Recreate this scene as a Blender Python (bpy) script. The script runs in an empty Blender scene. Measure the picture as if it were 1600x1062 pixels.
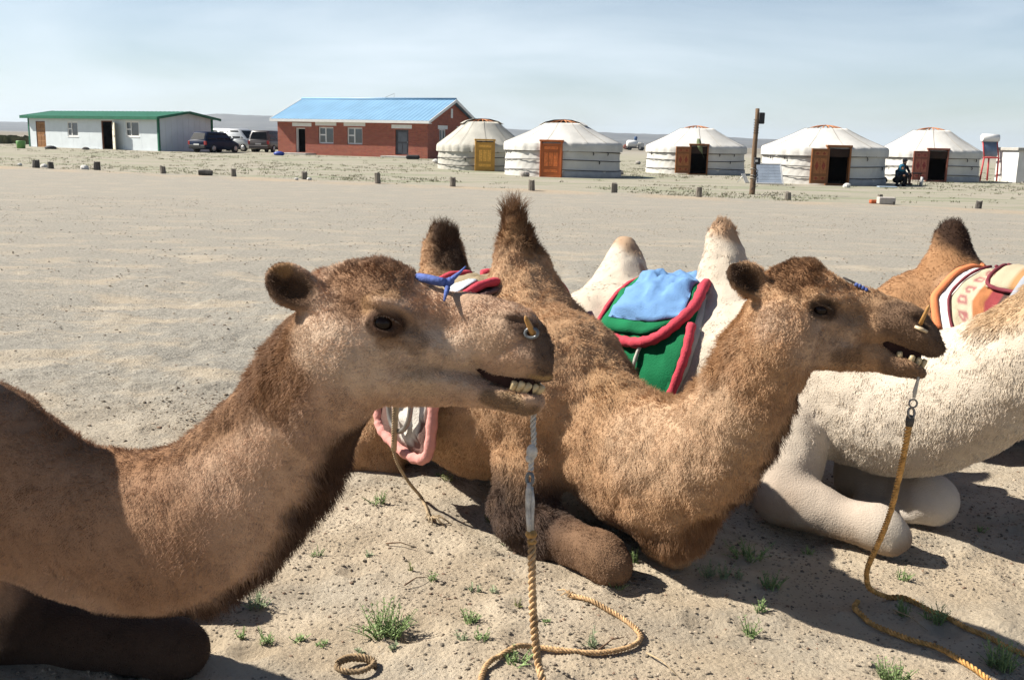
import bpy, math, random
import numpy as np
from mathutils import Vector, Matrix

random.seed(7)
rng = np.random.default_rng(11)
S = bpy.context.scene
COL = S.collection
R = math.radians

# ------------------------------------------------------------------ camera
FPX = 1556.0                      # focal length in photo pixels (35 mm lens, 1600 px wide)
PITCH, ROLL = R(11.23), R(1.3)
CAM_H = 1.5
cam_data = bpy.data.cameras.new('camera')
cam_data.lens = 35.0
cam_data.sensor_width = 36.0
cam_data.clip_start = 0.05
cam_data.clip_end = 40000
cam = bpy.data.objects.new('camera', cam_data)
COL.objects.link(cam)
CM = Matrix.Rotation(R(90) - PITCH, 4, 'X') @ Matrix.Rotation(ROLL, 4, 'Z')
CM = Matrix.Translation((0, 0, CAM_H)) @ CM
cam.matrix_world = CM
S.camera = cam
CR = np.array(CM.to_3x3())        # columns: right, up, backward
CC = np.array([0, 0, CAM_H])
RT, UP, FW = CR[:, 0], CR[:, 1], -CR[:, 2]

def P(px, py, d):
    """world point seen at photo pixel (px,py), d metres along the optical axis"""
    return CC + RT * ((px - 800) / FPX * d) - UP * ((py - 531) / FPX * d) + FW * d

def G(px, py, z=0.0):
    """world point on the level z seen at photo pixel (px,py)"""
    r = RT * ((px - 800) / FPX) - UP * ((py - 531) / FPX) + FW
    t = (z - CAM_H) / r[2]
    return CC + r * t

# ------------------------------------------------------------------ light
SUN_EL, SUN_A = R(42), R(-9)
SUNV = np.array([-math.cos(SUN_A) * math.cos(SUN_EL), -math.sin(SUN_A) * math.cos(SUN_EL), math.sin(SUN_EL)])
sun_d = bpy.data.lights.new('sun', 'SUN')
sun_d.energy = 5.0
sun_d.angle = R(0.55)
sun_d.color = (1.0, 0.94, 0.84)
sun = bpy.data.objects.new('sun', sun_d)
COL.objects.link(sun)
sun.rotation_euler = Vector(SUNV).to_track_quat('Z', 'Y').to_euler()
sun.location = (-30, 6, 40)

world = bpy.data.worlds.new('World')
S.world = world
world.use_nodes = True
wn, wl = world.node_tree.nodes, world.node_tree.links
wn.clear()
w_out = wn.new('ShaderNodeOutputWorld')
w_bg = wn.new('ShaderNodeBackground')
w_bg.inputs['Strength'].default_value = 0.05
w_sky = wn.new('ShaderNodeTexSky')
w_sky.sky_type = 'NISHITA'
w_sky.sun_disc = False
w_sky.sun_elevation = SUN_EL
w_sky.sun_rotation = math.atan2(SUNV[0], SUNV[1])
w_sky.altitude = 1200
w_sky.air_density = 1.0
w_sky.dust_density = 0.7
w_sky.ozone_density = 1.2
# thin veils of high cloud: noise stretched along the horizon, over the whole sky
w_tc = wn.new('ShaderNodeTexCoord')
w_map = wn.new('ShaderNodeMapping')
w_map.inputs['Scale'].default_value = (1.3, 1.3, 5.5)
w_map.inputs['Rotation'].default_value = (0.0, R(9), R(20))
wl.new(w_tc.outputs['Generated'], w_map.inputs['Vector'])
w_n = wn.new('ShaderNodeTexNoise')
w_n.inputs['Scale'].default_value = 1.7
w_n.inputs['Detail'].default_value = 7
w_n.inputs['Roughness'].default_value = 0.52
w_n.inputs['Distortion'].default_value = 0.5
wl.new(w_map.outputs['Vector'], w_n.inputs['Vector'])
w_r = wn.new('ShaderNodeMapRange')
w_r.inputs['From Min'].default_value = 0.33
w_r.inputs['From Max'].default_value = 0.66
w_r.inputs['To Min'].default_value = 0.15
w_r.inputs['To Max'].default_value = 0.88
wl.new(w_n.outputs['Fac'], w_r.inputs['Value'])
# the veil thins towards the zenith, as it does in the upper part of the picture
w_sep = wn.new('ShaderNodeSeparateXYZ')
wl.new(w_tc.outputs['Generated'], w_sep.inputs[0])
w_el = wn.new('ShaderNodeMapRange')
w_el.interpolation_type = 'SMOOTHSTEP'
w_el.inputs['From Min'].default_value = 0.05
w_el.inputs['From Max'].default_value = 0.24
w_el.inputs['To Min'].default_value = 1.0
w_el.inputs['To Max'].default_value = 0.04
wl.new(w_sep.outputs['Z'], w_el.inputs['Value'])
w_mul = wn.new('ShaderNodeMath')
w_mul.operation = 'MULTIPLY'
wl.new(w_r.outputs['Result'], w_mul.inputs[0])
wl.new(w_el.outputs['Result'], w_mul.inputs[1])
w_mix = wn.new('ShaderNodeMix')
w_mix.data_type = 'RGBA'
wl.new(w_mul.outputs[0], w_mix.inputs['Factor'])
wl.new(w_sky.outputs['Color'], w_mix.inputs['A'])
w_mix.inputs['B'].default_value = (9.1, 10.1, 10.9, 1)
wl.new(w_mix.outputs['Result'], w_bg.inputs['Color'])
wl.new(w_bg.outputs['Background'], w_out.inputs['Surface'])

vs = S.view_settings
S.display_settings.display_device = 'sRGB'
vs.view_transform = 'Standard'
vs.look = 'None'
vs.exposure = 1.05
vs.gamma = 1.0
vs.use_curve_mapping = False
S.cycles.volume_bounces = 0
S.cycles.max_bounces = 6
S.cycles.transparent_max_bounces = 8
try:
    S.cycles_curves.shape = 'RIBBONS'
except Exception:
    pass

# ------------------------------------------------------------------ object helpers
def link(o, parent=None):
    COL.objects.link(o)
    if parent is not None:
        o.parent = parent
    return o

def empty(name, loc, rz=0.0, label=None, cat=None, group=None):
    o = bpy.data.objects.new(name, None)
    o.empty_display_size = 0.2
    COL.objects.link(o)
    o.location = loc
    o.rotation_euler = (0, 0, rz)
    tag(o, label, cat, group)
    return o

def tag(o, label=None, cat=None, group=None, kind=None):
    if label: o['label'] = label
    if cat: o['category'] = cat
    if group: o['group'] = group
    if kind: o['kind'] = kind
    return o

def mesh_np(name, v, f, mat=None, parent=None, smooth=True, attrs=None):
    """numpy verts (n,3), faces (m,4) or (m,3)"""
    me = bpy.data.meshes.new(name)
    v = np.asarray(v, np.float32)
    f = np.asarray(f, np.int32)
    k = f.shape[1]
    me.vertices.add(len(v)); me.vertices.foreach_set('co', v.ravel())
    me.loops.add(f.size); me.loops.foreach_set('vertex_index', f.ravel())
    me.polygons.add(len(f))
    me.polygons.foreach_set('loop_start', np.arange(0, f.size, k, dtype=np.int32))
    me.polygons.foreach_set('loop_total', np.full(len(f), k, np.int32))
    me.polygons.foreach_set('use_smooth', np.full(len(f), bool(smooth)))
    me.update(calc_edges=True)
    me.validate()
    if attrs:
        for an, arr in attrs.items():
            a = me.attributes.new(an, 'FLOAT_COLOR', 'POINT')
            c = np.ones((len(v), 4), np.float32); c[:, :3] = arr
            a.data.foreach_set('color', c.ravel())
    if mat: me.materials.append(mat)
    return link(bpy.data.objects.new(name, me), parent)

class MB:
    """collects simple shapes, links them as ONE mesh"""
    def __init__(self):
        self.v, self.f, self.s = [], [], []
    def add(self, v, f, smooth=False):
        n = len(self.v)
        self.v += [tuple(map(float, p)) for p in v]
        self.f += [tuple(n + i for i in q) for q in f]
        self.s += [smooth] * len(f)
        return self
    def box(self, lo, hi, bevel=0.0, M=None):
        x0, y0, z0 = lo; x1, y1, z1 = hi
        b = bevel
        if b <= 0:
            v = [(x0,y0,z0),(x1,y0,z0),(x1,y1,z0),(x0,y1,z0),(x0,y0,z1),(x1,y0,z1),(x1,y1,z1),(x0,y1,z1)]
            f = [(0,3,2,1),(4,5,6,7),(0,1,5,4),(1,2,6,5),(2,3,7,6),(3,0,4,7)]
        else:
            v, f = [], []
            def ring(z, i):
                return [(x0+i,y0,z),(x1-i,y0,z),(x1,y0+i,z),(x1,y1-i,z),(x1-i,y1,z),(x0+i,y1,z),(x0,y1-i,z),(x0,y0+i,z)]
            def ring2(z, k):
                return [(x0+b,y0+k,z),(x1-b,y0+k,z),(x1-k,y0+b,z),(x1-k,y1-b,z),(x1-b,y1-k,z),(x0+b,y1-k,z),(x0+k,y1-b,z),(x0+k,y0+b,z)]
            v += ring2(z0, b) + ring(z0 + b, b) + ring(z1 - b, b) + ring2(z1, b)
            for k in range(3):
                for i in range(8):
                    j = (i + 1) % 8
                    f.append((k*8+i, k*8+j, k*8+8+j, k*8+8+i))
            f.append(tuple(range(7, -1, -1))); f.append(tuple(range(24, 32)))
        if M is not None:
            v = [tuple(M @ Vector(p)) for p in v]
        return self.add(v, f)
    def tube(self, pts, rad, n=8, cap=True, smooth=True, closed=False, flat=1.0):
        pts = [Vector(p) for p in pts]
        m = len(pts)
        rr = rad if hasattr(rad, '__len__') else [rad] * m
        v, f = [], []
        prev = None
        for i, p in enumerate(pts):
            if closed: t = pts[(i+1) % m] - pts[i-1]
            else: t = pts[min(i+1, m-1)] - pts[max(i-1, 0)]
            if t.length < 1e-9: t = Vector((0,0,1))
            t.normalize()
            if prev is None:
                a = Vector((0,0,1)) if abs(t.z) < .9 else Vector((1,0,0))
                u = t.cross(a).normalized()
            else:
                u = (prev - t * prev.dot(t))
                u = u.normalized() if u.length > 1e-6 else t.orthogonal().normalized()
            prev = u
            w = t.cross(u)
            for k in range(n):
                a = 2*math.pi*k/n
                v.append(p + (u*math.cos(a) + w*math.sin(a)*flat)*rr[i])
        for i in range(m if closed else m-1):
            for k in range(n):
                j = (k+1) % n; i2 = (i+1) % m
                f.append((i*n+k, i*n+j, i2*n+j, i2*n+k))
        if cap and not closed:
            f.append(tuple(range(n-1, -1, -1))); f.append(tuple((m-1)*n+k for k in range(n)))
        return self.add(v, f, smooth)
    def cyl(self, a, b, r0, r1=None, n=14, smooth=True):
        return self.tube([a, b], [r0, r0 if r1 is None else r1], n=n, smooth=smooth)
    def lathe(self, prof, n=24, c=(0,0,0), smooth=True, a0=0.0, a1=None, rf=None):
        """profile [(r,z)], around local z; rf(a,i) multiplies the radius"""
        full = a1 is None
        a1 = 2*math.pi + a0 if full else a1
        cols = n if full else n+1
        v, f = [], []
        for i, (r, z) in enumerate(prof):
            for k in range(cols):
                a = a0 + (a1-a0)*k/n
                q = r if rf is None else rf(a, i, r)
                v.append((c[0]+q*math.cos(a), c[1]+q*math.sin(a), c[2]+z))
        for i in range(len(prof)-1):
            for k in range(n):
                j = (k+1) % cols
                f.append((i*cols+k, i*cols+j, (i+1)*cols+j, (i+1)*cols+k))
        return self.add(v, f, smooth)
    def sphere(self, c, r, n=12, m=8, sc=(1,1,1), smooth=True):
        v, f = [], []
        v.append((c[0], c[1], c[2]+r*sc[2]))
        for i in range(1, m):
            t = math.pi*i/m
            for k in range(n):
                a = 2*math.pi*k/n
                v.append((c[0]+r*sc[0]*math.sin(t)*math.cos(a), c[1]+r*sc[1]*math.sin(t)*math.sin(a), c[2]+r*sc[2]*math.cos(t)))
        v.append((c[0], c[1], c[2]-r*sc[2]))
        for k in range(n): f.append((0, 1+k, 1+(k+1)%n))
        for i in range(m-2):
            for k in range(n):
                j = (k+1) % n
                f.append((1+i*n+k, 1+(i+1)*n+k, 1+(i+1)*n+j, 1+i*n+j))
        e = len(v)-1
        for k in range(n): f.append((e, 1+(m-2)*n+(k+1)%n, 1+(m-2)*n+k))
        return self.add(v, f, smooth)
    def prism(self, poly, y0, y1, smooth=False):
        """polygon in (x,z), extruded along y"""
        n = len(poly)
        v = [(x, y0, z) for x, z in poly] + [(x, y1, z) for x, z in poly]
        f = [(i, (i+1) % n, n+(i+1) % n, n+i) for i in range(n)]
        f += [tuple(range(n-1, -1, -1)), tuple(range(n, 2*n))]
        return self.add(v, f, smooth)
    def build(self, name, mat=None, parent=None, M=None):
        me = bpy.data.meshes.new(name)
        v = self.v if M is None else [tuple(M @ Vector(p)) for p in self.v]
        me.from_pydata(v, [], self.f)
        me.polygons.foreach_set('use_smooth', self.s)
        import bmesh
        bm = bmesh.new(); bm.from_mesh(me)
        bmesh.ops.recalc_face_normals(bm, faces=bm.faces)
        bm.to_mesh(me); bm.free()
        if mat: me.materials.append(mat)
        me.update()
        return link(bpy.data.objects.new(name, me), parent)

def copy_tree(o, parent=None):
    c = o.copy(); COL.objects.link(c)
    if parent is not None: c.parent = parent
    for ch in o.children: copy_tree(ch, c)
    return c

# ------------------------------------------------------------------ materials
ALB = 0.80                        # all base colours share one scale, balanced by the exposure
def mk(name, base, rough=.8, var=.15, scale=8.0, bump=0.0, bscale=60.0, metal=0.0, spec=.3, tint=None, detail=5, stretch=None):
    base = tuple(c*ALB for c in base)
    tint = tuple(c*ALB for c in tint) if tint else None
    m = bpy.data.materials.new(name); m.use_nodes = True
    n, l = m.node_tree.nodes, m.node_tree.links
    b = n['Principled BSDF']
    b.inputs['Roughness'].default_value = rough
    b.inputs['Metallic'].default_value = metal
    b.inputs['Specular IOR Level'].default_value = spec
    tc = n.new('ShaderNodeTexCoord')
    src = tc.outputs['Object']
    if stretch:
        mp = n.new('ShaderNodeMapping'); mp.inputs['Scale'].default_value = stretch
        l.new(src, mp.inputs['Vector']); src = mp.outputs['Vector']
    t = n.new('ShaderNodeTexNoise'); t.inputs['Scale'].default_value = scale; t.inputs['Detail'].default_value = detail
    l.new(src, t.inputs['Vector'])
    rp = n.new('ShaderNodeMapRange'); rp.inputs['From Min'].default_value = .3; rp.inputs['From Max'].default_value = .7
    l.new(t.outputs['Fac'], rp.inputs['Value'])
    mx = n.new('ShaderNodeMix'); mx.data_type = 'RGBA'
    hi = tint or tuple(min(.95, c*(1+var)) for c in base)
    lo = tuple(c*(1-var) for c in base)
    mx.inputs['A'].default_value = (*lo, 1); mx.inputs['B'].default_value = (*hi, 1)
    l.new(rp.outputs['Result'], mx.inputs['Factor'])
    l.new(mx.outputs['Result'], b.inputs['Base Color'])
    if bump > 0:
        t2 = n.new('ShaderNodeTexNoise'); t2.inputs['Scale'].default_value = bscale; t2.inputs['Detail'].default_value = 4
        l.new(src, t2.inputs['Vector'])
        bp = n.new('ShaderNodeBump'); bp.inputs['Strength'].default_value = 1.0; bp.inputs['Distance'].default_value = bump
        l.new(t2.outputs['Fac'], bp.inputs['Height'])
        l.new(bp.outputs['Normal'], b.inputs['Normal'])
    return m

def value_noise(p, scale, seed=0):
    """vectorised smooth 3-D value noise in [-1,1]"""
    q = np.asarray(p, np.float64) * scale + 1000.0
    i = np.floor(q).astype(np.int64); f = q - i
    f = f*f*(3-2*f)
    def h(a, b, c):
        n = (a*73856093) ^ (b*19349663) ^ (c*83492791) ^ (seed*2654435761)
        n = (n ^ (n >> 13)) * 1274126177
        n = n & 0x7fffffff
        return ((n ^ (n >> 16)) & 0xffff) / 32767.5 - 1
    x, y, z = i[:,0], i[:,1], i[:,2]
    fx, fy, fz = f[:,0], f[:,1], f[:,2]
    def lx(b, c): return h(x, b, c)*(1-fx) + h(x+1, b, c)*fx
    a0 = lx(y, z)*(1-fy) + lx(y+1, z)*fy
    a1 = lx(y, z+1)*(1-fy) + lx(y+1, z+1)*fy
    return a0*(1-fz) + a1*fz

def fbm(p, scale, seed=0, octv=3):
    s, a = 0, 1.0
    for o in range(octv):
        s = s + a*value_noise(p, scale*2**o, seed+o); a *= .5
    return s
# ------------------------------------------------------------------ ground, hills, air
def sstep(a, b, x):
    t = np.clip((np.asarray(x, float) - a) / (b - a), 0, 1)
    return t*t*(3-2*t)

def ground_h(x, y):
    """ground level without the small bumps"""
    x = np.asarray(x, float); y = np.asarray(y, float)
    return 0.24*sstep(40, 70, y)*sstep(4, -9, x)

def line_q(x, y):                 # >0 beyond the row of stumps
    return y + 0.445*x - 32.3

_hq = np.random.default_rng(23)
HOOF = np.stack([_hq.uniform(-2.6, 3.4, 120), 2.1+6.5*_hq.random(120)**1.3, _hq.uniform(0, 6.28, 120), _hq.uniform(.055, .095, 120)], 1)
def hoof_prints(x, y):
    """round two-toed dents trodden into the sand"""
    out = np.zeros_like(x)
    for hx_, hy_, a, r in HOOF:
        m = (np.abs(x-hx_) < .25) & (np.abs(y-hy_) < .25)
        if not m.any(): continue
        dx, dy = x[m]-hx_, y[m]-hy_
        u = (dx*math.cos(a)+dy*math.sin(a))/(r*1.15); w = (-dx*math.sin(a)+dy*math.cos(a))/r
        d = np.sqrt(u*u+w*w)
        out[m] += -.016*np.exp(-(d/.8)**4) + .008*np.exp(-((d-1.25)/.28)**2)
    return out

def ground_bumps(x, y):
    p = np.stack([x, y, np.zeros_like(x)], 1)
    fade = 1 - sstep(8, 16, y)
    b = fbm(p, 1.1, 3, 2)*.022 + fbm(p, 3.6, 5, 3)*.016 + np.maximum(fbm(p*np.array([1,1.5,1]), 8.0, 8, 2), 0)*.013
    q = line_q(x, y)
    berm = .05*np.exp(-((q+.5)/.8)**2)*(1+.8*value_noise(p, .6, 4))*(sstep(12, 20, y)*(1-sstep(60, 80, y)))
    return b*fade + berm + hoof_prints(np.asarray(x, float), np.asarray(y, float))

def axis_pts(lo, hi, step, far, grow):
    a = list(np.arange(lo, hi+1e-6, step))
    s = step
    while a[-1] < far: s *= grow; a.append(a[-1]+s)
    s = step; b = []
    c = lo
    while c > -far: s *= grow; c -= s; b.append(c)
    return np.array(b[::-1] + a)

gx = axis_pts(-3.0, 3.8, .022, 7000, 1.075)
gy = axis_pts(1.2, 6.0, .022, 7000, 1.055)
gy = gy[(gy > -8000)]
XX, YY = np.meshgrid(gx, gy, indexing='ij')
hx = XX.ravel(); hy = YY.ravel()
hz = ground_h(hx, hy) + ground_bumps(hx, hy)
nx_, ny_ = len(gx), len(gy)
ii = (np.arange(nx_-1)[:, None]*ny_ + np.arange(ny_-1)[None, :]).ravel()
gf = np.stack([ii, ii+ny_, ii+ny_+1, ii+1], 1)

def ground_mat():
    m = bpy.data.materials.new('desert_ground'); m.use_nodes = True
    n, l = m.node_tree.nodes, m.node_tree.links
    b = n['Principled BSDF']; b.inputs['Roughness'].default_value = .95; b.inputs['Specular IOR Level'].default_value = .12
    tc = n.new('ShaderNodeTexCoord'); pos = tc.outputs['Object']
    sep = n.new('ShaderNodeSeparateXYZ'); l.new(pos, sep.inputs[0])
    def noise(scale, detail=4, stretch=None, rough=.55):
        src = pos
        if stretch:
            mp = n.new('ShaderNodeMapping'); mp.inputs['Scale'].default_value = stretch
            mp.inputs['Rotation'].default_value = (0, 0, R(-6))
            l.new(src, mp.inputs['Vector']); src = mp.outputs['Vector']
        t = n.new('ShaderNodeTexNoise'); t.inputs['Scale'].default_value = scale
        t.inputs['Detail'].default_value = detail; t.inputs['Roughness'].default_value = rough
        l.new(src, t.inputs['Vector']); return t.outputs['Fac']
    def ramp(v, a, c, lo=0., hi=1., smooth=True):
        r = n.new('ShaderNodeMapRange')
        if smooth: r.interpolation_type = 'SMOOTHSTEP'
        r.inputs['From Min'].default_value = a; r.inputs['From Max'].default_value = c
        r.inputs['To Min'].default_value = lo; r.inputs['To Max'].default_value = hi
        l.new(v, r.inputs['Value']); return r.outputs['Result']
    def math_(op, a, c):
        t = n.new('ShaderNodeMath'); t.operation = op
        for i, x in enumerate((a, c)):
            if isinstance(x, (int, float)): t.inputs[i].default_value = x
            else: l.new(x, t.inputs[i])
        return t.outputs[0]
    def mix(f, a, c):
        t = n.new('ShaderNodeMix'); t.data_type = 'RGBA'
        if isinstance(f, (int, float)): t.inputs['Factor'].default_value = f
        else: l.new(f, t.inputs['Factor'])
        for k, x in (('A', a), ('B', c)):
            if isinstance(x, tuple): t.inputs[k].default_value = (*x, 1)
            else: l.new(x, t.inputs[k])
        return t.outputs['Result']
    y = sep.outputs['Y']; x = sep.outputs['X']
    q = math_('SUBTRACT', math_('ADD', y, math_('MULTIPLY', x, .445)), 32.3)
    # loose sand with gravel lying on it
    sand = mix(ramp(noise(2.6, 6), .35, .68), (.475, .385, .275), (.585, .49, .365))
    gravel = mix(ramp(noise(26, 5), .3, .7), (.262, .242, .205), (.40, .37, .312))
    nearf = ramp(y, 3.4, 6.5)                                  # trodden gravel plain begins behind the camels
    patch = ramp(noise(1.0, 6, (.75, 1.5, 1)), .46, .60)
    streak = ramp(noise(1.1, 9, (.75, 1.35, 1), .72), .48, .62)
    g_near = math_('MULTIPLY', patch, .40)
    g_far = math_('SUBTRACT', 1.0, math_('MULTIPLY', math_('MULTIPLY', streak, .66), ramp(y, 7, 20, 1.0, .38)))
    gf_ = math_('ADD', math_('MULTIPLY', g_near, math_('SUBTRACT', 1.0, nearf)), math_('MULTIPLY', g_far, nearf))
    c = mix(gf_, sand, gravel)
    # pale wheel tracks far out on the plain
    tr = ramp(noise(.22, 7, (.25, 1.6, 1), .7), .55, .68)
    c = mix(math_('MULTIPLY', math_('MULTIPLY', tr, ramp(y, 9, 18)), .25), c, (.45, .395, .315))
    # sparse steppe grass beyond the stumps
    gz = math_('MULTIPLY', ramp(q, -1.0, 2.0), math_('SUBTRACT', 1.0, ramp(y, 120, 200)))
    gr = ramp(noise(.45, 7, (.35, 1.6, 1), .65), .44, .64)
    steppe = mix(gr, (.37, .335, .27), (.25, .268, .17))
    c = mix(math_('MULTIPLY', gz, .85), c, steppe)
    # bank of orange sand along the stumps
    bank = math_('MULTIPLY', ramp(q, -2.2, -.9), math_('SUBTRACT', 1.0, ramp(q, -.2, .8)))
    bank = math_('MULTIPLY', bank, ramp(noise(.5, 4), .35, .6))
    c = mix(math_('MULTIPLY', bank, .42), c, (.50, .365, .225))
    # darker scrub on the far plain
    c = mix(math_('MULTIPLY', ramp(y, 170, 290), .8), c, mix(ramp(noise(.012, 6), .35, .65), (.17, .155, .125), (.25, .22, .17)))
    # speckle of dark and pale grains
    v = n.new('ShaderNodeTexVoronoi'); v.inputs['Scale'].default_value = 55; v.inputs['Randomness'].default_value = 1
    l.new(pos, v.inputs['Vector'])
    dark = math_('MULTIPLY', math_('SUBTRACT', 1.0, ramp(v.outputs['Distance'], .16, .30)), ramp(noise(2.2, 5), .44, .60))
    c = mix(math_('MULTIPLY', dark, .75), c, (.10, .09, .075))
    v2 = n.new('ShaderNodeTexVoronoi'); v2.inputs['Scale'].default_value = 31; l.new(pos, v2.inputs['Vector'])
    pale = math_('MULTIPLY', math_('SUBTRACT', 1.0, ramp(v2.outputs['Distance'], .10, .2)), ramp(noise(1.4, 4), .5, .62))
    c = mix(math_('MULTIPLY', pale, .6), c, (.52, .47, .40))
    hs = n.new('ShaderNodeHueSaturation'); hs.inputs['Value'].default_value = ALB*1.06; hs.inputs['Saturation'].default_value = 1.0
    l.new(c, hs.inputs['Color']); l.new(hs.outputs['Color'], b.inputs['Base Color'])
    h = math_('ADD', math_('MULTIPLY', noise(60, 8, None, .8), 1.0), math_('MULTIPLY', v.outputs['Distance'], -.5))
    h2 = math_('ADD', h, math_('MULTIPLY', noise(9, 8, None, .75), 1.5))
    bp = n.new('ShaderNodeBump'); bp.inputs['Strength'].default_value = .9; bp.inputs['Distance'].default_value = .014
    l.new(h2, bp.inputs['Height']); l.new(bp.outputs['Normal'], b.inputs['Normal'])
    return m

ground = mesh_np('ground', np.stack([hx, hy, hz], 1), gf, ground_mat(), smooth=True)
tag(ground, kind='structure')

# far hills: a long low plateau edge with gullies, sinking towards the right
def hill_top(px):
    pts = [(-1400, 40), (-600, 46), (0, 50), (60, 47), (180, 52), (290, 88), (345, 108), (440, 104), (560, 92), (700, 78),
           (850, 66), (950, 64), (1040, 58), (1100, 55), (1165, 49), (1230, 42), (1330, 30), (1450, 14), (1540, 4), (1700, 2), (3000, 3)]
    a = np.array(pts, float)
    return np.interp(px, a[:, 0], a[:, 1])
hxs = np.linspace(-1300, 2900, 420)
rows = []
DD = [3000, 3300, 3700, 4100, 4500, 4800, 5000, 5200, 5600, 6200]
FR = [-.03, .04, .10, .20, .38, .66, .93, 1.0, .9, -.02]
for d, fr in zip(DD, FR):
    X = (hxs-800)/FPX*d
    p = np.stack([hxs*.01, np.full_like(hxs, d*.002), np.zeros_like(hxs)], 1)
    H = hill_top(hxs)
    z = H*fr + (fbm(p, 1.2, 21, 4)*7*min(1, 4*fr*(1.1-fr)+.15) + np.abs(fbm(p, 4, 22, 3))*-4*fr)*np.clip(H/60, .1, 1)
    rows.append(np.stack([X, np.full_like(X, d) + fbm(p, .8, 9, 2)*60, z], 1))
hv = np.concatenate(rows); nc = len(hxs)
hf = np.array([(r*nc+c, r*nc+c+1, (r+1)*nc+c+1, (r+1)*nc+c) for r in range(len(DD)-1) for c in range(nc-1)])
hm = mk('hill_rock', (.12, .11, .10), .95, .35, .006, 0, spec=.05, tint=(.165, .15, .13))
hills = mesh_np('hills', hv, hf, hm); tag(hills, kind='structure')

# even pale air over the whole plain
hz_b = MB().box((-9600, -8600, -2.0), (9600, 8600, 140))
hzm = bpy.data.materials.new('air'); hzm.use_nodes = True
_n, _l = hzm.node_tree.nodes, hzm.node_tree.links
_n.clear()
_o = _n.new('ShaderNodeOutputMaterial'); _v = _n.new('ShaderNodeVolumePrincipled')
_v.inputs['Density'].default_value = .00009
_v.inputs['Color'].default_value = (.74, .86, 1.0, 1)
_v.inputs['Anisotropy'].default_value = .2
_l.new(_v.outputs['Volume'], _o.inputs['Volume'])
haze = hz_b.build('haze', hzm); tag(haze, kind='stuff')
# ------------------------------------------------------------------ gers
M_white = mk('ger_canvas', (.63, .612, .57), .9, .13, .9, .012, 9, spec=.1)
M_cream = mk('ger_canvas_cream', (.50, .48, .42), .9, .16, .9, .012, 9, spec=.1)
M_greyfelt = mk('ger_skirting', (.42, .42, .42), .95, .15, 3, .01, 12)
M_inshade = mk('ger_inner_shade', (.035, .018, .012), .95, .3, 3)  # near-black, paints the darkness inside the gers
M_hair = mk('horsehair_rope', (.045, .04, .04), .9, .3, 20)
M_cordw = mk('pale_cord', (.38, .34, .28), .9, .2, 20)
def door_mats(c): return mk('door_paint', c, .55, .12, 5, .002, 40), mk('door_carving', tuple(x*1.55 for x in c), .6, .25, 14), mk('door_ornament', (c[0]*1.1, c[1]*.55, c[2]*.8), .6, .25, 14)
M_or = door_mats((.50, .135, .035)); M_ye = door_mats((.52, .28, .055)); M_br = door_mats((.27, .105, .035)); M_rd = door_mats((.25, .085, .055))
M_crown = mk('crown_wood', (.55, .22, .09), .6, .2, 6)
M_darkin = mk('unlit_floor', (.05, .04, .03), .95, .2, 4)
M_stone = mk('field_stone', (.36, .33, .30), .95, .25, 9, .01, 30)
M_stonew = mk('white_stone', (.62, .60, .56), .9, .12, 9, .006, 30)

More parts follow.
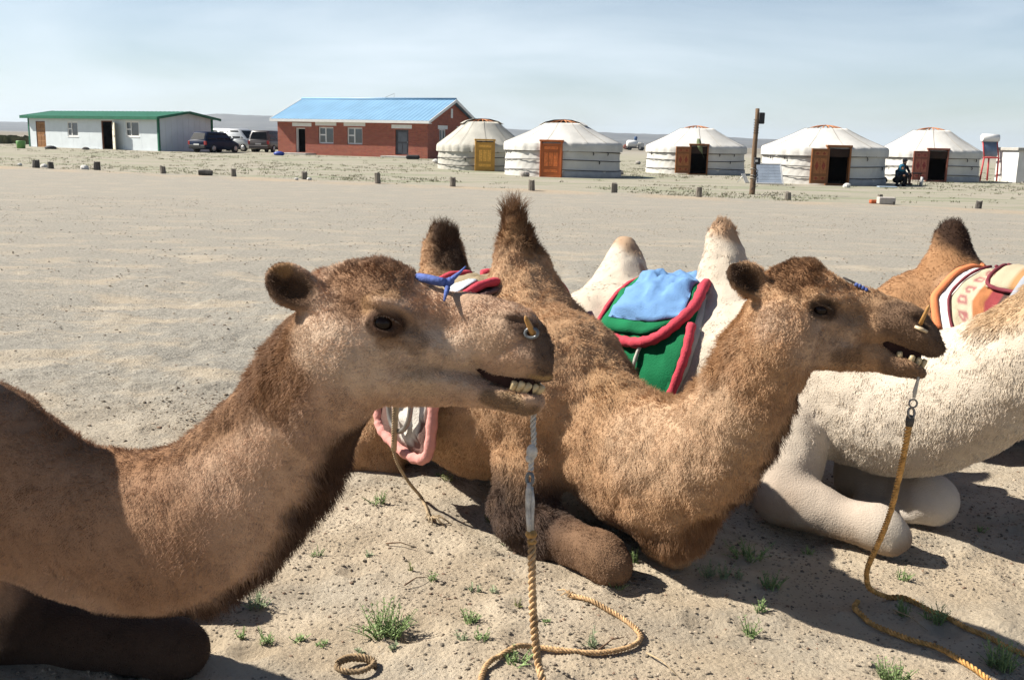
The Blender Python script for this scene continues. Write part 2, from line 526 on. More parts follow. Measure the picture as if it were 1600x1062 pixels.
def ger(px, base_py, width_px, door_px_h, wall_px, top_px, dpt, door_px, mats, is_open, label, canvas, flap=True, seed=0, leaf_w=None, hem=True, door_w=.86):
    s = dpt/FPX
    loc = P(px, base_py, dpt)
    gz = float(ground_h(loc[0], loc[1] + 1.5))
    Rr = width_px*s/2
    Rr *= 1 + Rr/dpt*.45
    cy = loc[1] + Rr*.98; cx = loc[0]*cy/loc[1]
    hw, ht = wall_px*s, top_px*s
    # door faces the camera, shifted to the side seen in the photograph
    off = (door_px - px)*s / Rr
    ang = math.atan2(-cy, -cx) + math.asin(max(-.9, min(.9, off)))
    e = empty('ger', (cx, cy, gz), ang + math.pi/2, label, 'ger', 'gers beyond the gravel field')
    rr = random.Random(seed)
    dh = door_px_h*s
    ga = (door_w/2 + .03)/Rr
    # wall in the local frame: door at -Y
    ph = [rr.uniform(0, 6.28) for _ in range(6)]
    def wob(a, i, r):
        return r + .012*math.sin(a*17+ph[0]+i*.7) + .010*math.sin(a*41+ph[1]-i*1.3) + .016*math.sin(a*7+ph[2])
    n = 150
    a0, a1 = -math.pi/2+ga, 1.5*math.pi-ga
    nr = 12
    prof = [(Rr + .05*(1-k/nr)**2 + (.018 if k % 4 == 2 else 0), hw*k/nr) for k in range(nr+1)]
    prof += [(Rr-.09, hw), (Rr-.09, 0.0)]
    m = MB().lathe(prof, n, smooth=True, a0=a0, a1=a1, rf=lambda a, i, r: wob(a, i, r) if i <= nr else r)
    # wall above the door
    m.build('wall_cover', canvas, e)
    MB().lathe([(Rr-.12, 0), (Rr-.12, hw), (.9, ht-.24)], 48, smooth=True, a0=a0, a1=a1).build('shade_lining', M_inshade, e)  # inner side of the ger, coloured dark in place of shade
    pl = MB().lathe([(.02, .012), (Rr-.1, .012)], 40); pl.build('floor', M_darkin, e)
    # roof with hanging valance
    rc = .86
    pr = [(Rr+.10, hw-.34), (Rr+.105, hw-.20), (Rr+.10, hw-.04), (Rr+.06, hw+.03)]
    for k in range(1, 15):
        t = k/14
        r = (Rr+.05)*(1-t) + rc*t
        z = hw + .03 + (ht-.10-hw-.03)*(t**.93) - .055*math.sin(math.pi*t)
        pr.append((r, z))
    def rw(a, i, r):
        fold = max(0, 1-i/9)
        return r + fold*(.022*math.sin(a*29+ph[3]) + .014*math.sin(a*53+ph[4])) + .012*math.sin(a*11+ph[5]+i*.4)
    pr2 = pr + [(rc, ht-.13), (Rr, hw-.02), (Rr+.06, hw-.34)]
    MB().lathe(pr2[:], 160, smooth=True, rf=lambda a, i, r: rw(a, i, r) if i < len(pr) else r).build('roof_cover', canvas, e)
    # crown ring with bent spokes
    ring = MB().tube([((rc-.06)*math.cos(a), (rc-.06)*math.sin(a), ht-.15) for a in np.linspace(0, 2*math.pi, 28, endpoint=False)], .032, 6, closed=True).build('crown_ring', M_crown, e)
    for k in range(8):
        a = k*math.pi/8
        MB().tube([((rc-.06)*math.cos(a)*t, (rc-.06)*math.sin(a)*t, ht-.14+.17*(1-t*t)) for t in np.linspace(-1, 1, 9)], .022, 5).build('crown_spoke', M_crown, ring)
    if flap:  # cloth drawn over the far half of the crown
        f = MB().lathe([(rc+.30, ht-.20), (rc+.03, ht-.055), (rc*.55, ht+.05), (.02, ht+.075)], 40, a0=R(-25), a1=R(205))
        f.build('crown_flap', canvas, e)
    # belts of rope round the wall
    for bi, fz in enumerate((.76, .50, .20)):
        tilt = rr.uniform(-.02, .02)
        pts = []
        for a in np.linspace(a0+.01, a1-.01, 70):
            pts.append(((Rr+.058+.05*(1-fz)**2)*math.cos(a), (Rr+.058+.05*(1-fz)**2)*math.sin(a), hw*fz + .03*math.sin(a*2+ph[bi]) + tilt*math.cos(a)*Rr*.4))
        MB().tube(pts, .017, 5).build('belt_rope', M_hair, e)
    for k in range(4):   # loose rope ends
        a = rr.choice([rr.uniform(-1.2, -.5), rr.uniform(-2.8, -2.0)])
        z = hw*rr.choice((.76, .5))
        r0 = Rr+.075
        MB().tube([(r0*math.cos(a), r0*math.sin(a), z), ((r0+.02)*math.cos(a+.012), (r0+.02)*math.sin(a+.012), z-.07), (r0*math.cos(a+.005), r0*math.sin(a+.005), z-.14)], .022, 5).build('rope_end', M_hair, e)
    if hem:
        MB().lathe([(Rr+.085, .0), (Rr+.10, .1), (Rr+.08, .27), (Rr+.05, .275)], 90, a0=-math.pi/2+ga+.02, a1=a0+2.2, rf=lambda a, i, r: r+.015*math.sin(a*23)).build('skirting', M_greyfelt, e)
    # seams and tie cords on the roof
    for k in range(7):
        a = -math.pi/2 + (k-3)*.52 + rr.uniform(-.1, .1)
        q = []
        for (r, z) in pr[3:]:
            q.append((( r+.022)*math.cos(a), (r+.022)*math.sin(a), z+.012))
        MB().tube(q, .007, 4).build('roof_cord', M_cordw, e)
    # door
    mf, mc = mats[:2]
    y = -Rr-.19
    w = door_w
    fr = MB()
    fr.box((-w/2-.07, y, 0), (-w/2, y+.30, dh+.06), .008); fr.box((w/2, y, 0), (w/2+.07, y+.30, dh+.06), .008)
    fr.box((-w/2-.10, y-.02, dh+.062), (w/2+.10, y+.32, dh+.15), .01); fr.box((-w/2+.002, y+.02, 0), (w/2-.002, y+.30, .07), .006)
    fr.build('door_frame', mf, e)
    MB().box((-w/2-.06, y+.302, hw-.37), (w/2+.06, y+.31, dh+.05)).build('doorway_shade', M_inshade, e)  # added dark sheet standing in for shade at the doorway top
    MB().box((-w/2+.0, y+.04, hw-.37), (w/2, y+.06, dh+.0)).build('doorway_shade', M_inshade, e) if is_open else None  # second added sheet, painting the open doorway's shade
    if is_open: lx, ry = (-w/2-.02, y-.03), R(-158)
    else: lx, ry = (-w/2+.004, y+.05), 0.0
    lw = leaf_w or w-.008
    lm = Matrix.Translation((lx[0], lx[1], .075)) @ Matrix.Rotation(ry, 4, 'Z')
    H = dh-.085
    leaf = MB().box((0, 0, 0), (lw, .045, H), .006).build('door_leaf', mf, e, lm)
    rails = MB()
    for yy in ((-.020, -.003), (.048, .065)):
        for x0, x1, z0, z1 in ((0, .075, 0, H), (lw-.075, lw, 0, H), (.078, lw-.078, 0, .11), (.078, lw-.078, H-.1, H), (.078, lw-.078, H*.22, H*.22+.07), (.078, lw-.078, H*.74, H*.74+.07)):
            rails.box((x0, yy[0], z0), (x1, yy[1], z1))
    rails.build('door_rail', mf, leaf, lm)
    for side in (-1, 1):
        y0 = -.014 if side < 0 else .048
        def pan(x0, x1, z0, z1):
            MB().box((x0, y0, z0), (x1, y0+.011, z1), .004).build('door_panel', mc, leaf, lm)
        if is_open and side > 0:          # carved squares on the inner face
            for rz in range(3):
                for cx_ in range(2):
                    x0 = .095+cx_*(lw-.19)/2+.012; x1 = x0+(lw-.19)/2-.024
                    z0 = (.13, H*.22+.09, H*.74+.09)[rz]; z1 = (H*.22-.02, H*.74-.02, H-.12)[rz]
                    pan(x0, x1, z0, z1)
                    xm, zm = (x0+x1)/2, (z0+z1)/2; rx, rz_ = (x1-x0)*.32, min((z1-z0)*.36, .2)
                    MB().prism([(xm-rx, zm), (xm, zm-rz_), (xm+rx, zm), (xm, zm+rz_)], y0+.012, y0+.019).build('carving', mats[2], leaf, lm)
            continue
        pan(.11, lw-.11, .135, H*.22-.025); pan(.11, lw-.11, H*.74+.095, H-.125)
        for k in range(3):
            ww = (lw-.2)/3
            pan(.10+k*ww+.018, .10+(k+1)*ww-.018, H*.22+.10, H*.74-.03)
    return e, (cx, cy, Rr, hw, ht, gz)

D1 = ger(752, 262, 137, 44, 39, 79, 50.5, 757, M_ye, False, 'weathered cream ger with yellow door beside the brick house gable', M_cream, seed=3, hem=False)
D2 = ger(878, 276, 182, 52, 52, 88, 44.5, 861, M_or, False, 'bright white ger with closed orange door, nearest to the cream ger', M_white, seed=5)
D3 = ger(1085, 272, 152, 43, 43, 75, 53.5, 1090, M_br, True, 'white ger with open door and green cloth strip, left of the lamp pole', M_white, flap=False, seed=7)
D4 = ger(1283, 289, 188, 56, 57, 92, 42.5, 1305, M_br, True, 'large white ger with open brown door behind the tilted solar panel', M_white, flap=False, seed=9)
D5 = ger(1447, 285, 148, 47, 47, 83, 50.5, 1460, M_rd, True, 'white ger with open dark red door behind the squatting people', M_white, flap=False, seed=12)

def blob(name, c, r, mat, label, cat, group=None, sc=(1, 1, .7), seed=0, kind=None):
    q = random.Random(seed)
    m = MB().sphere((0, 0, 0), r, 10, 7, sc, smooth=False)
    m.v = [(x*(1+q.uniform(-.16, .16)), y*(1+q.uniform(-.16, .16)), z*(1+q.uniform(-.12, .12))) for x, y, z in m.v]
    o = m.build(name, mat); o.location = c
    return tag(o, label, cat, group, kind)
def onground(px, py):
    g = G(px, py); g = G(px, py, float(ground_h(g[0], g[1]))); return g
# stones that hold down the ger covers
for i, (px, py, r, mt, lb) in enumerate([
        (681, 254, .20, M_stonew, 'white stone at the left foot of the cream ger'),
        (782, 266, .17, M_stonew, 'white stone between the cream ger and the orange door ger'),
        (820, 276, .22, M_stone, 'flat grey stone left of the orange ger door'),
        (966, 273, .25, M_stone, 'dark stone at the right foot of the orange door ger'),
        (1012, 262, .13, M_stone, 'small dark stone against the left wall of the third ger'),
        (1323, 293, .16, M_stonew, 'white stone right of the open brown ger door'),
        (1485, 283, .26, M_stone, 'grey stone pile beside the dark red ger door'),
        (1495, 283, .18, M_stonew, 'pale stone leaning on the rightmost ger')]):
    g = onground(px, py); blob('stone', (g[0], g[1], g[2]+r*.4), r, mt, lb, 'stone', 'stones around the gers', seed=i)

# green cloth strip over the door of the third ger
cx, cy, r3, h3, t3, z3 = D3[1]
s3 = 53.5/FPX
fl = MB()
_x = (1076-1085)*s3
for k in range(7):
    pass
prt = [(-.05, 0), (.10, .12), (.14, -.05), (.10, -.55), (.02, -.85)]
strip_v, strip_f = [], []
for k in range(11):
    t = k/10
    w = .13*math.sin(math.pi*min(1, t*1.15+.12))**.7
    yy = cy - r3 - .18 - .05*math.sin(t*6); zz = z3 + h3 + .42 - 1.0*t
    if t < .38: yy = cy - r3 - .18 + (.38-t)*1.15
    xx = cx + _x + .22*t - .08*math.sin(t*4)
    strip_v += [(xx-w, yy, zz), (xx+w, yy-.03, zz), (xx+w, yy-.015, zz-.012), (xx-w, yy+.015, zz-.012)]
for k in range(10):
    for j in range(4):
        strip_f.append((k*4+j, k*4+(j+1) % 4, k*4+4+(j+1) % 4, k*4+4+j))
M_greencloth = mk('green_cloth', (.16, .19, .10), .9, .3, 6)
o = MB().add(strip_v, strip_f, True).build('cloth_strip', M_greencloth)
tag(o, 'dull green cloth strip hanging over the door of the third ger', 'cloth')

# ------------------------------------------------------------------ houses
def frame_of(pl, dl, pr, dr):
    """ground corners left and right of a front, from pixel and distance"""
    a, b = P(*pl, dl), P(*pr, dr)
    v = b-a; w = math.hypot(v[0], v[1]); return a, b, w, math.atan2(v[1], v[0])

def wall_sheet(xs, zs, holes, t):
    """a wall with real openings: front at y=0, back at y=t"""
    m = MB()
    nx, nz = len(xs)-1, len(zs)-1
    def solid(i, k):
        if not (0 <= i < nx and 0 <= k < nz): return False
        cx_, cz_ = (xs[i]+xs[i+1])/2, (zs[k]+zs[k+1])/2
        return not any(a < cx_ < b and c < cz_ < d for a, b, c, d in holes)
    for i in range(nx):
        for k in range(nz):
            if not solid(i, k): continue
            x0, x1, z0, z1 = xs[i], xs[i+1], zs[k], zs[k+1]
            m.add([(x0,0,z0),(x1,0,z0),(x1,0,z1),(x0,0,z1)], [(0,1,2,3)])
            m.add([(x0,t,z0),(x1,t,z0),(x1,t,z1),(x0,t,z1)], [(3,2,1,0)])
            if not solid(i-1, k): m.add([(x0,0,z0),(x0,t,z0),(x0,t,z1),(x0,0,z1)], [(3,2,1,0)])
            if not solid(i+1, k): m.add([(x1,0,z0),(x1,t,z0),(x1,t,z1),(x1,0,z1)], [(0,1,2,3)])
            if not solid(i, k-1): m.add([(x0,0,z0),(x1,0,z0),(x1,t,z0),(x0,t,z0)], [(3,2,1,0)])
            if not solid(i, k+1): m.add([(x0,0,z1),(x1,0,z1),(x1,t,z1),(x0,t,z1)], [(0,1,2,3)])
    return m
def cuts(lo, hi, holes, a, b):
    s = {lo, hi}
    for h in holes: s |= {h[a], h[b]}
    return sorted(x for x in s if lo <= x <= hi)

def brick_mat():
    m = bpy.data.materials.new('red_brick'); m.use_nodes = True
    n, l = m.node_tree.nodes, m.node_tree.links
    b = n['Principled BSDF']; b.inputs['Roughness'].default_value = .9; b.inputs['Specular IOR Level'].default_value = .2
    tc = n.new('ShaderNodeTexCoord')
    sp = n.new('ShaderNodeSeparateXYZ'); l.new(tc.outputs['Object'], sp.inputs[0])
    ad = n.new('ShaderNodeMath'); ad.operation = 'ADD'; l.new(sp.outputs['X'], ad.inputs[0]); l.new(sp.outputs['Y'], ad.inputs[1])
    cb = n.new('ShaderNodeCombineXYZ'); l.new(ad.outputs[0], cb.inputs['X']); l.new(sp.outputs['Z'], cb.inputs['Y'])
    br = n.new('ShaderNodeTexBrick'); l.new(cb.outputs[0], br.inputs['Vector'])
    br.inputs['Color1'].default_value = (.42, .115, .068, 1); br.inputs['Color2'].default_value = (.31, .072, .045, 1)
    br.inputs['Mortar'].default_value = (.30, .22, .18, 1)
    br.inputs['Scale'].default_value = 1; br.inputs['Brick Width'].default_value = .25; br.inputs['Row Height'].default_value = .078
    br.inputs['Mortar Size'].default_value = .008
    t = n.new('ShaderNodeTexNoise'); t.inputs['Scale'].default_value = 6; t.inputs['Detail'].default_value = 6; l.new(tc.outputs['Object'], t.inputs['Vector'])
    mx = n.new('ShaderNodeMix'); mx.data_type = 'RGBA'; mx.blend_type = 'MULTIPLY'; mx.inputs['Factor'].default_value = .55
    l.new(br.outputs['Color'], mx.inputs['A']); l.new(t.outputs['Color'], mx.inputs['B'])
    g = n.new('ShaderNodeMix'); g.data_type = 'RGBA'; g.inputs['Factor'].default_value = .35
    l.new(mx.outputs['Result'], g.inputs['A']); l.new(br.outputs['Color'], g.inputs['B'])
    l.new(g.outputs['Result'], b.inputs['Base Color'])
    return m
M_brick = brick_mat()
M_wpaint = mk('white_paint', (.84, .83, .80), .6, .06, 5)
M_glass = mk('window_glass', (.055, .075, .085), .06, .35, .7, spec=.8)
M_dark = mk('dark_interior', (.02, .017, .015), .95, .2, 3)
M_blue = mk('blue_roof_sheet', (.22, .40, .58), .45, .10, .8, spec=.4)
M_steel = mk('dark_door_paint', (.085, .085, .095), .6, .2, 5)
M_conc = mk('concrete', (.44, .42, .38), .95, .15, 4, .01, 20)
M_tin = mk('grey_metal', (.35, .36, .37), .45, .12, 6, metal=.5)

def window_unit(parent, x0, x1, z0, z1, y, mull, name='window', rail=None):
    """frame, panes and bars set into an opening"""
    f = MB(); t = .10
    f.box((x0, y, z0), (x0+t, y+.09, z1)); f.box((x1-t, y, z0), (x1, y+.09, z1))
    f.box((x0+t, y+.001, z0), (x1-t, y+.089, z0+t)); f.box((x0+t, y+.001, z1-t), (x1-t, y+.089, z1))
    f.box((x0-.03, y-.06, z0-.05), (x1+.03, y+.05, z0-.003))
    fo = f.build(name, M_wpaint, parent)
    b = MB(); b.box((mull-t/2, y+.004, z0+t+.001), (mull+t/2, y+.086, z1-t-.001))
    if rail: b.box((x0+t+.001, y+.008, rail), (mull-t/2-.001, y+.082, rail+t))
    b.build('mullion', M_wpaint, fo)
    MB().box((x0+t, y+.035, z0+t), (mull-t/2, y+.05, z1-t)).build('pane', M_glass, fo)
    MB().box((mull+t/2, y+.035, z0+t), (x1-t, y+.05, z1-t)).build('pane', M_glass, fo)
    return fo

# --- red brick house
a, b, W, yaw = frame_of((434.5, 240), 75, (668, 247), 70)
bz = .16
bh = empty('brick_house', (a[0], a[1], bz), yaw, 'red brick house with bright blue metal roof and white lintels', 'house')
L, HE, HR = 7.3, 2.72, 4.15
sx = W/233.5
fx = lambda p: (p-434.5)*sx*(1+ .03*(668-p)/233.5)
# front openings: open doorway, two windows, dark door (x0,x1,z0,z1)
OD = (1.62, 2.48, .25, 2.02); W1 = (3.62, 4.95, .92, 2.12); W2 = (6.10, 7.42, .92, 2.12); DD_ = (10.15, 11.22, .28, 2.02)
holes = [OD, W1, W2, DD_]
wall_sheet(cuts(0, W, holes, 0, 1), cuts(-.3, HE, holes, 2, 3), holes, .36).build('front_wall', M_brick, bh)
gh_ = [(1.75, 2.72, .95, 2.12), (4.75, 5.72, .95, 2.12)]
Mg = Matrix.Translation((W, 0, 0)) @ Matrix.Rotation(R(90), 4, 'Z')
wall_sheet(cuts(.362, L, gh_, 0, 1), cuts(-.3, HE, gh_, 2, 3), gh_, .36).build('gable_wall', M_brick, bh, Mg)
wall_sheet([.362, L], [-.3, HE], [], .36).build('gable_wall', M_brick, bh, Matrix.Translation((.36, 0, 0)) @ Matrix.Rotation(R(90), 4, 'Z'))
MB().box((.362, L-.36, -.3), (W-.362, L, HE)).build('rear_wall', M_brick, bh)
for x0 in (W-.358, .0):
    m = MB(); q = [(.0, HE+.002), (L, HE+.002), (L/2, HR-.06)]
    m.add([(x0, y, z) for y, z in q] + [(x0+.356, y, z) for y, z in q], [(0,1,2), (5,4,3), (0,3,4,1), (1,4,5,2), (2,5,3,0)])
    m.build('gable_peak', M_brick, bh)
MB().box((W+.004, L/2-.15, 2.95), (W+.03, L/2+.13, 3.62)).build('gable_vent', M_wpaint, bh)
# corrugated roof: one sheet per slope, ribs as geometry
def corrugated(x0, x1, ya, za, yb, zb, pitch, amp, th):
    n = int((x1-x0)/pitch)*4
    v, f = [], []
    for i in range(n+1):
        x = x0 + (x1-x0)*i/n
        dz = amp if (i % 4) in (1, 2) else 0
        v += [(x, ya, za+dz), (x, yb, zb+dz), (x, yb, zb+dz-th), (x, ya, za+dz-th)]
    for i in range(n):
        for j in range(4):
            f.append((i*4+j, i*4+(j+1) % 4, i*4+4+(j+1) % 4, i*4+4+j))
    f += [(0,1,2,3), (n*4+3, n*4+2, n*4+1, n*4)]
    return MB().add(v, f)
ov = .42; sl = (HR-HE)/(L/2)
rf_ = corrugated(-.35, W+.35, -ov, HE-ov*sl+.10, L/2, HR+.10, .34, .022, .02).build('roof_sheet', M_blue, bh)
corrugated(-.35, W+.35, L/2, HR+.10, L+ov, HE-ov*sl+.10, .34, .022, .02).build('roof_sheet', M_blue, bh)
MB().tube([(-.36, L/2, HR+.15), (W+.36, L/2, HR+.15)], .09, 8).build('ridge_cap', M_blue, bh)
fs = MB(); fs.box((-.35, -ov-.03, HE-ov*sl-.09), (W+.35, -ov-.002, HE-ov*sl+.095)); fs.build('fascia', M_wpaint, bh)
for x0 in (W+.352, -.40):
    v = [(x0, -ov, HE-ov*sl-.08), (x0, L/2, HR-.08), (x0, L+ov, HE-ov*sl-.08), (x0, L+ov, HE-ov*sl+.13), (x0, L/2, HR+.14), (x0, -ov, HE-ov*sl+.13)]
    v += [(x+.045, y, z) for x, y, z in v]
    MB().add(v, [(0,1,4,5), (1,2,3,4), (11,10,7,6), (10,9,8,7), (0,6,7,1), (1,7,8,2), (2,8,9,3), (3,9,10,4), (4,10,11,5), (5,11,6,0)]).build('barge_board', M_wpaint, bh)
MB().box((-.30, -ov, HE-ov*sl-.10), (W+.34, .0, HE-ov*sl-.06)).build('soffit', M_wpaint, bh)
for x0, x1, zt in ((1.35, 3.05, 2.13), (3.40, 5.22, 2.21), (5.86, 7.68, 2.21), (9.86, 11.50, 2.10)):
    MB().box((x0, -.028, zt), (x1, .05, zt+.26)).build('lintel', M_wpaint, bh)
window_unit(bh, *W1, .12, 4.22, rail=1.50); window_unit(bh, *W2, .12, 6.70, rail=1.50)
for g_ in gh_:
    fo = MB().box((W-.15, g_[0], g_[2]), (W-.10, g_[1], g_[3])).build('window', M_glass, bh)
    m = MB(); t = .07
    for y0, y1, z0, z1 in ((g_[0], g_[0]+t, g_[2], g_[3]), (g_[1]-t, g_[1], g_[2], g_[3]), (g_[0]+t, g_[1]-t, g_[2], g_[2]+t), (g_[0]+t, g_[1]-t, g_[3]-t, g_[3]), ((g_[0]+g_[1])/2-.03, (g_[0]+g_[1])/2+.03, g_[2]+t, g_[3]-t)):
        m.box((W-.099, y0, z0), (W-.04, y1, z1))
    m.build('window_frame', M_wpaint, fo)
    MB().box((W-.02, g_[0]-.25, g_[3]+.01), (W+.028, g_[1]+.25, g_[3]+.27)).build('lintel', M_wpaint, bh)
# doorway: porch glazing inside, and the dark steel door
dj = MB(); dj.box((OD[0], .10, OD[2]), (OD[0]+.07, .30, OD[3])); dj.box((OD[1]-.07, .10, OD[2]), (OD[1], .30, OD[3])); dj.box((OD[0]+.07, .101, OD[3]-.07), (OD[1]-.07, .299, OD[3]))
dj.build('door_frame', M_wpaint, bh)
gl = MB().box((OD[0]+.30, .9, OD[2]+.65), (OD[1]-.10, .93, OD[3]-.1)).build('porch_window', M_wpaint, bh)
for k in range(2):
    for q in range(2):
        MB().box((OD[0]+.36+.19*k, .88, OD[2]+.72+.5*q), (OD[0]+.50+.19*k, .899, OD[2]+1.14+.5*q)).build('pane', M_tin, gl)
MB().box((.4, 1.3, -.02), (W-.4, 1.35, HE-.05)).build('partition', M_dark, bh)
dm = Matrix.Translation((DD_[0], .10, DD_[2]))
dw_, dh_ = DD_[1]-DD_[0], DD_[3]-DD_[2]
df = MB(); df.box((0, 0, 0), (.06, .12, dh_)); df.box((dw_-.06, 0, 0), (dw_, .12, dh_)); df.box((.06, .001, dh_-.06), (dw_-.06, .119, dh_)); df.build('door_frame', M_steel, bh, dm)
dl_ = MB().box((.062, .03, .01), (dw_-.062, .08, dh_-.062)).build('door', M_steel, bh, dm)
M_steel2 = mk('door_glass', (.13, .14, .16), .25, .15, 3)
MB().box((.16, .022, dh_*.52), (dw_-.16, .029, dh_-.16)).build('door_pane', M_steel2, dl_, dm)
for q in ((.16, dw_/2-.04), (dw_/2+.04, dw_-.16)):
    MB().box((q[0], .020, .12), (q[1], .029, dh_*.46), .003).build('door_panel', M_steel2, dl_, dm)
MB().box((dw_-.16, .0, dh_*.48), (dw_-.10, .019, dh_*.53)).build('handle', M_tin, dl_, dm)
for x0, x1 in ((.9, 3.4), (9.7, 12.0)):
    MB().box((x0, -1.3, -.3), (x1, -.003, .20), .02).build('step', M_conc, bh)
MB().box((3.402, -.55, -.3), (9.69, -.004, .05)).build('plinth', M_conc, bh)
MB().tube([(7.9, L/2, HR+.1), (7.95, L/2, HR+.55), (7.2, L/2-.1, HR+.25)], .018, 5).build('antenna', M_tin, bh)
HB = dict(a=a, yaw=yaw, W=W)

# --- long pale panel building with green trim
a, b, W, yaw = frame_of((46.5, 232), 83, (249, 238), 74.5)
gz_ = .20
M_panel = mk('pale_panel', (.74, .80, .82), .6, .05, 1.5)
M_green = mk('green_trim', (.022, .15, .085), .55, .15, 3)
M_wooddoor = mk('wood_door', (.40, .20, .075), .6, .2, 5)
M_cdoor = mk('pale_door', (.66, .60, .45), .6, .12, 5)
pbh = empty('panel_building', (a[0], a[1], gz_), yaw, 'long low white panel building with green roof edge and corner trim', 'building')
HE, HR, L = 2.50, 2.92, 5.2
dA = (1.05, 2.35, .03, 2.12); wA = (5.35, 6.75, .95, 2.12); dB = (9.75, 11.15, .03, 2.22); wB = (12.75, 14.35, 1.05, 2.2)
k_ = W/16.6
sc = lambda h: (h[0]*k_, h[1]*k_, h[2], h[3])
dA, wA, dB, wB = map(sc, (dA, wA, dB, wB))
holes = [dA, wA, dB, wB]
# panels: split at visible seams, each its own piece
seams = [.12, 2.9*k_, 4.55*k_, 6.05*k_, 8.2*k_, 9.6*k_, 11.3*k_, 12.6*k_, 14.6*k_, W-.12]
for i in range(len(seams)-1):
    x0, x1 = seams[i]+.006, seams[i+1]-.006
    hh = [(max(h[0], x0), min(h[1], x1), h[2], h[3]) for h in holes if h[0] < x1 and h[1] > x0]
    wall_sheet(cuts(x0, x1, hh, 0, 1), cuts(0, HE, hh, 2, 3), hh, .12).build('wall_panel', M_panel, pbh)
MB().box((.12, .121, 0), (W-.12, .125, .03)).build('sill_plate', M_dark, pbh)
Mg = Matrix.Translation((W-.02, .125, 0)) @ Matrix.Rotation(R(90), 4, 'Z')
ng = 9
for i in range(ng):
    y0, y1 = (L-.3)*i/ng+.006, (L-.3)*(i+1)/ng-.006
    h0 = HE-.02 + (HR-HE)*(1-abs(y0-L/2)/(L/2)); h1 = HE-.02 + (HR-HE)*(1-abs(y1-L/2)/(L/2))
    for xx in (W-.14, .02):
        MB().add([(xx, .13+y0, 0), (xx, .13+y1, 0), (xx, .13+y1, h1), (xx, .13+y0, h0), (xx+.1, .13+y0, 0), (xx+.1, .13+y1, 0), (xx+.1, .13+y1, h1), (xx+.1, .13+y0, h0)],
                 [(0,1,2,3), (7,6,5,4), (0,4,5,1), (1,5,6,2), (2,6,7,3), (3,7,4,0)]).build('wall_panel', M_panel, pbh)
MB().box((.13, L-.16, 0), (W-.15, L-.06, HE)).build('rear_wall', M_panel, pbh)
for x0 in (-.02, W-.13):
    MB().box((x0, -.03, -.05), (x0+.15, .12, HE)).build('corner_post', M_green, pbh)
    MB().box((x0, L-.15, -.05), (x0+.15, L, HE)).build('corner_post', M_green, pbh)
o_ = .42; sl = (HR-HE)/(L/2)
for y0, y1, z0, z1 in ((-o_, L/2, HE-o_*sl+.02, HR+.02), (L/2, L+o_, HR+.02, HE-o_*sl+.02)):
    corrugated(-.45, W+.45, y0, z0+.08, y1, z1+.08, .5, .02, .07).build('roof_sheet', M_green, pbh)
MB().box((-.45, -o_-.03, HE-o_*sl-.10), (W+.45, -o_-.001, HE-o_*sl+.12)).build('fascia', M_green, pbh)
for x0 in (W+.452, -.50):
    v = [(x0, -o_, HE-o_*sl-.06), (x0, L/2, HR-.04), (x0, L+o_, HE-o_*sl-.06), (x0, L+o_, HE-o_*sl+.13), (x0, L/2, HR+.13), (x0, -o_, HE-o_*sl+.13)]
    v += [(x+.045, y, z) for x, y, z in v]
    MB().add(v, [(0,1,4,5), (1,2,3,4), (11,10,7,6), (10,9,8,7), (0,6,7,1), (1,7,8,2), (2,8,9,3), (3,9,10,4), (4,10,11,5), (5,11,6,0)]).build('barge_board', M_green, pbh)
window_unit(pbh, *wA, .03, wA[0]+.55*k_, rail=1.5); window_unit(pbh, *wB, .03, wB[0]+.62*k_, rail=1.55)
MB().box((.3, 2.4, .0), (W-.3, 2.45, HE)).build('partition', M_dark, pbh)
def panel_door(parent, M, w, h, mat, mat2):
    d = MB().box((0, 0, 0), (w, .05, h), .005).build('door', mat, parent, M)
    for q in range(4):
        for c in range(2):
            z0 = .12 + q*(h-.18)/4
            MB().box((.12+c*(w-.2)/2, -.014, z0), (.06+(c+1)*(w-.2)/2, -.001, z0+(h-.18)/4-.1), .004).build('door_panel', mat2, d, M)
    MB().box((w-.12, -.05, h*.47), (w-.07, -.002, h*.53)).build('handle', M_tin, d, M)
    return d
M_wd2 = mk('wood_door_panel', (.30, .14, .05), .6, .2, 6)
M_brn = mk('brown_frame', (.20, .085, .05), .6, .2, 5)
for h in (dA, dB):
    fr = MB(); fr.box((h[0], .02, h[2]), (h[0]+.07, .11, h[3])); fr.box((h[1]-.07, .02, h[2]), (h[1], .11, h[3])); fr.box((h[0]+.07, .021, h[3]-.07), (h[1]-.07, .109, h[3]))
    fr.build('door_frame', M_brn, pbh)
panel_door(pbh, Matrix.Translation((dA[0]+.072, .04, .035)), dA[1]-dA[0]-.144, 2.0, M_wooddoor, M_wd2)
M_cd2 = mk('pale_door_panel', (.80, .76, .66), .6, .1, 6)
panel_door(pbh, Matrix.Translation((dB[1]-.02, -.03, .035)) @ Matrix.Rotation(R(-28), 4, 'Z'), 1.15, 2.05, M_cdoor, M_cd2)
MB().box((.0, -.5, -.2), (W, -.035, .04)).build('plinth', M_conc, pbh)
PB = dict(a=a, yaw=yaw, W=W)
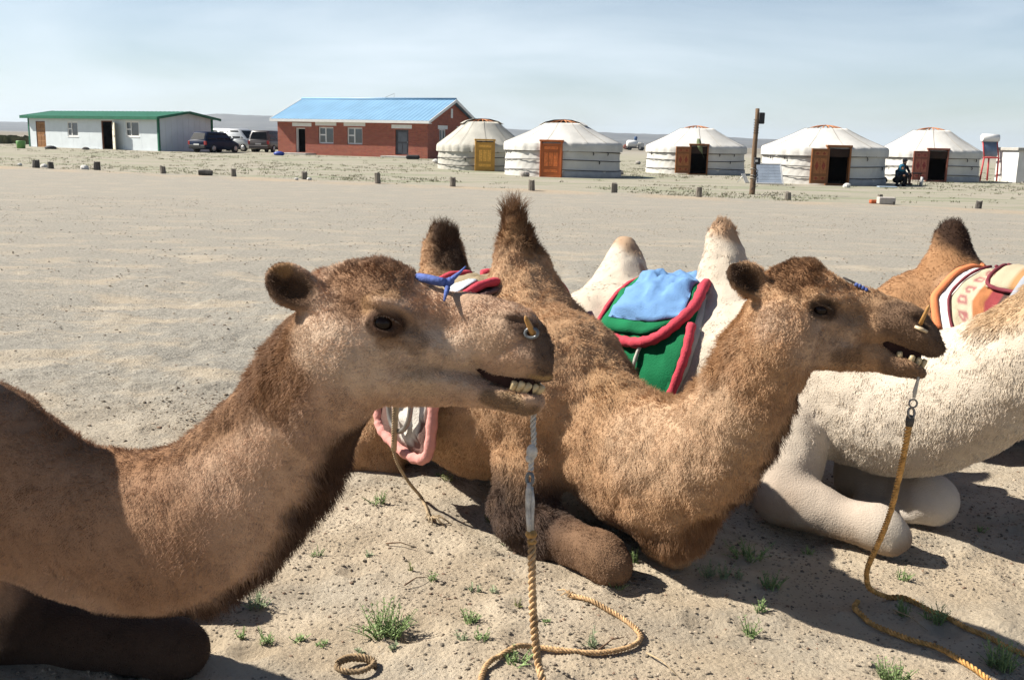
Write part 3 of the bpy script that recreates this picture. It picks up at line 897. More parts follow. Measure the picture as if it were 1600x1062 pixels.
# --- small white shed at the right edge
g = onground(1568, 277)
M_plaster = mk('white_plaster', (.74, .73, .69), .85, .08, 2.5, .01, 10)
d0 = 52.0
ac = P(1588, 277, d0); lc = P(1566, 274, d0+2.6)
yw = R(-4)
sh = empty('white_shed', (ac[0], ac[1], 0), yw, 'small white plastered shed with grey roof slab at the right edge', 'shed')
shH = 55*d0/FPX
MB().box((0, .002, -.1), (3.4, .22, shH-.2)).build('front_wall', M_plaster, sh)
MB().box((-.0, .222, -.1), (.2, 2.8, shH-.2)).build('side_wall', M_plaster, sh)
MB().box((3.2, .222, -.1), (3.4, 2.8, shH-.2)).build('side_wall', M_plaster, sh)
MB().box((.202, 2.6, -.1), (3.198, 2.8, shH-.2)).build('rear_wall', M_plaster, sh)
MB().box((-.12, -.12, shH-.198), (3.5, 2.95, shH-.03), .02).build('roof_slab', M_conc, sh)
MB().box((.3, -.10, -.1), (3.4, -.0, .08)).build('plinth', M_conc, sh)
# ------------------------------------------------------------------ vehicles
M_tyre = mk('tyre_rubber', (.025, .024, .023), .9, .2, 10)
M_carglass = mk('car_glass', (.012, .014, .017), .2, .2, 3, spec=.07)
M_rim = mk('wheel_alloy', (.42, .42, .43), .4, .1, 8, metal=.6)
M_red = mk('tail_lamp', (.38, .02, .02), .25, .1, 8, spec=.6)
M_lampw = mk('clear_lamp', (.70, .68, .62), .2, .08, 8, spec=.6)
M_plate = mk('licence_plate', (.72, .72, .70), .5, .05, 8)
M_bumper = mk('dark_plastic', (.035, .035, .037), .7, .15, 6)

def vehicle(name, loc, heading, paint, L, Wd, zb, zt, H, cab, label, hood=True, cat='car', rear_lamp_z=None):
    """x forward. cab = (rear_bottom, rear_top, front_top, front_bottom) along x"""
    e = empty(name, loc, heading, label, cat, 'vehicles parked between the two houses')
    h = Wd/2
    st = [(-L/2, .42, zt-.10, .86), (-L/2+.06, .30, zt-.02, .95), (-L/2+.35, .24, zt, 1.0), (-L*.2, .22, zt, 1.0), (L*.1, .22, zt-.01, 1.0),
          (cab[3], .23, zt-.02, .99), (L/2-.55, .24, zt-(.14 if hood else .2), .97), (L/2-.2, .27, zt-(.24 if hood else .35), .90), (L/2, .36, zt-(.36 if hood else .5), .74)]
    v, f = [], []
    n = 12
    for x, b, t, w in st:
        hw = h*w
        sec = [(-hw*.80, b), (hw*.80, b), (hw*.95, b+.10), (hw, b+.30), (hw, (b+t)/2+.12), (hw*.975, t-.10), (hw*.93, t-.02), (hw*.80, t+.01),
               (-hw*.80, t+.01), (-hw*.93, t-.02), (-hw*.975, t-.10), (-hw, (b+t)/2+.12), (-hw, b+.30), (-hw*.95, b+.10)]
        n = len(sec)
        v += [(x, y, z) for y, z in sec]
    for i in range(len(st)-1):
        for k in range(n):
            f.append((i*n+k, i*n+(k+1) % n, (i+1)*n+(k+1) % n, (i+1)*n+k))
    f += [tuple(range(n-1, -1, -1)), tuple((len(st)-1)*n+k for k in range(n))]
    body = MB().add(v, f, True)
    # cabin
    rb, rt, ft, fb = cab
    lv = [(0, rb, fb, h*.955), (.45, rb+(rt-rb)*.55, fb+(ft-fb)*.5, h*.90), (.88, rb+(rt-rb)*.92, fb+(ft-fb)*.9, h*.80), (1, rt+.12, ft-.14, h*.70)]
    v, f = [], []
    for t, x0, x1, hw in lv:
        z = zt-.02 + (H-zt+.02)*t
        c = .16
        v += [(x0, -hw+c, z), (x0+c, -hw, z), (x1-c, -hw, z), (x1, -hw+c, z), (x1, hw-c, z), (x1-c, hw, z), (x0+c, hw, z), (x0, hw-c, z)]
    for i in range(3):
        for k in range(8):
            f.append((i*8+k, i*8+(k+1) % 8, (i+1)*8+(k+1) % 8, (i+1)*8+k))
    f.append(tuple(range(24, 32)))
    body.add(v, f, True)
    body.build('body', paint, e)
    def side_pt(x, t, s):
        hw = np.interp(t, [0, .45, .88], [h*.955, h*.90, h*.80]) + .008
        return (x, s*hw, zt-.02+(H-zt+.02)*t)
    cuts_ = [0, .36, .70, 1.0]
    for s in (-1, 1):
        for a_, b_ in zip(cuts_[:-1], cuts_[1:]):
            def xa(u, t): return (rb+(rt-rb)*t*1.05) + .14 + u*((fb+(ft-fb)*t*1.02) - (rb+(rt-rb)*t*1.05) - .30)
            u0, u1 = a_+.02, b_-.02
            q = [side_pt(xa(u0, .10), .10, s), side_pt(xa(u1, .10), .10, s), side_pt(xa(u1, .80), .80, s), side_pt(xa(u0, .80), .80, s)]
            q2 = [(x, y-s*.015, z) for x, y, z in q]
            MB().add(q+q2, [(0,1,2,3), (7,6,5,4), (0,4,5,1), (1,5,6,2), (2,6,7,3), (3,7,4,0)]).build('side_window', M_carglass, e)
    def end_glass(nm, xb_, xt_, out):
        q = []
        for t, y in ((.10, -1), (.10, 1), (.82, 1), (.82, -1)):
            x = xb_ + (xt_-xb_)*np.interp(t, [0, .45, .88], [0, .55 if out < 0 else .5, .92 if out < 0 else .9])
            hw = np.interp(t, [0, .45, .88], [h*.955, h*.90, h*.80])-.17
            q.append((x+out*.012, y*hw, zt-.02+(H-zt+.02)*t))
        q2 = [(x-out*.015, y, z) for x, y, z in q]
        MB().add(q+q2, [(0,1,2,3), (7,6,5,4), (0,4,5,1), (1,5,6,2), (2,6,7,3), (3,7,4,0)]).build(nm, M_carglass, e)
    end_glass('rear_window', rb, rt, -1); end_glass('windscreen', fb, ft, 1)
    for x in (-L*.29, L*.31):
        for s in (-1, 1):
            w = MB().tube([(x, s*(h-.20), .32), (x, s*(h-.19), .32), (x, s*(h-.01), .32), (x, s*(h+.005), .32)], [.26, .325, .325, .27], 18).build('wheel', M_tyre, e)
            MB().tube([(x, s*(h-.05), .32), (x, s*(h+.012), .32), (x, s*(h+.018), .32)], [.20, .20, .08], 14).build('rim', M_rim, w)
    zl = rear_lamp_z or zt-.22
    for s in (-1, 1):
        MB().box((-L/2-.012, s*(h*.86)-.09, zl-.14), (-L/2+.16, s*(h*.86)+.09, zl+.14), .02).build('tail_light', M_red, e)
        MB().box((L/2-.34, s*(h*.74)-.13, zt-.42), (L/2-.14, s*(h*.74)+.13, zt-.26), .03).build('headlight', M_lampw, e)
        MB().box((cab[3]-.45, s*(h+.10)-.10, zt+.02), (cab[3]-.33, s*(h+.10)+.10, zt+.17), .03).build('mirror', paint, e)
    MB().box((-L/2-.05, -h*.88, .30), (-L/2+.10, h*.88, .56), .04).build('rear_bumper', M_bumper if H < 1.6 else paint, e)
    MB().box((L/2-.16, -h*.80, .26), (L/2+.03, h*.80, .46), .04).build('front_bumper', paint, e)
    MB().box((-L/2-.062, -.24, zl-.17), (-L/2-.045, .24, zl-.05)).build('licence_plate', M_plate, e)
    MB().box((L/2-.19, -h*.5, zt-.48), (L/2-.02, h*.5, zt-.33), .03).build('grille', M_bumper, e)
    return e
def car_at(px, py, d):
    p = P(px, py, d); return (p[0], p[1], float(ground_h(p[0], p[1])) - .01)
M_navy = mk('dark_blue_paint', (.008, .018, .05), .5, .2, 3, spec=.12)
M_silver = mk('silver_paint', (.60, .62, .63), .3, .06, 3, metal=.25, spec=.6)
M_grey = mk('dusty_grey_paint', (.10, .09, .088), .4, .15, 3, spec=.5)
vehicle('parked_suv', car_at(337, 240, 74.5), R(68), M_navy, 4.2, 1.66, .25, .92, 1.52, (-2.06, -1.7, .5, 1.2), 'dark navy estate car with white licence plate beside the panel building', cat='car')
vehicle('parked_van', car_at(368, 238, 83), R(-24), M_silver, 5.0, 1.92, .25, 1.02, 1.86, (-2.48, -2.35, 1.0, 1.9), 'silver van with sloping windscreen behind the dark car', cat='van')
vehicle('parked_minivan', car_at(421, 238, 82), R(82), M_grey, 4.6, 1.84, .25, 1.0, 1.74, (-2.28, -2.05, .9, 1.7), 'dusty dark grey minivan seen from behind at the brick house corner', cat='van')

# far vehicles on the plain
def far_truck(loc, heading, label):
    e = empty('water_truck', loc, heading, label, 'truck')
    MB().box((-2.4, -1.0, .55), (2.3, 1.0, .8), .05).build('chassis', M_bumper, e)
    MB().box((1.0, -1.0, .802), (2.4, 1.0, 2.2), .18).build('cab', M_white, e)
    MB().lathe([(.0, -1.5), (.75, -1.5), (.98, -1.2), (.98, 1.2), (.75, 1.5), (.0, 1.5)], 16).build('tank', M_wpaint, e, Matrix.Translation((-.9, 0, 1.78)) @ Matrix.Rotation(R(90), 4, 'Y'))
    MB().lathe([(.0, 0), (.42, 0), (.45, .5), (.42, 1.0), (.0, 1.0)], 12, c=(.1, 0, 2.78)).build('barrel', M_navy2, e)
    for x in (-1.6, 1.6):
        for s in (-1, 1): MB().tube([(x, s*.7, .45), (x, s*1.0, .45)], .45, 12).build('wheel', M_tyre, e)
M_navy2 = mk('blue_barrel', (.03, .09, .22), .5, .1, 4)
p = P(992, 237, 280); far_truck((p[0], p[1], 0), R(8), 'tiny white tank truck with blue barrel far off on the plain')
p = P(979, 237, 285)
blob('fuel_drum_heap', (p[0], p[1], .9), 1.1, mk('rusty_red', (.16, .06, .045), .9, .3, 3), 'small rusty red heap left of the far white truck', 'heap', seed=40)
p = P(1002, 238, 270)
blob('dark_bale', (p[0], p[1], .5), .8, M_bumper, 'small dark bale right of the far white truck', 'bale', seed=41)
p = onground(997, 257); blob('stone', (p[0], p[1], .12), .22, M_stone, 'lone grey stone on the plain between two gers', 'stone', seed=44)

# ------------------------------------------------------------------ pole, solar panels, water heater
M_pole = mk('weathered_pole', (.155, .10, .06), .9, .3, 5, .01, 25, stretch=(1, 1, .15))
b0 = onground(1175, 304); dpole = (b0 - CC) @ FW
t0 = P(1183.5, 170, dpole)
lp = empty('lamp_pole', tuple(b0), 0, 'leaning rough wooden pole with a dark floodlight near its top', 'pole')
tp = t0 - b0
pts = [tuple(tp*t + np.array([.012*math.sin(t*9), 0, 0])) for t in np.linspace(-.04, 1, 14)]
MB().tube(pts, [.095-.03*t for t in np.linspace(0, 1, 14)], 10).build('pole', M_pole, lp)
def on(t): return tp*t
fxm = MB(); c = on(.905)
fxm.box((c[0]+.05, c[1]-.10, c[2]-.22), (c[0]+.24, c[1]+.10, c[2]+.14), .02, )
fl_ = fxm.build('floodlight', M_bumper, lp)
MB().box((c[0]+.03, c[1]-.03, c[2]-.20), (c[0]+.048, c[1]+.03, c[2]+.05)).build('bracket', M_tin, lp)
for k in range(6):
    q = on(.72+.03*k); a = 2*math.pi
    MB().tube([(q[0]+.088*math.cos(t), q[1]+.088*math.sin(t), q[2]+.01*math.sin(3*t)) for t in np.linspace(0, a, 12, endpoint=False)], .008, 4, closed=True).build('wire_wrap', M_hair, lp)
q = on(.36)
bx = MB(); bx.box((q[0]-.03, q[1]-.22, q[2]-.02), (q[0]+.16, q[1]-.09, q[2]+.20), .02); sw = bx.build('switch_box', M_bumper, lp)
MB().box((q[0]+.0, q[1]-.235, q[2]+.06), (q[0]+.07, q[1]-.222, q[2]+.13)).build('cover', M_wpaint, sw)
wr = MB()
rr = random.Random(4)
for k in range(7):
    z0 = .36-.03*k; pts = []
    q0 = on(max(.16, z0)); 
    for j in range(8):
        t = j/7
        pts.append((q0[0]+rr.uniform(-.10, .16)*math.sin(t*3.1), q0[1]-.10+rr.uniform(-.05, .05), q0[2]-.5*t))
    wr.tube(pts, .012, 4)
wr.build('loose_wires', M_hair, lp)['kind'] = 'stuff'
for i, t in enumerate((.30, .22, .19)):
    q = on(t)
    MB().tube([(q[0]+.09*math.cos(a), q[1]+.09*math.sin(a), q[2]+.02*math.sin(2*a)) for a in np.linspace(0, 6.28, 12, endpoint=False)], .02, 5, closed=True).build('cloth_tie', M_cordw, lp)

M_cell = mk('solar_cells', (.33, .38, .45), .35, .12, 3, spec=.7)
M_alu = mk('aluminium_frame', (.70, .70, .69), .4, .05, 5, metal=.3)
bl = onground(1181, 289); dd = (bl-CC) @ FW
br = P(1223, 287, dd); tl = P(1193.5, 262, dd+.62)
w_ = br - bl; w_ = np.linalg.norm(w_)
h_ = 1.02
yaw_ = math.atan2(br[1]-bl[1], br[0]-bl[0])
sp = empty('solar_module', (bl[0], bl[1], 0), yaw_, 'large blue grey solar panel tilted on the ground before the big ger', 'solar panel', 'solar panels')
Mt = Matrix.Shear('XY', 4, (0, 0)) @ Matrix.Rotation(R(50), 4, 'X')
Mt = Matrix.Translation((0, 0, .05)) @ Matrix.Rotation(R(52), 4, 'X')
w_ = 1.14
fm = MB(); t = .045
fm.box((0, 0, -.02), (t, h_, .03)); fm.box((w_-t, 0, -.02), (w_, h_, .03)); fm.box((t, .001, -.019), (w_-t, t, .029)); fm.box((t, h_-t, -.019), (w_-t, h_-.001, .029))
fm.build('frame', M_alu, sp, Mt)
for i in range(4):
    for j in range(6):
        x0 = t+.01+(w_-2*t-.02)*i/4; y0 = t+.01+(h_-2*t-.02)*j/6
        MB().box((x0+.006, y0+.006, .004), (x0+(w_-2*t-.02)/4-.006, y0+(h_-2*t-.02)/6-.006, .012)).build('cell', M_cell, sp, Mt)
MB().box((t, t, -.01), (w_-t, h_-t, .003)).build('backing', M_wpaint, sp, Mt)
tops = [Mt @ Vector((x, h_*.92, -.03)) for x in (.12, w_-.12)]
for q in tops:
    MB().tube([q, (q.x, q.y+.42, 0)], .02, 6).build('leg', M_alu, sp)
p = onground(1166, 286)
sp2 = empty('solar_module', (p[0]-.05, p[1], 0), R(62), 'small narrow solar panel seen edge on beside the lamp pole', 'solar panel', 'solar panels')
Mt = Matrix.Rotation(R(62), 4, 'X')
MB().box((0, 0, 0), (.55, .42, .03), .004).build('frame', M_alu, sp2, Mt)
MB().box((.02, .02, .031), (.53, .40, .036)).build('cell', M_cell, sp2, Mt)
MB().tube([(.27, .16, .34), (.27, .42, 0)], .015, 5).build('leg', M_alu, sp2)

# solar water heater on a red stand
dH = 54.0
bl = P(1532, 274, dH); s_ = dH/FPX
hw_ = 27*s_
wh = empty('solar_water_heater', (bl[0], bl[1], 0), R(3), 'solar water heater with white tank on a tall red steel stand', 'water heater')
M_redst = mk('red_steel', (.55, .07, .075), .5, .12, 6)
Hs, Ht = 36*s_, 66*s_
for x in (0, hw_):
    for y in (0, 1.0):
        MB().tube([(x, y, -.05), (x+(.10 if x == 0 else -.04), y, Hs)], .045, 6).build('leg', M_redst, wh)
st = MB()
st.tube([(.10, 0, Hs), (hw_-.04, 0, Hs)], .05, 6); st.tube([(.10, 1.0, Hs), (hw_-.04, 1.0, Hs)], .05, 6); st.tube([(.10, 0, Hs), (.10, 1.0, Hs)], .05, 6); st.tube([(hw_-.04, 0, Hs), (hw_-.04, 1.0, Hs)], .05, 6)
st.build('top_frame', M_redst, wh)
MB().tube([(.10, .0, Hs), (.10, .36, Ht-.1)], .035, 6).build('riser', M_redst, wh); MB().tube([(hw_-.04, .0, Hs), (hw_-.04, .36, Ht-.1)], .035, 6).build('riser', M_redst, wh)
M_tube = mk('glass_tubes', (.20, .26, .36), .2, .15, 4, spec=.7)
for k in range(14):
    x = .17 + (hw_-.28)*k/13
    MB().tube([(x, .05, Hs+.10), (x, .32, Ht-.20)], .027, 6).build('tube', M_tube, wh)
for q0, q1 in (((.12, .20, Hs+.15), (hw_-.08, .42, Ht-.25)), ((hw_-.08, .20, Hs+.15), (.12, .42, Ht-.25))):
    MB().tube([q0, q1], .022, 5).build('brace', M_tin, wh)
MB().box((.14, .10, Hs+.05), (hw_-.1, .14, Hs+.10)).build('lower_rail', M_tin, wh)
tk = MB().tube([(.04, .36, Ht), (.06, .36, Ht), (hw_+.02, .36, Ht), (hw_+.04, .36, Ht)], [.17, .21, .21, .17], 16).build('tank', M_wpaint, wh)
MB().box((.06, .31, Ht-.26), (hw_+.02, .41, Ht-.20)).build('tank_cradle', M_tin, wh)
wp = onground(1562, 276)
MB().tube([(hw_+.12, .5, Ht-.5), (hw_+.2, .4, Hs), (hw_+.2, .4, .02)], .03, 6).build('pipe', M_wpaint, wh)

# ------------------------------------------------------------------ stumps along the edge of the gravel field
M_stump = mk('old_stump', (.20, .175, .145), .95, .35, 14, .012, 40, stretch=(1, 1, .25))
M_stumpd = mk('dark_stump', (.105, .095, .085), .95, .35, 14, .012, 40, stretch=(1, 1, .25))
def stump(px, py, hpx, wpx, label, seed, dark=False, lean=0.0):
    g = onground(px, py); d = (g-CC) @ FW; s = d/FPX
    h, w = hpx*s, wpx*s
    q = random.Random(seed)
    m = MB(); n = 8
    v, f = [], []
    rad = [w/2*q.uniform(.86, 1.12) for _ in range(n)]
    for i, z in enumerate((-.08, h*.35, h*.7, h)):
        for k in range(n):
            a = 2*math.pi*k/n+.3
            r = rad[k]*(1.04, 1.0, .97, .93)[i]*q.uniform(.96, 1.04)
            v.append((r*math.cos(a)+lean*z, r*math.sin(a), z+(q.uniform(-.045, .03)*h/.4 if i == 3 else 0)))
    v.append((lean*h, 0, h-.01))
    for i in range(3):
        for k in range(n): f.append((i*n+k, i*n+(k+1) % n, (i+1)*n+(k+1) % n, (i+1)*n+k))
    for k in range(n): f.append((3*n+k, 3*n+(k+1) % n, 4*n))
    o = m.add(v, f, False).build('wooden_stump', M_stumpd if dark else M_stump)
    o.location = (g[0], g[1], g[2]+float(ground_bumps(np.array([g[0]]), np.array([g[1]]))[0])-.02); o.rotation_euler.z = q.uniform(0, 6)
    tag(o, label, 'stump', 'stumps along the edge of the gravel field')
    return o
STUMPS = [(56, 263, 13, 11, 'dark stump at the far left end of the stump row', True), (79, 264, 11, 9, 'dark stump with a pale stone, second from the left end', True),
          (152, 267, 14, 10, 'dark stump below the left window of the panel building', True), (255, 273, 13, 9, 'grey stump in front of the panel building gable corner', False),
          (365, 277, 13, 9, 'grey stump below the parked silver van', False), (476, 281, 13, 9, 'stump with white stones at its foot below the brick house', False),
          (590.5, 288, 16, 9.5, 'tall grey stump in front of the brick house windows', False), (707, 293, 15, 9.5, 'grey stump in front of the cream ger', False),
          (831, 300, 17, 10, 'tall stump in front of the orange ger door', False), (959, 304.5, 15.5, 10, 'stump between the orange door ger and the third ger', False),
          (1092, 309, 16, 9.5, 'pale squared stump in front of the third ger', False), (1231, 313.5, 14, 10, 'stump half hidden in dry grass below the solar panel', False),
          (1528, 327, 13.5, 11, 'dark squared stump at the right end of the stump row', True), (1375, 312, 9, 9, 'low grey stump behind the fallen white block', False)]
for i, (px, py, h, w, lb, dk) in enumerate(STUMPS): stump(px, py, h, w, lb, i, dk, lean=(.06 if i % 3 == 0 else -.03))
def lying(name, px, py, L, r, mat, label, cat, rz, box=False):
    g = onground(px, py)
    m = MB()
    if box: m.box((-L/2, -r, 0), (L/2, r, r*1.5), .02)
    else: m.tube([(-L/2, 0, r*.9), (0, .02, r), (L/2, 0, r*.9)], [r*.95, r, r*.9], 9, smooth=False)
    o = m.build(name, mat); o.location = tuple(g+np.array([0, 0, .02])); o.rotation_euler.z = rz
    return tag(o, label, cat)
lying('fallen_post', 321, 275, .50, .11, M_stumpd, 'short dark post lying flat between two grey stumps', 'post', R(4))
lying('concrete_block', 1384, 320, .46, .13, mk('pale_block', (.50, .46, .41), .95, .1, 8, .01, 30), 'pale concrete block lying beside an orange brick', 'block', R(-3), True)
lying('orange_brick', 1365, 319, .24, .07, mk('orange_brick_clay', (.48, .13, .055), .9, .15, 8), 'orange brick lying at the end of the stump row', 'brick', R(12), True)
stump(1396, 321, 6.5, 4, 'thin dark stub at the right end of the concrete block', 31, True)
for i, (px, py, r, lb) in enumerate([(463, 282, .08, 'small white stone left of the stump below the brick house'), (483, 282, .09, 'small white stone right of the stump below the brick house'),
        (69, 262, .16, 'pale stone between the two leftmost stumps'), (132, 265, .19, 'pale grey stone left of the third stump'), (31, 259, .1, 'tiny white stone left of the stump row')]):
    g = onground(px, py); blob('stone', (g[0], g[1], g[2]+.05), r, M_stonew, lb, 'stone', 'stones along the stump row', seed=60+i)
# things lying by the houses
p = onground(436, 243)
o = MB().sphere((0, 0, .12), .30, 10, 6, (1.3, .8, .55)).build('blue_bag', mk('blue_plastic', (.03, .07, .35), .5, .2, 8)); o.location = tuple(p); tag(o, 'crumpled blue bag lying at the brick house corner', 'bag')
p = onground(645, 249)
o = MB().box((-.45, -.2, 0), (.45, .2, .28), .08).build('black_bundle', M_bumper); o.location = tuple(p); tag(o, 'low black bundle beside the dark door of the brick house', 'bundle')
p = onground(79, 233)
o = MB().sphere((0, 0, .08), .35, 10, 6, (1.3, .7, .5)).build('black_bundle', M_bumper); o.location = tuple(p); tag(o, 'low black bundle beside the wooden door of the panel building', 'bundle')
p = onground(134, 234)
o = MB().sphere((0, 0, .05), .22, 10, 6, (1.3, .7, .7)).build('dark_tuft', M_stumpd); o.location = tuple(p); tag(o, 'small dark clump at the foot of the panel building wall', 'clump')
p = onground(33, 232)
o = MB().lathe([(0, 0), (.28, 0), (.33, .5), (.30, .55), (0, .5)], 14).build('green_bucket', mk('green_plastic', (.16, .36, .10), .5, .1, 5)); o.location = tuple(p); tag(o, 'bright green bucket at the left corner of the panel building', 'bucket')
# low scrub at the far left
rs = random.Random(5)
m = MB()
for k in range(420):
    X = rs.uniform(-75, -40); Y = rs.uniform(96, 135)
    if X/Y > -.36: continue
    h = rs.uniform(.15, .8)
    for j in range(5):
        a = rs.uniform(0, 6.28); r = rs.uniform(.2, .7)
        c = (X+rs.uniform(-.5, .5), Y+rs.uniform(-.5, .5), .2)
        m.add([(c[0]-r, c[1], c[2]), (c[0]+r*.8, c[1]+.1, c[2]), (c[0]+r*.4, c[1]+.05, c[2]+h), (c[0]-r*.3, c[1]-.1, c[2]+h*rs.uniform(.7, 1.1))], [(0,1,2,3)])
o = m.build('scrub', mk('scrub_green', (.13, .135, .075), .95, .4, .6)); tag(o, kind='stuff')
# ------------------------------------------------------------------ bodies grown from distance fields
def fine_axis(lo, hi, coarse, zones):
    """grid line positions; zones = [(a,b,fine)]"""
    out = [lo]
    while out[-1] < hi:
        x = out[-1]; st = coarse
        for a, b, f in zones:
            dist = max(a-x, x-b, 0)
            st = min(st, f + dist*.12)
        out.append(x+st)
    return np.array(out, np.float64)

class Field:
    def __init__(self, xs, ys, zs):
        self.a = (xs, ys, zs)
        self.v = np.full((len(xs), len(ys), len(zs)), .25, np.float32)
    def sub(self, lo, hi):
        sl = []
        for k in range(3):
            i0 = max(0, np.searchsorted(self.a[k], lo[k])-1); i1 = min(len(self.a[k]), np.searchsorted(self.a[k], hi[k])+1)
            if i1 - i0 < 1: return None, None
            sl.append(slice(i0, i1))
        pts = [self.a[k][sl[k]].astype(np.float32) for k in range(3)]
        return tuple(sl), np.meshgrid(*pts, indexing='ij')
    def merge(self, sl, d, k, op='add'):
        a = self.v[sl]; d = d.astype(np.float32)
        if op == 'add':
            h = np.clip(.5+.5*(a-d)/k, 0, 1)
            self.v[sl] = a*(1-h) + d*h - k*h*(1-h)
        else:                       # carve
            d = -d
            h = np.clip(.5-.5*(a-d)/k, 0, 1)
            self.v[sl] = a*(1-h) + d*h + k*h*(1-h)
    def cone(self, a, b, ra, rb, k=.04, flat=None, op='add'):
        a, b = np.asarray(a, float), np.asarray(b, float)
        r = max(ra, rb) + k + .03
        sl, g = self.sub(np.minimum(a, b)-r, np.maximum(a, b)+r)
        if sl is None: return
        q = [g[i]-np.float32(a[i]) for i in range(3)]
        ab = b-a
        if flat is not None:
            lv, fk = flat
            dt = sum(q[i]*np.float32(lv[i]) for i in range(3))*np.float32(fk-1)
            q = [q[i]+dt*np.float32(lv[i]) for i in range(3)]
            ab = ab + lv*np.dot(ab, lv)*(fk-1)
        L2 = max(1e-9, float(ab @ ab))
        t = np.clip(sum(q[i]*np.float32(ab[i]) for i in range(3))/np.float32(L2), 0, 1)
        d = np.sqrt(sum((q[i]-t*np.float32(ab[i]))**2 for i in range(3))) - (ra + (rb-ra)*t)
        self.merge(sl, d, k, op)
    def chain(self, pts, k=.04, kin=None, flat=None, op='add', sub=1):
        """pts: [(xyz, r)] joined by tapering pieces along a smooth curve"""
        pos = np.array([p for p, r in pts], float); rad = np.array([r for p, r in pts], float)
        if sub > 1:
            pos, rad = spline(pos, sub), spline(rad[:, None], sub)[:, 0]
        for i in range(len(pos)-1):
            self.cone(pos[i], pos[i+1], rad[i], rad[i+1], k if i == 0 or kin is None else kin, flat, op)
    def ball(self, c, r, k=.03, op='add', ax=None, rad=None):
        c = np.asarray(c, float)
        if rad is None: return self.cone(c, c, r, r, k, None, op)
        m = max(rad)+k+.02
        sl, g = self.sub(c-m, c+m)
        if sl is None: return
        q = [g[i]-np.float32(c[i]) for i in range(3)]
        u = [sum(q[i]*np.float32(ax[j][i]) for i in range(3))/np.float32(rad[j]) for j in range(3)]
        n = np.sqrt(u[0]**2+u[1]**2+u[2]**2)
        self.merge(sl, (n-1)*min(rad), k, op)
    def mesh(self):
        return surface_nets(self.v, *self.a)

def spline(p, sub):
    p = np.asarray(p, float); n = len(p)
    e = np.concatenate([[2*p[0]-p[1]], p, [2*p[-1]-p[-2]]])
    out = []
    for i in range(n-1):
        a, b, c, d = e[i], e[i+1], e[i+2], e[i+3]
        for j in range(sub):
            t = j/sub
            out.append(.5*((2*b)+(c-a)*t+(2*a-5*b+4*c-d)*t*t+(3*b-a-3*c+d)*t**3))
    out.append(p[-1])
    return np.array(out)

def surface_nets(val, xs, ys, zs):
    s = (val < 0)
    c8 = np.zeros(tuple(n-1 for n in val.shape), np.int8)
    for i in (0, 1):
        for j in (0, 1):
            for k in (0, 1):
                c8 += s[i:val.shape[0]-1+i, j:val.shape[1]-1+j, k:val.shape[2]-1+k]
    I, J, K = np.nonzero((c8 > 0) & (c8 < 8))
    idx = np.full(c8.shape, -1, np.int32); idx[I, J, K] = np.arange(len(I))
    acc = np.zeros((len(I), 3)); cnt = np.zeros(len(I))
    AX = (xs, ys, zs)
    corners = [(i, j, k) for i in (0, 1) for j in (0, 1) for k in (0, 1)]
    for a in corners:
        for ax in range(3):
            if a[ax]: continue
            b = list(a); b[ax] = 1
            va = val[I+a[0], J+a[1], K+a[2]]; vb = val[I+b[0], J+b[1], K+b[2]]
            m = (va < 0) != (vb < 0)
            if not m.any(): continue
            t = va[m]/(va[m]-vb[m])
            for q in range(3):
                ind = (I, J, K)[q][m]
                lo = AX[q][ind+a[q]]; hi = AX[q][ind+b[q]]
                acc[m, q] += lo + (hi-lo)*t
            cnt[m] += 1
    v = acc/cnt[:, None]
    faces = []
    for ax in range(3):
        n = [slice(1, -1)]*3
        lo = [slice(1, -1)]*3; lo[ax] = slice(0, -1)
        hi = [slice(1, -1)]*3; hi[ax] = slice(1, None)
        sa, sb = s[tuple(lo)], s[tuple(hi)]
        off = [1, 1, 1]; off[ax] = 0
        E = np.nonzero(sa != sb)
        e = [E[q]+off[q] for q in range(3)]
        flip = sa[E]
        u, w = [(1, 2), (2, 0), (0, 1)][ax]
        def cell(du, dw):
            p = [e[0].copy(), e[1].copy(), e[2].copy()]
            p[u] += du; p[w] += dw
            return idx[p[0], p[1], p[2]]
        q = np.stack([cell(-1, -1), cell(0, -1), cell(0, 0), cell(-1, 0)], 1)
        q[~flip] = q[~flip][:, ::-1]
        faces.append(q)
    f = np.concatenate(faces)
    f = f[(f >= 0).all(1)]
    return v, f

def largest_island(v, f):
    """keep the biggest connected piece"""
    n = len(v); lab = np.arange(n)
    e = np.concatenate([f[:, [0, 1]], f[:, [1, 2]], f[:, [2, 3]], f[:, [3, 0]]])
    while True:
        m = np.minimum(lab[e[:, 0]], lab[e[:, 1]])
        new = lab.copy()
        np.minimum.at(new, e[:, 0], m); np.minimum.at(new, e[:, 1], m)
        new = new[new]
        if (new == lab).all(): break
        lab = new
    u, c = np.unique(lab, return_counts=True)
    keep = lab == u[c.argmax()]
    mp = -np.ones(n, int); mp[keep] = np.arange(keep.sum())
    return v[keep], mp[f[keep[f[:, 0]]]]

def relax(v, f, it=2, amt=.5):
    e = np.concatenate([f[:, [0, 1]], f[:, [1, 2]], f[:, [2, 3]], f[:, [3, 0]]])
    n = len(v)
    deg = np.bincount(e[:, 0], minlength=n) + np.bincount(e[:, 1], minlength=n)
    for _ in range(it):
        s = np.stack([np.bincount(e[:, 0], v[e[:, 1], k], n) + np.bincount(e[:, 1], v[e[:, 0], k], n) for k in range(3)], 1)
        v = v*(1-amt) + amt*s/np.maximum(deg, 1)[:, None]
    return v

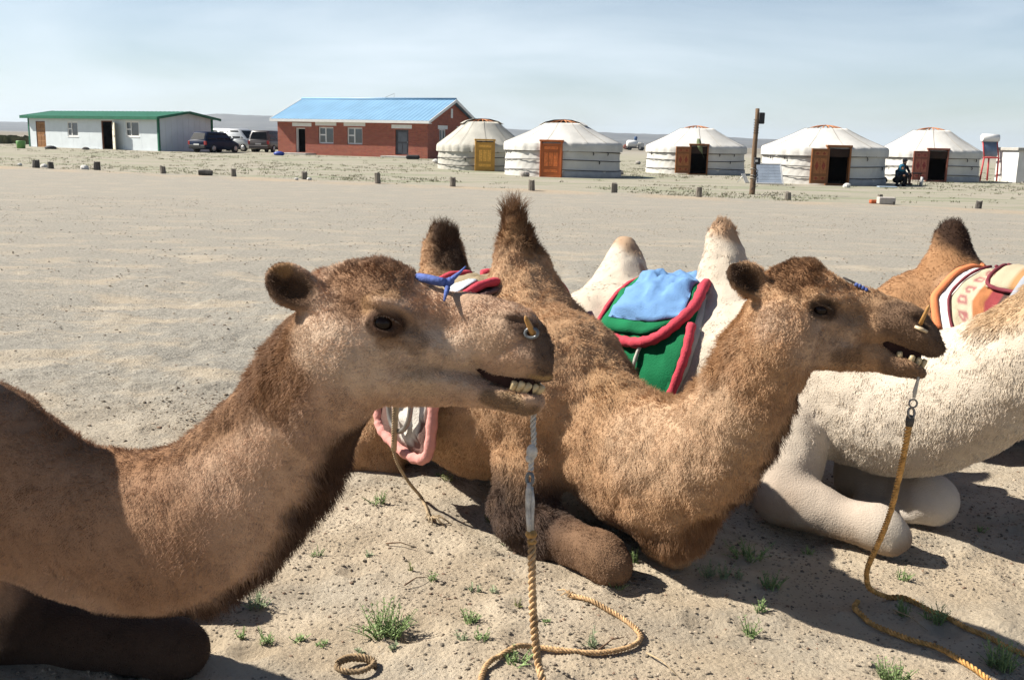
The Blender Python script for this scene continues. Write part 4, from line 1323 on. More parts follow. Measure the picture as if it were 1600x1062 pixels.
def vnormals(v, f):
    a = v[f[:, 2]]-v[f[:, 0]]; b = v[f[:, 3]]-v[f[:, 1]]
    fn = np.cross(a, b)
    n = len(v)
    out = np.zeros((n, 3))
    for k in range(3):
        for c in range(4): out[:, k] += np.bincount(f[:, c], fn[:, k], n)
    return out/np.maximum(np.linalg.norm(out, axis=1), 1e-12)[:, None], np.linalg.norm(fn, axis=1)*.5

# strokes: where a coat is darker, longer, or lies another way
def seg_dist(p, a, b):
    ab = b-a; L = max(1e-12, ab @ ab)
    t = np.clip((p-a) @ ab / L, 0, 1)
    return np.linalg.norm(p - a - t[:, None]*ab, axis=1)
def stroke_w(p, pts, r):
    pts = [np.asarray(q, float) for q in pts]
    d = np.full(len(p), 9.)
    if len(pts) == 1: d = np.linalg.norm(p-pts[0], axis=1)
    for a, b in zip(pts[:-1], pts[1:]): d = np.minimum(d, seg_dist(p, a, b))
    return 1 - sstep(.55*r, 1.25*r, d)

def coat_eval(p, spec, jit=0.0):
    """colour, hair length and lie at points p"""
    n = len(p)
    col = np.tile(np.array(spec['base'], float), (n, 1))
    big = np.clip(fbm(p, 5.0, 31, 3)*.5+.5, 0, 1)[:, None]
    col = col*(1-big*.35) + np.array(spec['base2'], float)*big*.35
    ln = np.full(n, spec['len'])
    dr = np.tile(np.array(spec['lie'], float), (n, 1))
    wob = fbm(p, 14.0, 77, 2)*.022 + fbm(p, 50., 78, 2)*.010
    pw = p + np.stack([wob, wob, -wob], 1)
    for s in spec['strokes']:
        kind, pts, r, val = s[:4]; st = s[4] if len(s) > 4 else 1.0
        w = stroke_w(p + (pw-p)*min(1., r/.2) if kind == 'col' else p, pts, r)*st
        if kind == 'col': col = col*(1-w[:, None]) + np.array(val)*w[:, None]
        elif kind == 'len': ln = ln*(1-w) + val*w
        elif kind == 'dir': dr = dr*(1-w[:, None]) + np.array(val)*w[:, None]
    mott = 1 + spec.get('mott', .09)*fbm(p, 38., 90, 2)
    return col*mott[:, None], ln, dr

def coat_mat(name, gain=1.0, hair=False, attr='coat', sat=1.0):
    m = bpy.data.materials.new(name); m.use_nodes = True
    n, l = m.node_tree.nodes, m.node_tree.links
    b = n['Principled BSDF']; b.inputs['Roughness'].default_value = .62 if hair else .85
    b.inputs['Specular IOR Level'].default_value = .22 if hair else .12
    a = n.new('ShaderNodeAttribute'); a.attribute_name = attr
    hs = n.new('ShaderNodeHueSaturation'); hs.inputs['Value'].default_value = ALB; hs.inputs['Saturation'].default_value = sat
    l.new(a.outputs['Color'], hs.inputs['Color']); l.new(hs.outputs['Color'], b.inputs['Base Color'])
    if not hair:
        tc = n.new('ShaderNodeTexCoord')
        t = n.new('ShaderNodeTexNoise'); t.inputs['Scale'].default_value = 160; t.inputs['Detail'].default_value = 4
        l.new(tc.outputs['Object'], t.inputs['Vector'])
        bp = n.new('ShaderNodeBump'); bp.inputs['Distance'].default_value = .003
        l.new(t.outputs['Fac'], bp.inputs['Height']); l.new(bp.outputs['Normal'], b.inputs['Normal'])
    return m
M_coat = coat_mat('camel_hide', sat=1.06); M_furm = coat_mat('camel_fur', hair=True, sat=1.06)

def make_fur(name, parent, base, v, f, vn, spec, count, rad, dens=None, clump=1.0, near=None, npt=4):
    """real hair strands rooted on the body"""
    fa = np.linalg.norm(np.cross(v[f[:, 2]]-v[f[:, 0]], v[f[:, 3]]-v[f[:, 1]]), axis=1)*.5
    fc = v[f].mean(1)
    _, flen, _ = coat_eval(fc, spec)
    w = fa*(flen > .0015)
    if dens is not None: w = w*dens(fc)
    pick = rng.choice(len(f), count, p=w/w.sum())
    u = rng.random((count, 2))
    q = f[pick]
    a, b, c, d = v[q[:, 0]], v[q[:, 1]], v[q[:, 2]], v[q[:, 3]]
    u0, u1 = u[:, :1], u[:, 1:]
    root = (a*(1-u0)+b*u0)*(1-u1) + (d*(1-u0)+c*u0)*u1
    nn = (vn[q[:, 0]]*(1-u0)+vn[q[:, 1]]*u0)*(1-u1) + (vn[q[:, 3]]*(1-u0)+vn[q[:, 2]]*u0)*u1
    nn /= np.linalg.norm(nn, axis=1)[:, None]
    col, ln, dr = coat_eval(root, spec)
    ok = ln > .0015
    root, nn, col, ln, dr = root[ok], nn[ok], col[ok], ln[ok], dr[ok]
    n = len(root)
    clump = clump*spec.get('clump', 1.0)
    tang = dr - nn*np.sum(dr*nn, 1)[:, None]*.75
    cl = np.stack([fbm(root, 26., 51, 2), fbm(root, 26., 57, 2), fbm(root, 26., 63, 2)], 1)*1.0*clump
    cl2 = np.stack([fbm(root, 90., 71, 1), fbm(root, 90., 73, 1), fbm(root, 90., 79, 1)], 1)*.55*clump
    lift = spec.get('lift', .55)
    dirv = tang + nn*lift + cl*.5 + cl2 + rng.normal(0, spec.get('mess', .22), (n, 3))
    dirv /= np.linalg.norm(dirv, axis=1)[:, None]
    L = ln*rng.uniform(.55, 1.25, n)*(1+.35*fbm(root, 18., 99, 2))
    L = np.maximum(L, .002)
    pts = np.zeros((n, npt, 3), np.float32)
    sag = np.array([0, 0, -1.0])
    p = root - nn*.0015
    dcur = nn*spec.get('erect', .55) + dirv*.75
    for k in range(npt):
        pts[:, k] = p - base
        dcur = dcur + dirv*.55 + sag*(L[:, None]*5.0) + rng.normal(0, spec.get('mess', .22)*.7, (n, 3))
        dcur = dcur/np.linalg.norm(dcur, axis=1)[:, None]
        p = p + dcur*(L/(npt-1))[:, None]
    cu = bpy.data.hair_curves.new(name)
    cu.add_curves([npt]*n)
    cu.attributes['position'].data.foreach_set('vector', pts.ravel()) if 'position' in cu.attributes else cu.position_data.foreach_set('vector', pts.ravel())
    prof = np.linspace(1, .25, npt)
    rd = (rad*rng.uniform(.7, 1.3, n)[:, None]*prof[None, :]).astype(np.float32)
    ra = cu.attributes.get('radius') or cu.attributes.new('radius', 'FLOAT', 'POINT')
    ra.data.foreach_set('value', rd.ravel())
    ca = cu.attributes.new('coat', 'FLOAT_COLOR', 'CURVE')
    cc = np.ones((n, 4), np.float32)
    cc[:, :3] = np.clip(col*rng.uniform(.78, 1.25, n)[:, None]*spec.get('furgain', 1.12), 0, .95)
    ca.data.foreach_set('color', cc.ravel())
    cu.materials.append(M_furm)
    o = link(bpy.data.objects.new(name, cu), parent)
    o['kind'] = 'stuff'
    return o
# ------------------------------------------------------------------ camels
M_eye = mk('eye', (.014, .007, .0045), .12, .3, 60, spec=.16)
M_tooth = mk('tooth', (.58, .45, .25), .4, .3, 90, spec=.5)
M_gum = mk('gum', (.04, .019, .015), .8, .3, 40, spec=.1)
M_lash = mk('eyelash', (.03, .018, .012), .8, .2, 40)
M_horn = mk('peg_wood', (.50, .27, .09), .5, .25, 30)
M_bluec = mk('blue_cloth', (.085, .13, .37), .85, .35, 40, .002, 200)

class Head:
    """a camel's head; outlines in photo pixels about ref, s metres per pixel, own frame"""
    def __init__(self, ref, O, s, yaw, mirror_axis=None, X=None, U=None):
        self.ref, self.O, self.s = ref, np.asarray(O, float), s
        c, sn = math.cos(yaw), math.sin(yaw)
        self.X = (RT*c - FW*sn) if X is None else X        # towards the nose
        self.U = UP if U is None else U
        self.Y = np.cross(self.U, self.X) if X is not None else (FW*c + RT*sn)
        self.sk = (sn - (ref[0]-800)/FPX*c) if X is None else 0.0
        self.kx = 1/max(.6, c + (ref[0]-800)/FPX*sn) if X is None else 1.0
    def w(self, px, py, y=0.0):
        """outline pixel -> world, y metres off the middle plane (minus = camera side)"""
        return self.O + self.X*((px-self.ref[0])*self.s*self.kx + abs(y)*self.sk) - self.U*((py-self.ref[1])*self.s) + self.Y*y
    def add(self, F, H):
        s = self.s
        ext = 300*s
        lo = np.minimum.reduce([self.w(H['x0']-12, H['y0']-12, y) for y in (-.16, .16)] + [self.w(H['x1']+12, H['y1']+12, y) for y in (-.16, .16)] + [self.w(H['x0']-12, H['y1']+12), self.w(H['x1']+12, H['y0']-12)])
        hi = np.maximum.reduce([self.w(H['x0']-12, H['y0']-12, y) for y in (-.16, .16)] + [self.w(H['x1']+12, H['y1']+12, y) for y in (-.16, .16)] + [self.w(H['x0']-12, H['y1']+12), self.w(H['x1']+12, H['y0']-12)])
        sl, g = F.sub(lo, hi)
        if sl is None: return
        q = [g[i]-np.float32(self.O[i]) for i in range(3)]
        u = self.ref[0] + sum(q[i]*np.float32(self.X[i]) for i in range(3))/np.float32(s*self.kx)
        v = self.ref[1] - sum(q[i]*np.float32(self.U[i]) for i in range(3))/np.float32(s)
        aw = np.abs(sum(q[i]*np.float32(self.Y[i]) for i in range(3)))
        def loft(top, bot, wid, p, shape):
            T = np.array(top, float); B = np.array(bot, float); Wd = np.array(wid, float)
            t = np.interp(u, T[:, 0], T[:, 1]); b = np.interp(u, B[:, 0], B[:, 1]); W = np.interp(u, Wd[:, 0], Wd[:, 1])
            h = np.maximum((b-t)/2*s, 1e-3); c = (t+b)/2
            vv = (v-c)*s/h
            W = W*np.interp(vv, [-1, -.5, 0, .5, 1], shape)
            r = (np.abs(aw/np.maximum(W, 1e-3))**p + np.abs(vv)**p)**(1/p)
            d = (r-1)*np.minimum(W, h)
            d = np.maximum(d, np.maximum((u-min(T[-1, 0], B[-1, 0]))*s, (max(T[0, 0], B[0, 0])-u)*s))
            return d
        d = loft(H['top'], H['ubot'], H['wid'], 2.25, [.66, .93, 1.0, .96, .85])
        d2 = loft(H['jtop'], H['jbot'], H['jwid'], 2.3, [.9, 1.0, 1.0, .93, .80])
        k = np.float32(.007)
        # relief: (px,py, along, across, angle, height in m)
        rel = np.zeros_like(u)
        for (bx, by, ra, rb_, ang, amp) in H['bumps']:
            ca, sa = math.cos(R(ang)), math.sin(R(ang))
            du, dv = u-aw*np.float32(self.sk/s)-bx, v-by
            e = ((du*ca+dv*sa)/ra)**2 + ((-du*sa+dv*ca)/rb_)**2
            rel += amp*np.exp(-e)
        rel = rel*np.clip(aw/.03, 0, 1)*np.float32(1.3)
        d = d-rel; d2 = d2-rel
        hh = np.clip(.5+.5*(d2-d)/k, 0, 1)
        d = d2*(1-hh)+d*hh-k*hh*(1-hh)
        F.merge(sl, d, .022)
        # ears
        for sg in (-1, 1):
            e = H['ear']
            b = self.w(*e['base'], sg*e['y']); t = self.w(*e['tip'], sg*(e['y']+.028))
            ax0 = t-b; Ln = np.linalg.norm(ax0); ax0 /= Ln
            op = self.Y*sg*.86 + self.X*.30 + self.U*.25      # the hollow looks out and forward
            op -= ax0*np.dot(op, ax0); op /= np.linalg.norm(op)
            sd = np.cross(ax0, op)
            c = (b*.44+t*.56)
            F.ball(c, 0, .012, ax=(ax0, sd, op), rad=(Ln*.56, Ln*.40, Ln*.22))
            F.cone(b, c, .026, .022, .02)
            F.ball(c+op*Ln*.17+ax0*Ln*.06, 0, .010, 'carve', ax=(ax0, sd, op), rad=(Ln*.45, Ln*.29, Ln*.20))
        # eyes: orbit, lids, opening
        for sg in (-1, 1):
            ex, ey = H['eye']; w = H['eyew']
            c = self.w(ex, ey, sg*w)
            F.ball(c, .0255*H['es'], .012)
            F.ball(self.w(ex+1, ey+1.5, sg*(w+.020*H['es'])), 0, .004, 'carve', ax=(self.X*math.cos(.25)-self.U*math.sin(.25), self.U*math.cos(.25)+self.X*math.sin(.25), self.Y), rad=(.0175*H['es'], H['lid']*H['es'], .017*H['es']))
            kk = .00133/s
            for arc, r_ in ((((-21, 2), (-13, -9), (0, -14), (13, -9), (23, 4)), .0068), (((-19, 8), (-8, 14), (6, 16), (20, 9)), .0050)):
                F.chain([(self.w(ex+dx*kk*H['es'], ey+dy*kk*H['es'], sg*(w+.0135*H['es']-abs(dx)*.0003)), r_) for dx, dy in arc], .006, sub=3)
            nx, ny = H['nos']
            w2 = H['nosw']
            for (ax_, ay_), (bx_, by_), r_ in H['nslit']:
                F.cone(self.w(ax_, ay_, sg*w2), self.w(bx_, by_, sg*(w2-.004)), r_, r_*.8, .008, None, 'carve')

HEAD1 = dict(
    x0=440, x1=872, y0=398, y1=650,
    top=[(474,520),(480,468),(494,438),(515,417),(545,408),(590,404),(618,407),(640,420),(655,436),(680,450),(712,456),(760,463),(800,473),(825,487),(840,503),(850,522),(858,545),(864,560),(867,570)],
    ubot=[(474,545),(480,580),(495,600),(520,606),(560,606),(620,606),(680,604),(720,596),(742,584),(756,583),(770,588),(800,592),(835,596),(852,595),(860,590),(865,583),(867,574)],
    wid=[(474,.03),(480,.060),(500,.083),(540,.092),(580,.100),(610,.103),(640,.096),(680,.078),(720,.064),(770,.060),(815,.058),(840,.051),(856,.036),(864,.020),(867,.004)],
    jtop=[(484,555),(500,535),(540,530),(620,540),(690,560),(735,577),(746,582),(765,592),(790,600),(815,609),(830,613),(837,613),(843,626)],
    jbot=[(484,560),(492,580),(504,598),(520,612),(545,625),(570,631),(610,633),(680,632),(740,633),(780,637),(815,645),(832,644),(840,638),(843,631)],
    jwid=[(484,.030),(495,.064),(520,.080),(560,.082),(620,.070),(690,.056),(750,.047),(800,.042),(825,.036),(838,.026),(843,.010)],
    bumps=[(598,474,34,12,12,.022),(638,490,22,10,40,.014),(648,532,42,12,25,.007),(530,560,40,34,0,.019),(560,480,26,20,0,-.010),(690,508,40,24,20,-.013),
           (770,520,36,22,0,.006),(815,560,36,16,10,.008),(745,566,11,7,35,-.006),(705,575,46,12,12,-.006),(655,592,44,15,0,.008),(785,492,26,5,14,.004),(800,503,22,4,8,-.006),(800,536,24,3,-28,-.004),
           (770,556,18,3,-40,-.003),(820,618,20,9,20,.006)],
    ear=dict(base=(503,475), tip=(431,429), y=.070), eye=(603,505), eyew=.086, es=1.18, lid=.0118,
    nos=(822,514), nosw=.060, nslit=[((800,503),(812,509),.0045),((812,510),(834,524),.0085)])

HEAD2 = dict(
    x0=1140, x1=1476, y0=402, y1=594,
    top=[(1174,490),(1180,452),(1190,425),(1212,413),(1240,404),(1258,403),(1272,407),(1290,419),(1310,433),(1340,448),(1370,458),(1400,466),(1425,475),(1440,484),(1450,497),(1460,513),(1466,529),(1471,545)],
    ubot=[(1174,500),(1182,530),(1200,548),(1240,556),(1300,558),(1350,552),(1378,541),(1388,538),(1400,541),(1420,548),(1440,556),(1455,559),(1464,556),(1469,551),(1471,547)],
    wid=[(1174,.03),(1180,.060),(1196,.083),(1226,.092),(1256,.100),(1280,.103),(1302,.096),(1332,.078),(1362,.064),(1400,.060),(1434,.057),(1450,.050),(1462,.035),(1469,.016),(1471,.004)],
    jtop=[(1180,505),(1194,492),(1230,490),(1300,500),(1350,520),(1376,533),(1385,541),(1400,552),(1420,561),(1434,569),(1440,572),(1443,580)],
    jbot=[(1180,510),(1186,525),(1196,541),(1206,552),(1230,570),(1262,578),(1300,580),(1340,578),(1372,580),(1386,586),(1402,589),(1425,590),(1437,589),(1443,584)],
    jwid=[(1180,.030),(1190,.064),(1210,.080),(1240,.082),(1290,.070),(1340,.056),(1385,.048),(1412,.043),(1430,.036),(1440,.022),(1443,.010)],
    bumps=[(1278,462,27,10,14,.024),(1312,472,17,8,40,.015),(1308,505,30,9,22,.006),(1222,520,30,26,0,.017),(1246,455,20,15,0,-.010),(1340,486,30,18,22,-.013),
           (1400,500,28,17,0,.005),(1440,530,26,12,15,.008),(1384,536,8,5,35,-.006),(1352,535,34,9,8,-.006),(1300,545,34,11,-5,.007),(1420,487,18,4,14,.004),(1432,500,12,4,20,-.006),(1420,570,16,7,25,.006)],
    ear=dict(base=(1200,460), tip=(1145,419), y=.070), eye=(1282,485), eyew=.086, es=1.22, lid=.0090,
    nos=(1432,500), nosw=.058, nslit=[((1418,492),(1428,496),.004),((1428,497),(1443,509),.008)])

def camel(label, base_px, F, spec, fur_n, fur_r, head=None, H=None, teeth=(), dens=None, bumps=.0045, it=2):
    v, f = F.mesh()
    v, f = largest_island(v, f)
    v = relax(v, f, it, .45)
    vn, _ = vnormals(v, f)
    _, ln, _ = coat_eval(v, spec)
    amp = bumps*np.clip(ln/.012, .0, 1.6)
    v = v + vn*(amp*fbm(v, 16., 41, 3))[:, None]
    g = np.array([base_px[0], base_px[1], 0.0])
    e = empty('camel', tuple(g), 0, label, 'camel', 'camels kneeling in a row')
    vn, _ = vnormals(v, f)
    col, ln, _ = coat_eval(v, spec)
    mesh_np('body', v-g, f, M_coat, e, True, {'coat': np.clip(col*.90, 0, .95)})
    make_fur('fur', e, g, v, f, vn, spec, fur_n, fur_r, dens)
    if head is not None:
        for sg in (-1, 1):
            c = head.w(H['eye'][0], H['eye'][1], sg*(H['eyew']-.0005)) - g
            MB().sphere((0, 0, 0), .0205*H['es'], 24, 16).build('eye', M_eye, e).location = tuple(c)
        lash = MB()
        kk = .00133/head.s; qq = random.Random(3)
        for sg in (-1, 1):
            for i in range(22):
                t = i/21; dx, dy = -18+38*t, -4-9*math.sin(math.pi*t)+3*t
                a = head.w(H['eye'][0]+dx*kk, H['eye'][1]+dy*kk, sg*(H['eyew']+.019)) - g
                b = a + (head.X*(dx*.00022+.004+qq.uniform(-.002, .002)) - head.U*qq.uniform(.002, .007) + head.Y*sg*qq.uniform(.008, .014))
                lash.tube([a, (a+b)/2+head.U*.001, b], [.0007, .0006, .0002], 3, cap=False)
        lash.build('eyelashes', M_lash, e)['kind'] = 'stuff'
        # gum and teeth of the lower jaw
        cr = [[head.w(x, y, w)-g for x, y in H['mouth']] for w in (-.024, .024)]
        k_ = len(H['mouth'])
        MB().add(cr[0]+cr[1], [tuple(range(k_)), tuple(range(2*k_-1, k_-1, -1))]+[(i, (i+1) % k_, k_+(i+1) % k_, k_+i) for i in range(k_)]).build('mouth_lining', M_gum, e)
        for (x, y, w, ln_, wd, ang) in teeth:
            for sg in (-1, 1):
                b = head.w(x, y, sg*w) - g
                dirv = head.U*math.cos(R(ang)) + head.X*math.sin(R(ang))
                a = Vector(b); t = Vector(b+dirv*ln_)
                MB().tube([a-Vector(dirv)*.008, a.lerp(t, .35), a.lerp(t, .8), t], [wd*.8, wd, wd*.95, wd*.6], 8).build('tooth', M_tooth, e)
    return e, v, f, vn

def mirror_pt(p, c, lat):
    p = np.asarray(p, float); return p - 2*lat*np.dot(p-c, lat)

# ---------- camel one: only neck, head and folded knee reach into the picture
D_1 = 2.07
hd1 = Head((660, 530), P(660, 530, D_1), D_1/FPX, R(16))
bd1 = np.array([-.96, .28, 0]); lat1 = np.array([-.28, -.96, 0])      # backwards, right side
F1 = Field(fine_axis(-3.6, .08, .017, [(-.50, .05, .0046)]), fine_axis(1.70, 4.0, .017, [(1.90, 2.22, .0050)]), fine_axis(-.03, 1.45, .017, [(.92, 1.30, .0046)]))
S1 = np.array([-1.64, 2.60, .46]); H1 = S1 + bd1*1.05
def lv(a, b):
    d = np.asarray(b)-np.asarray(a); l = np.cross(d, [0, 0, 1]); return l/np.linalg.norm(l)
F1.chain([(S1, .26), (S1+bd1*.5+[0,0,-.02], .34), (H1, .31)], .08, sub=2)
neck1 = [((-50,732),2.70,.245), ((88,806),2.60,.193), ((205,834),2.52,.186), ((310,817),2.43,.172), ((404,738),2.33,.146), ((458,665),2.23,.121), ((500,590),2.12,.104), ((537,545),2.07,.092)]
npt1 = [(P(*p, d), r) for p, d, r in neck1]
F1.chain([(S1+[0.0,0,.0], .26)] + npt1, .07, flat=(lv(npt1[0][0], npt1[5][0]), 1.62), sub=3)
F1.chain([(S1+bd1*.26+[0,0,.25], .20), (S1+bd1*.20+[0,-.05,.52], .15), (S1+bd1*.04+[.0,-.19,.76], .105)], .08)
F1.chain([(S1+bd1*.86+[0,0,.22], .21), (S1+bd1*.88+[0,0,.48], .13), (S1+bd1*.90+[0,0,.70], .06)], .08)
kn = P(285, 1012, 2.83); el = P(40, 985, 3.0)
for fn in (lambda p: np.asarray(p, float), lambda p: np.asarray(p, float)+np.array([-.06, .40, 0])):
    F1.chain([(fn(S1+lat1*.24+[.1,0,-.05]), .16), (fn(el), .115), (fn(kn+[-.04,0,.0]), .078), (fn(kn), .074)], .05)
    F1.chain([(fn(kn+[0,0,-.02]), .058), (fn(el*.7+kn*.3+[0,.12,-.08]), .05), (fn(el+[0,.16,-.12]), .055)], .03)
    F1.chain([(fn(H1+lat1*.2), .24), (fn(H1+lat1*.3-bd1*.3+[0,0,-.2]), .17), (fn(H1+lat1*.36-bd1*.05+[0,0,-.44]), .1)], .06)
hd1.add(F1, HEAD1)
hw = hd1.w
SL1 = HEAD1['eyew']
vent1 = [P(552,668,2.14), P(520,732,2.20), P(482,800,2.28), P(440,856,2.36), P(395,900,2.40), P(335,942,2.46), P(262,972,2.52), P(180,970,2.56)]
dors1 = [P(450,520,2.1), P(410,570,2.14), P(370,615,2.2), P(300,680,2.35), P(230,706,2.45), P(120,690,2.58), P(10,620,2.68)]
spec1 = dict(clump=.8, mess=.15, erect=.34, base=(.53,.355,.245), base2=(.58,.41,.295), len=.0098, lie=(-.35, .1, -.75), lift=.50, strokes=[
    ('col', dors1, .085, (.20,.105,.052), .8), ('col', [P(-60,760,2.5), P(60,760,2.5), P(140,790,2.4), P(200,840,2.35)], .26, (.27,.145,.08), .7),  # second stroke: browner coat, also deepening the hump's shade on the neck
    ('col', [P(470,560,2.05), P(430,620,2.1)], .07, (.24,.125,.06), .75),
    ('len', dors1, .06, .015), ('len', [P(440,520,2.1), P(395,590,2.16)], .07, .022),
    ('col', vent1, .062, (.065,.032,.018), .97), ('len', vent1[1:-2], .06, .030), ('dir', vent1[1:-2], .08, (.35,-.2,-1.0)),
    # head
    ('len', [hw(520,470,-.05), hw(700,540,-.06), hw(560,580,-.06)], .14, .0068), ('len', [hw(520,470,.05), hw(700,540,.06), hw(560,580,.06)], .14, .0085),
    ('dir', [hw(520,500), hw(840,540)], .17, tuple(-hd1.X*.9-UP*.25)),
    ('len', [hw(800,530,0)], .11, .005),
    ('col', [hw(700,560,-.07), hw(560,560,-.08), hw(520,540,-.07)], .075, (.66,.50,.37), .85),
    ('col', [hw(476,515,-.04), hw(480,570,-.05), hw(502,612,-.05), hw(545,642,-.03)], .030, (.15,.08,.045), .85), ('col', [hw(655,592,-.06)], .045, (.55,.41,.29), .6), ('col', [hw(765,520,-.06)], .05, (.45,.325,.225), .55),  # first stroke paints shade on the neck behind the jaw
    ('col', [hw(545,430,-.05), hw(600,440,-.06), hw(560,470,-.08)], .055, (.20,.105,.055), .8), ('col', [hw(600,425,.0), hw(625,420,0)], .06, (.19,.10,.055), .7),
    ('col', [hw(520,412,0), hw(550,406,0)], .035, (.50,.36,.25), .5), ('len', [hw(530,420,0), hw(620,410,0)], .065, .010), ('dir', [hw(530,415,0), hw(620,405,0)], .06, tuple(-hd1.X*.5+UP*.5)),
    ('col', [hw(617,462,-.09), hw(580,480,-.1)], .022, (.42,.26,.14), .6),
    ('col', [hw(600,500,-.1), hw(640,512,-.1), hw(650,530,-.09)], .034, (.19,.11,.065), .6), ('col', [hw(625,537,-.1), hw(600,535,-.1)], .016, (.24,.12,.05), .6),
    ('col', [hw(596,506,-.105), hw(618,510,-.105)], .031, (.05,.025,.016), .9), ('len', [hw(604,506,-.11)], .026, .0), ('len', [hw(604,506,.11)], .026, .0),
    ('col', [hw(845,540,-.02), hw(862,575,0)], .06, (.13,.085,.06), .85), ('col', [hw(845,540,.02), hw(862,575,0)], .06, (.13,.085,.06), .85),
    ('col', [hw(830,505,-.05), hw(800,500,-.06)], .030, (.10,.06,.042), .8), ('col', [hw(815,513,-.06), hw(834,524,-.06)], .02, (.02,.012,.01), .95), ('len', [hw(812,510,-.06), hw(834,524,-.06)], .018, .0),
    ('col', [hw(755,578,-.05), hw(800,588,-.05), hw(850,592,-.02)], .011, (.42,.29,.15), .8), ('col', [hw(745,588,-.05), hw(775,606,-.05), hw(815,624,-.03)], .012, (.40,.29,.17), .7),
    ('col', [hw(765,592,-.03), hw(800,600,-.02), hw(838,606,0)], .012, (.03,.015,.012), .9), ('len', [hw(770,593,-.03), hw(838,606,0)], .014, .0), ('len', [hw(770,593,.03), hw(838,606,0)], .014, .0),
    ('col', [hw(760,618,-.04), hw(825,640,-.02)], .022, (.17,.11,.065), .8), ('len', [hw(740,615,0), hw(830,632,0)], .075, .0055),
    # ears: dark felted hollow, brown rim
    ('col', [hw(470,455,-.10), hw(440,440,-.11)], .045, (.06,.03,.015), .95), ('col', [hw(430,425,-.09), hw(450,420,-.09)], .018, (.33,.19,.09), .7), ('len', [hw(470,455,-.09), hw(435,435,-.1)], .05, .008),
    ('len', [kn, el], .2, .008), ('col', [kn, el], .26, (.055,.035,.026), .95)])  # last stroke paints the foreleg's deep shade into its coat
HEAD1['mouth'] = [(734,570), (770,582), (800,585), (826,588), (826,596), (824,612), (812,610), (785,601), (760,592)]
T1 = [(797,600,.031,.011,.0074,20), (806,603,.028,.015,.0080,34), (815,606,.023,.017,.0080,40), (824,608,.015,.018,.0080,44), (832,610,.005,.018,.0076,46)]
def dens1(c):
    d = np.where((c[:, 0] > -1.75), 1.0, .10)
    hdm = np.linalg.norm(c-hd1.O, axis=1) < .36
    return d*np.where(hdm, 3.0, 1.0)
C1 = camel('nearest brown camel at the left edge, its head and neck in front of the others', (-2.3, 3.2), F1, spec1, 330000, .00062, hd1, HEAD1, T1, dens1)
del F1

# ---------- camel two: whole, kneeling in the middle
D_2 = 2.79
hd2 = Head((1310, 500), P(1310, 500, D_2), D_2/FPX, R(20))
d2 = np.array([.57, -.82, 0]); d2 /= np.linalg.norm(d2); lat2 = np.array([d2[1], -d2[0], 0])     # right side of the animal
S2 = np.array([.18, 3.80, .56]); H2 = S2 - d2*1.08
F2 = Field(fine_axis(-1.15, 1.35, .017, [(.62, 1.28, .0062)]), fine_axis(2.40, 5.75, .018, [(2.52, 2.95, .0066)]), fine_axis(-.03, 1.50, .017, [(.86, 1.22, .0058)]))
F2.chain([(S2, .30), (S2-d2*.45+[0,0,-.07], .395), (S2-d2*.75+[0,0,-.04], .36), (H2, .30)], .08, sub=2)
neck2 = [((905,645),3.84,.25), ((985,718),3.62,.240), ((1072,722),3.38,.192), ((1134,668),3.14,.149), ((1174,600),2.96,.123), ((1206,540),2.84,.113), ((1228,500),2.79,.092)]
npt2 = [(P(*p, d), r) for p, d, r in neck2]
F2.chain([(S2, .26)] + npt2, .06, flat=(lv(npt2[0][0], npt2[4][0]), 1.5), sub=3)
F2.chain([(P(1040,800,3.52), .13), (P(1060,815,3.50), .12)], .07)           # brisket
F2.chain([(P(802,340,4.18), .034), (P(807,380,4.18), .059), (P(815,430,4.18), .106), (P(832,510,4.14), .176), (P(860,600,4.08), .24)], .07, sub=2)
F2.chain([(P(690,368,4.92), .056), (P(693,400,4.92), .081), (P(698,460,4.88), .14), (P(704,540,4.8), .23)], .07, sub=2)
el2 = P(812, 800, 3.80); kn2 = P(952, 878, 3.50)
for fn in (lambda p: np.asarray(p, float), lambda p: mirror_pt(p, S2, lat2)):
    F2.chain([(fn(P(862,560,3.98)), .145), (fn(P(845,660,3.86)), .145), (fn(el2), .112)], .022, kin=.06, sub=2)
    F2.chain([(fn(el2), .104), (fn(el2*.62+kn2*.38), .076), (fn(el2*.38+kn2*.62), .060), (fn(el2*.12+kn2*.88+[0,0,.008]), .078), (fn(kn2+[.015,-.02,-.012]), .066)], .035, sub=2)
    F2.chain([(fn(kn2+[.0,-.035,-.035]), .042), (fn(P(885,866,3.62)), .042), (fn(P(815,838,3.78)), .055)], .010)
    F2.chain([(fn(H2+lat2*.16+[0,0,.0]), .27), (fn(P(610,670,4.66)), .155), (fn(P(572,690,4.62)), .12)], .07)
    F2.chain([(fn(P(552,708,4.62)), .078), (fn(P(610,735,4.58)), .06)], .04)
F2.chain([(H2-d2*.25+[0,0,.1], .05), (H2-d2*.36+[0,0,-.2], .03)], .04)
hd2.add(F2, HEAD2)
hw = hd2.w
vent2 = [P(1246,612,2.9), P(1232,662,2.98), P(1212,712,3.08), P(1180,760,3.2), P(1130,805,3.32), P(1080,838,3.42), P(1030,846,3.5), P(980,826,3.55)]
dors2 = [P(850,440,4.3), P(880,490,4.2), P(930,555,4.0), P(990,612,3.75), P(1040,632,3.55), P(1080,605,3.3), P(1120,540,3.1), P(1160,480,2.9)]
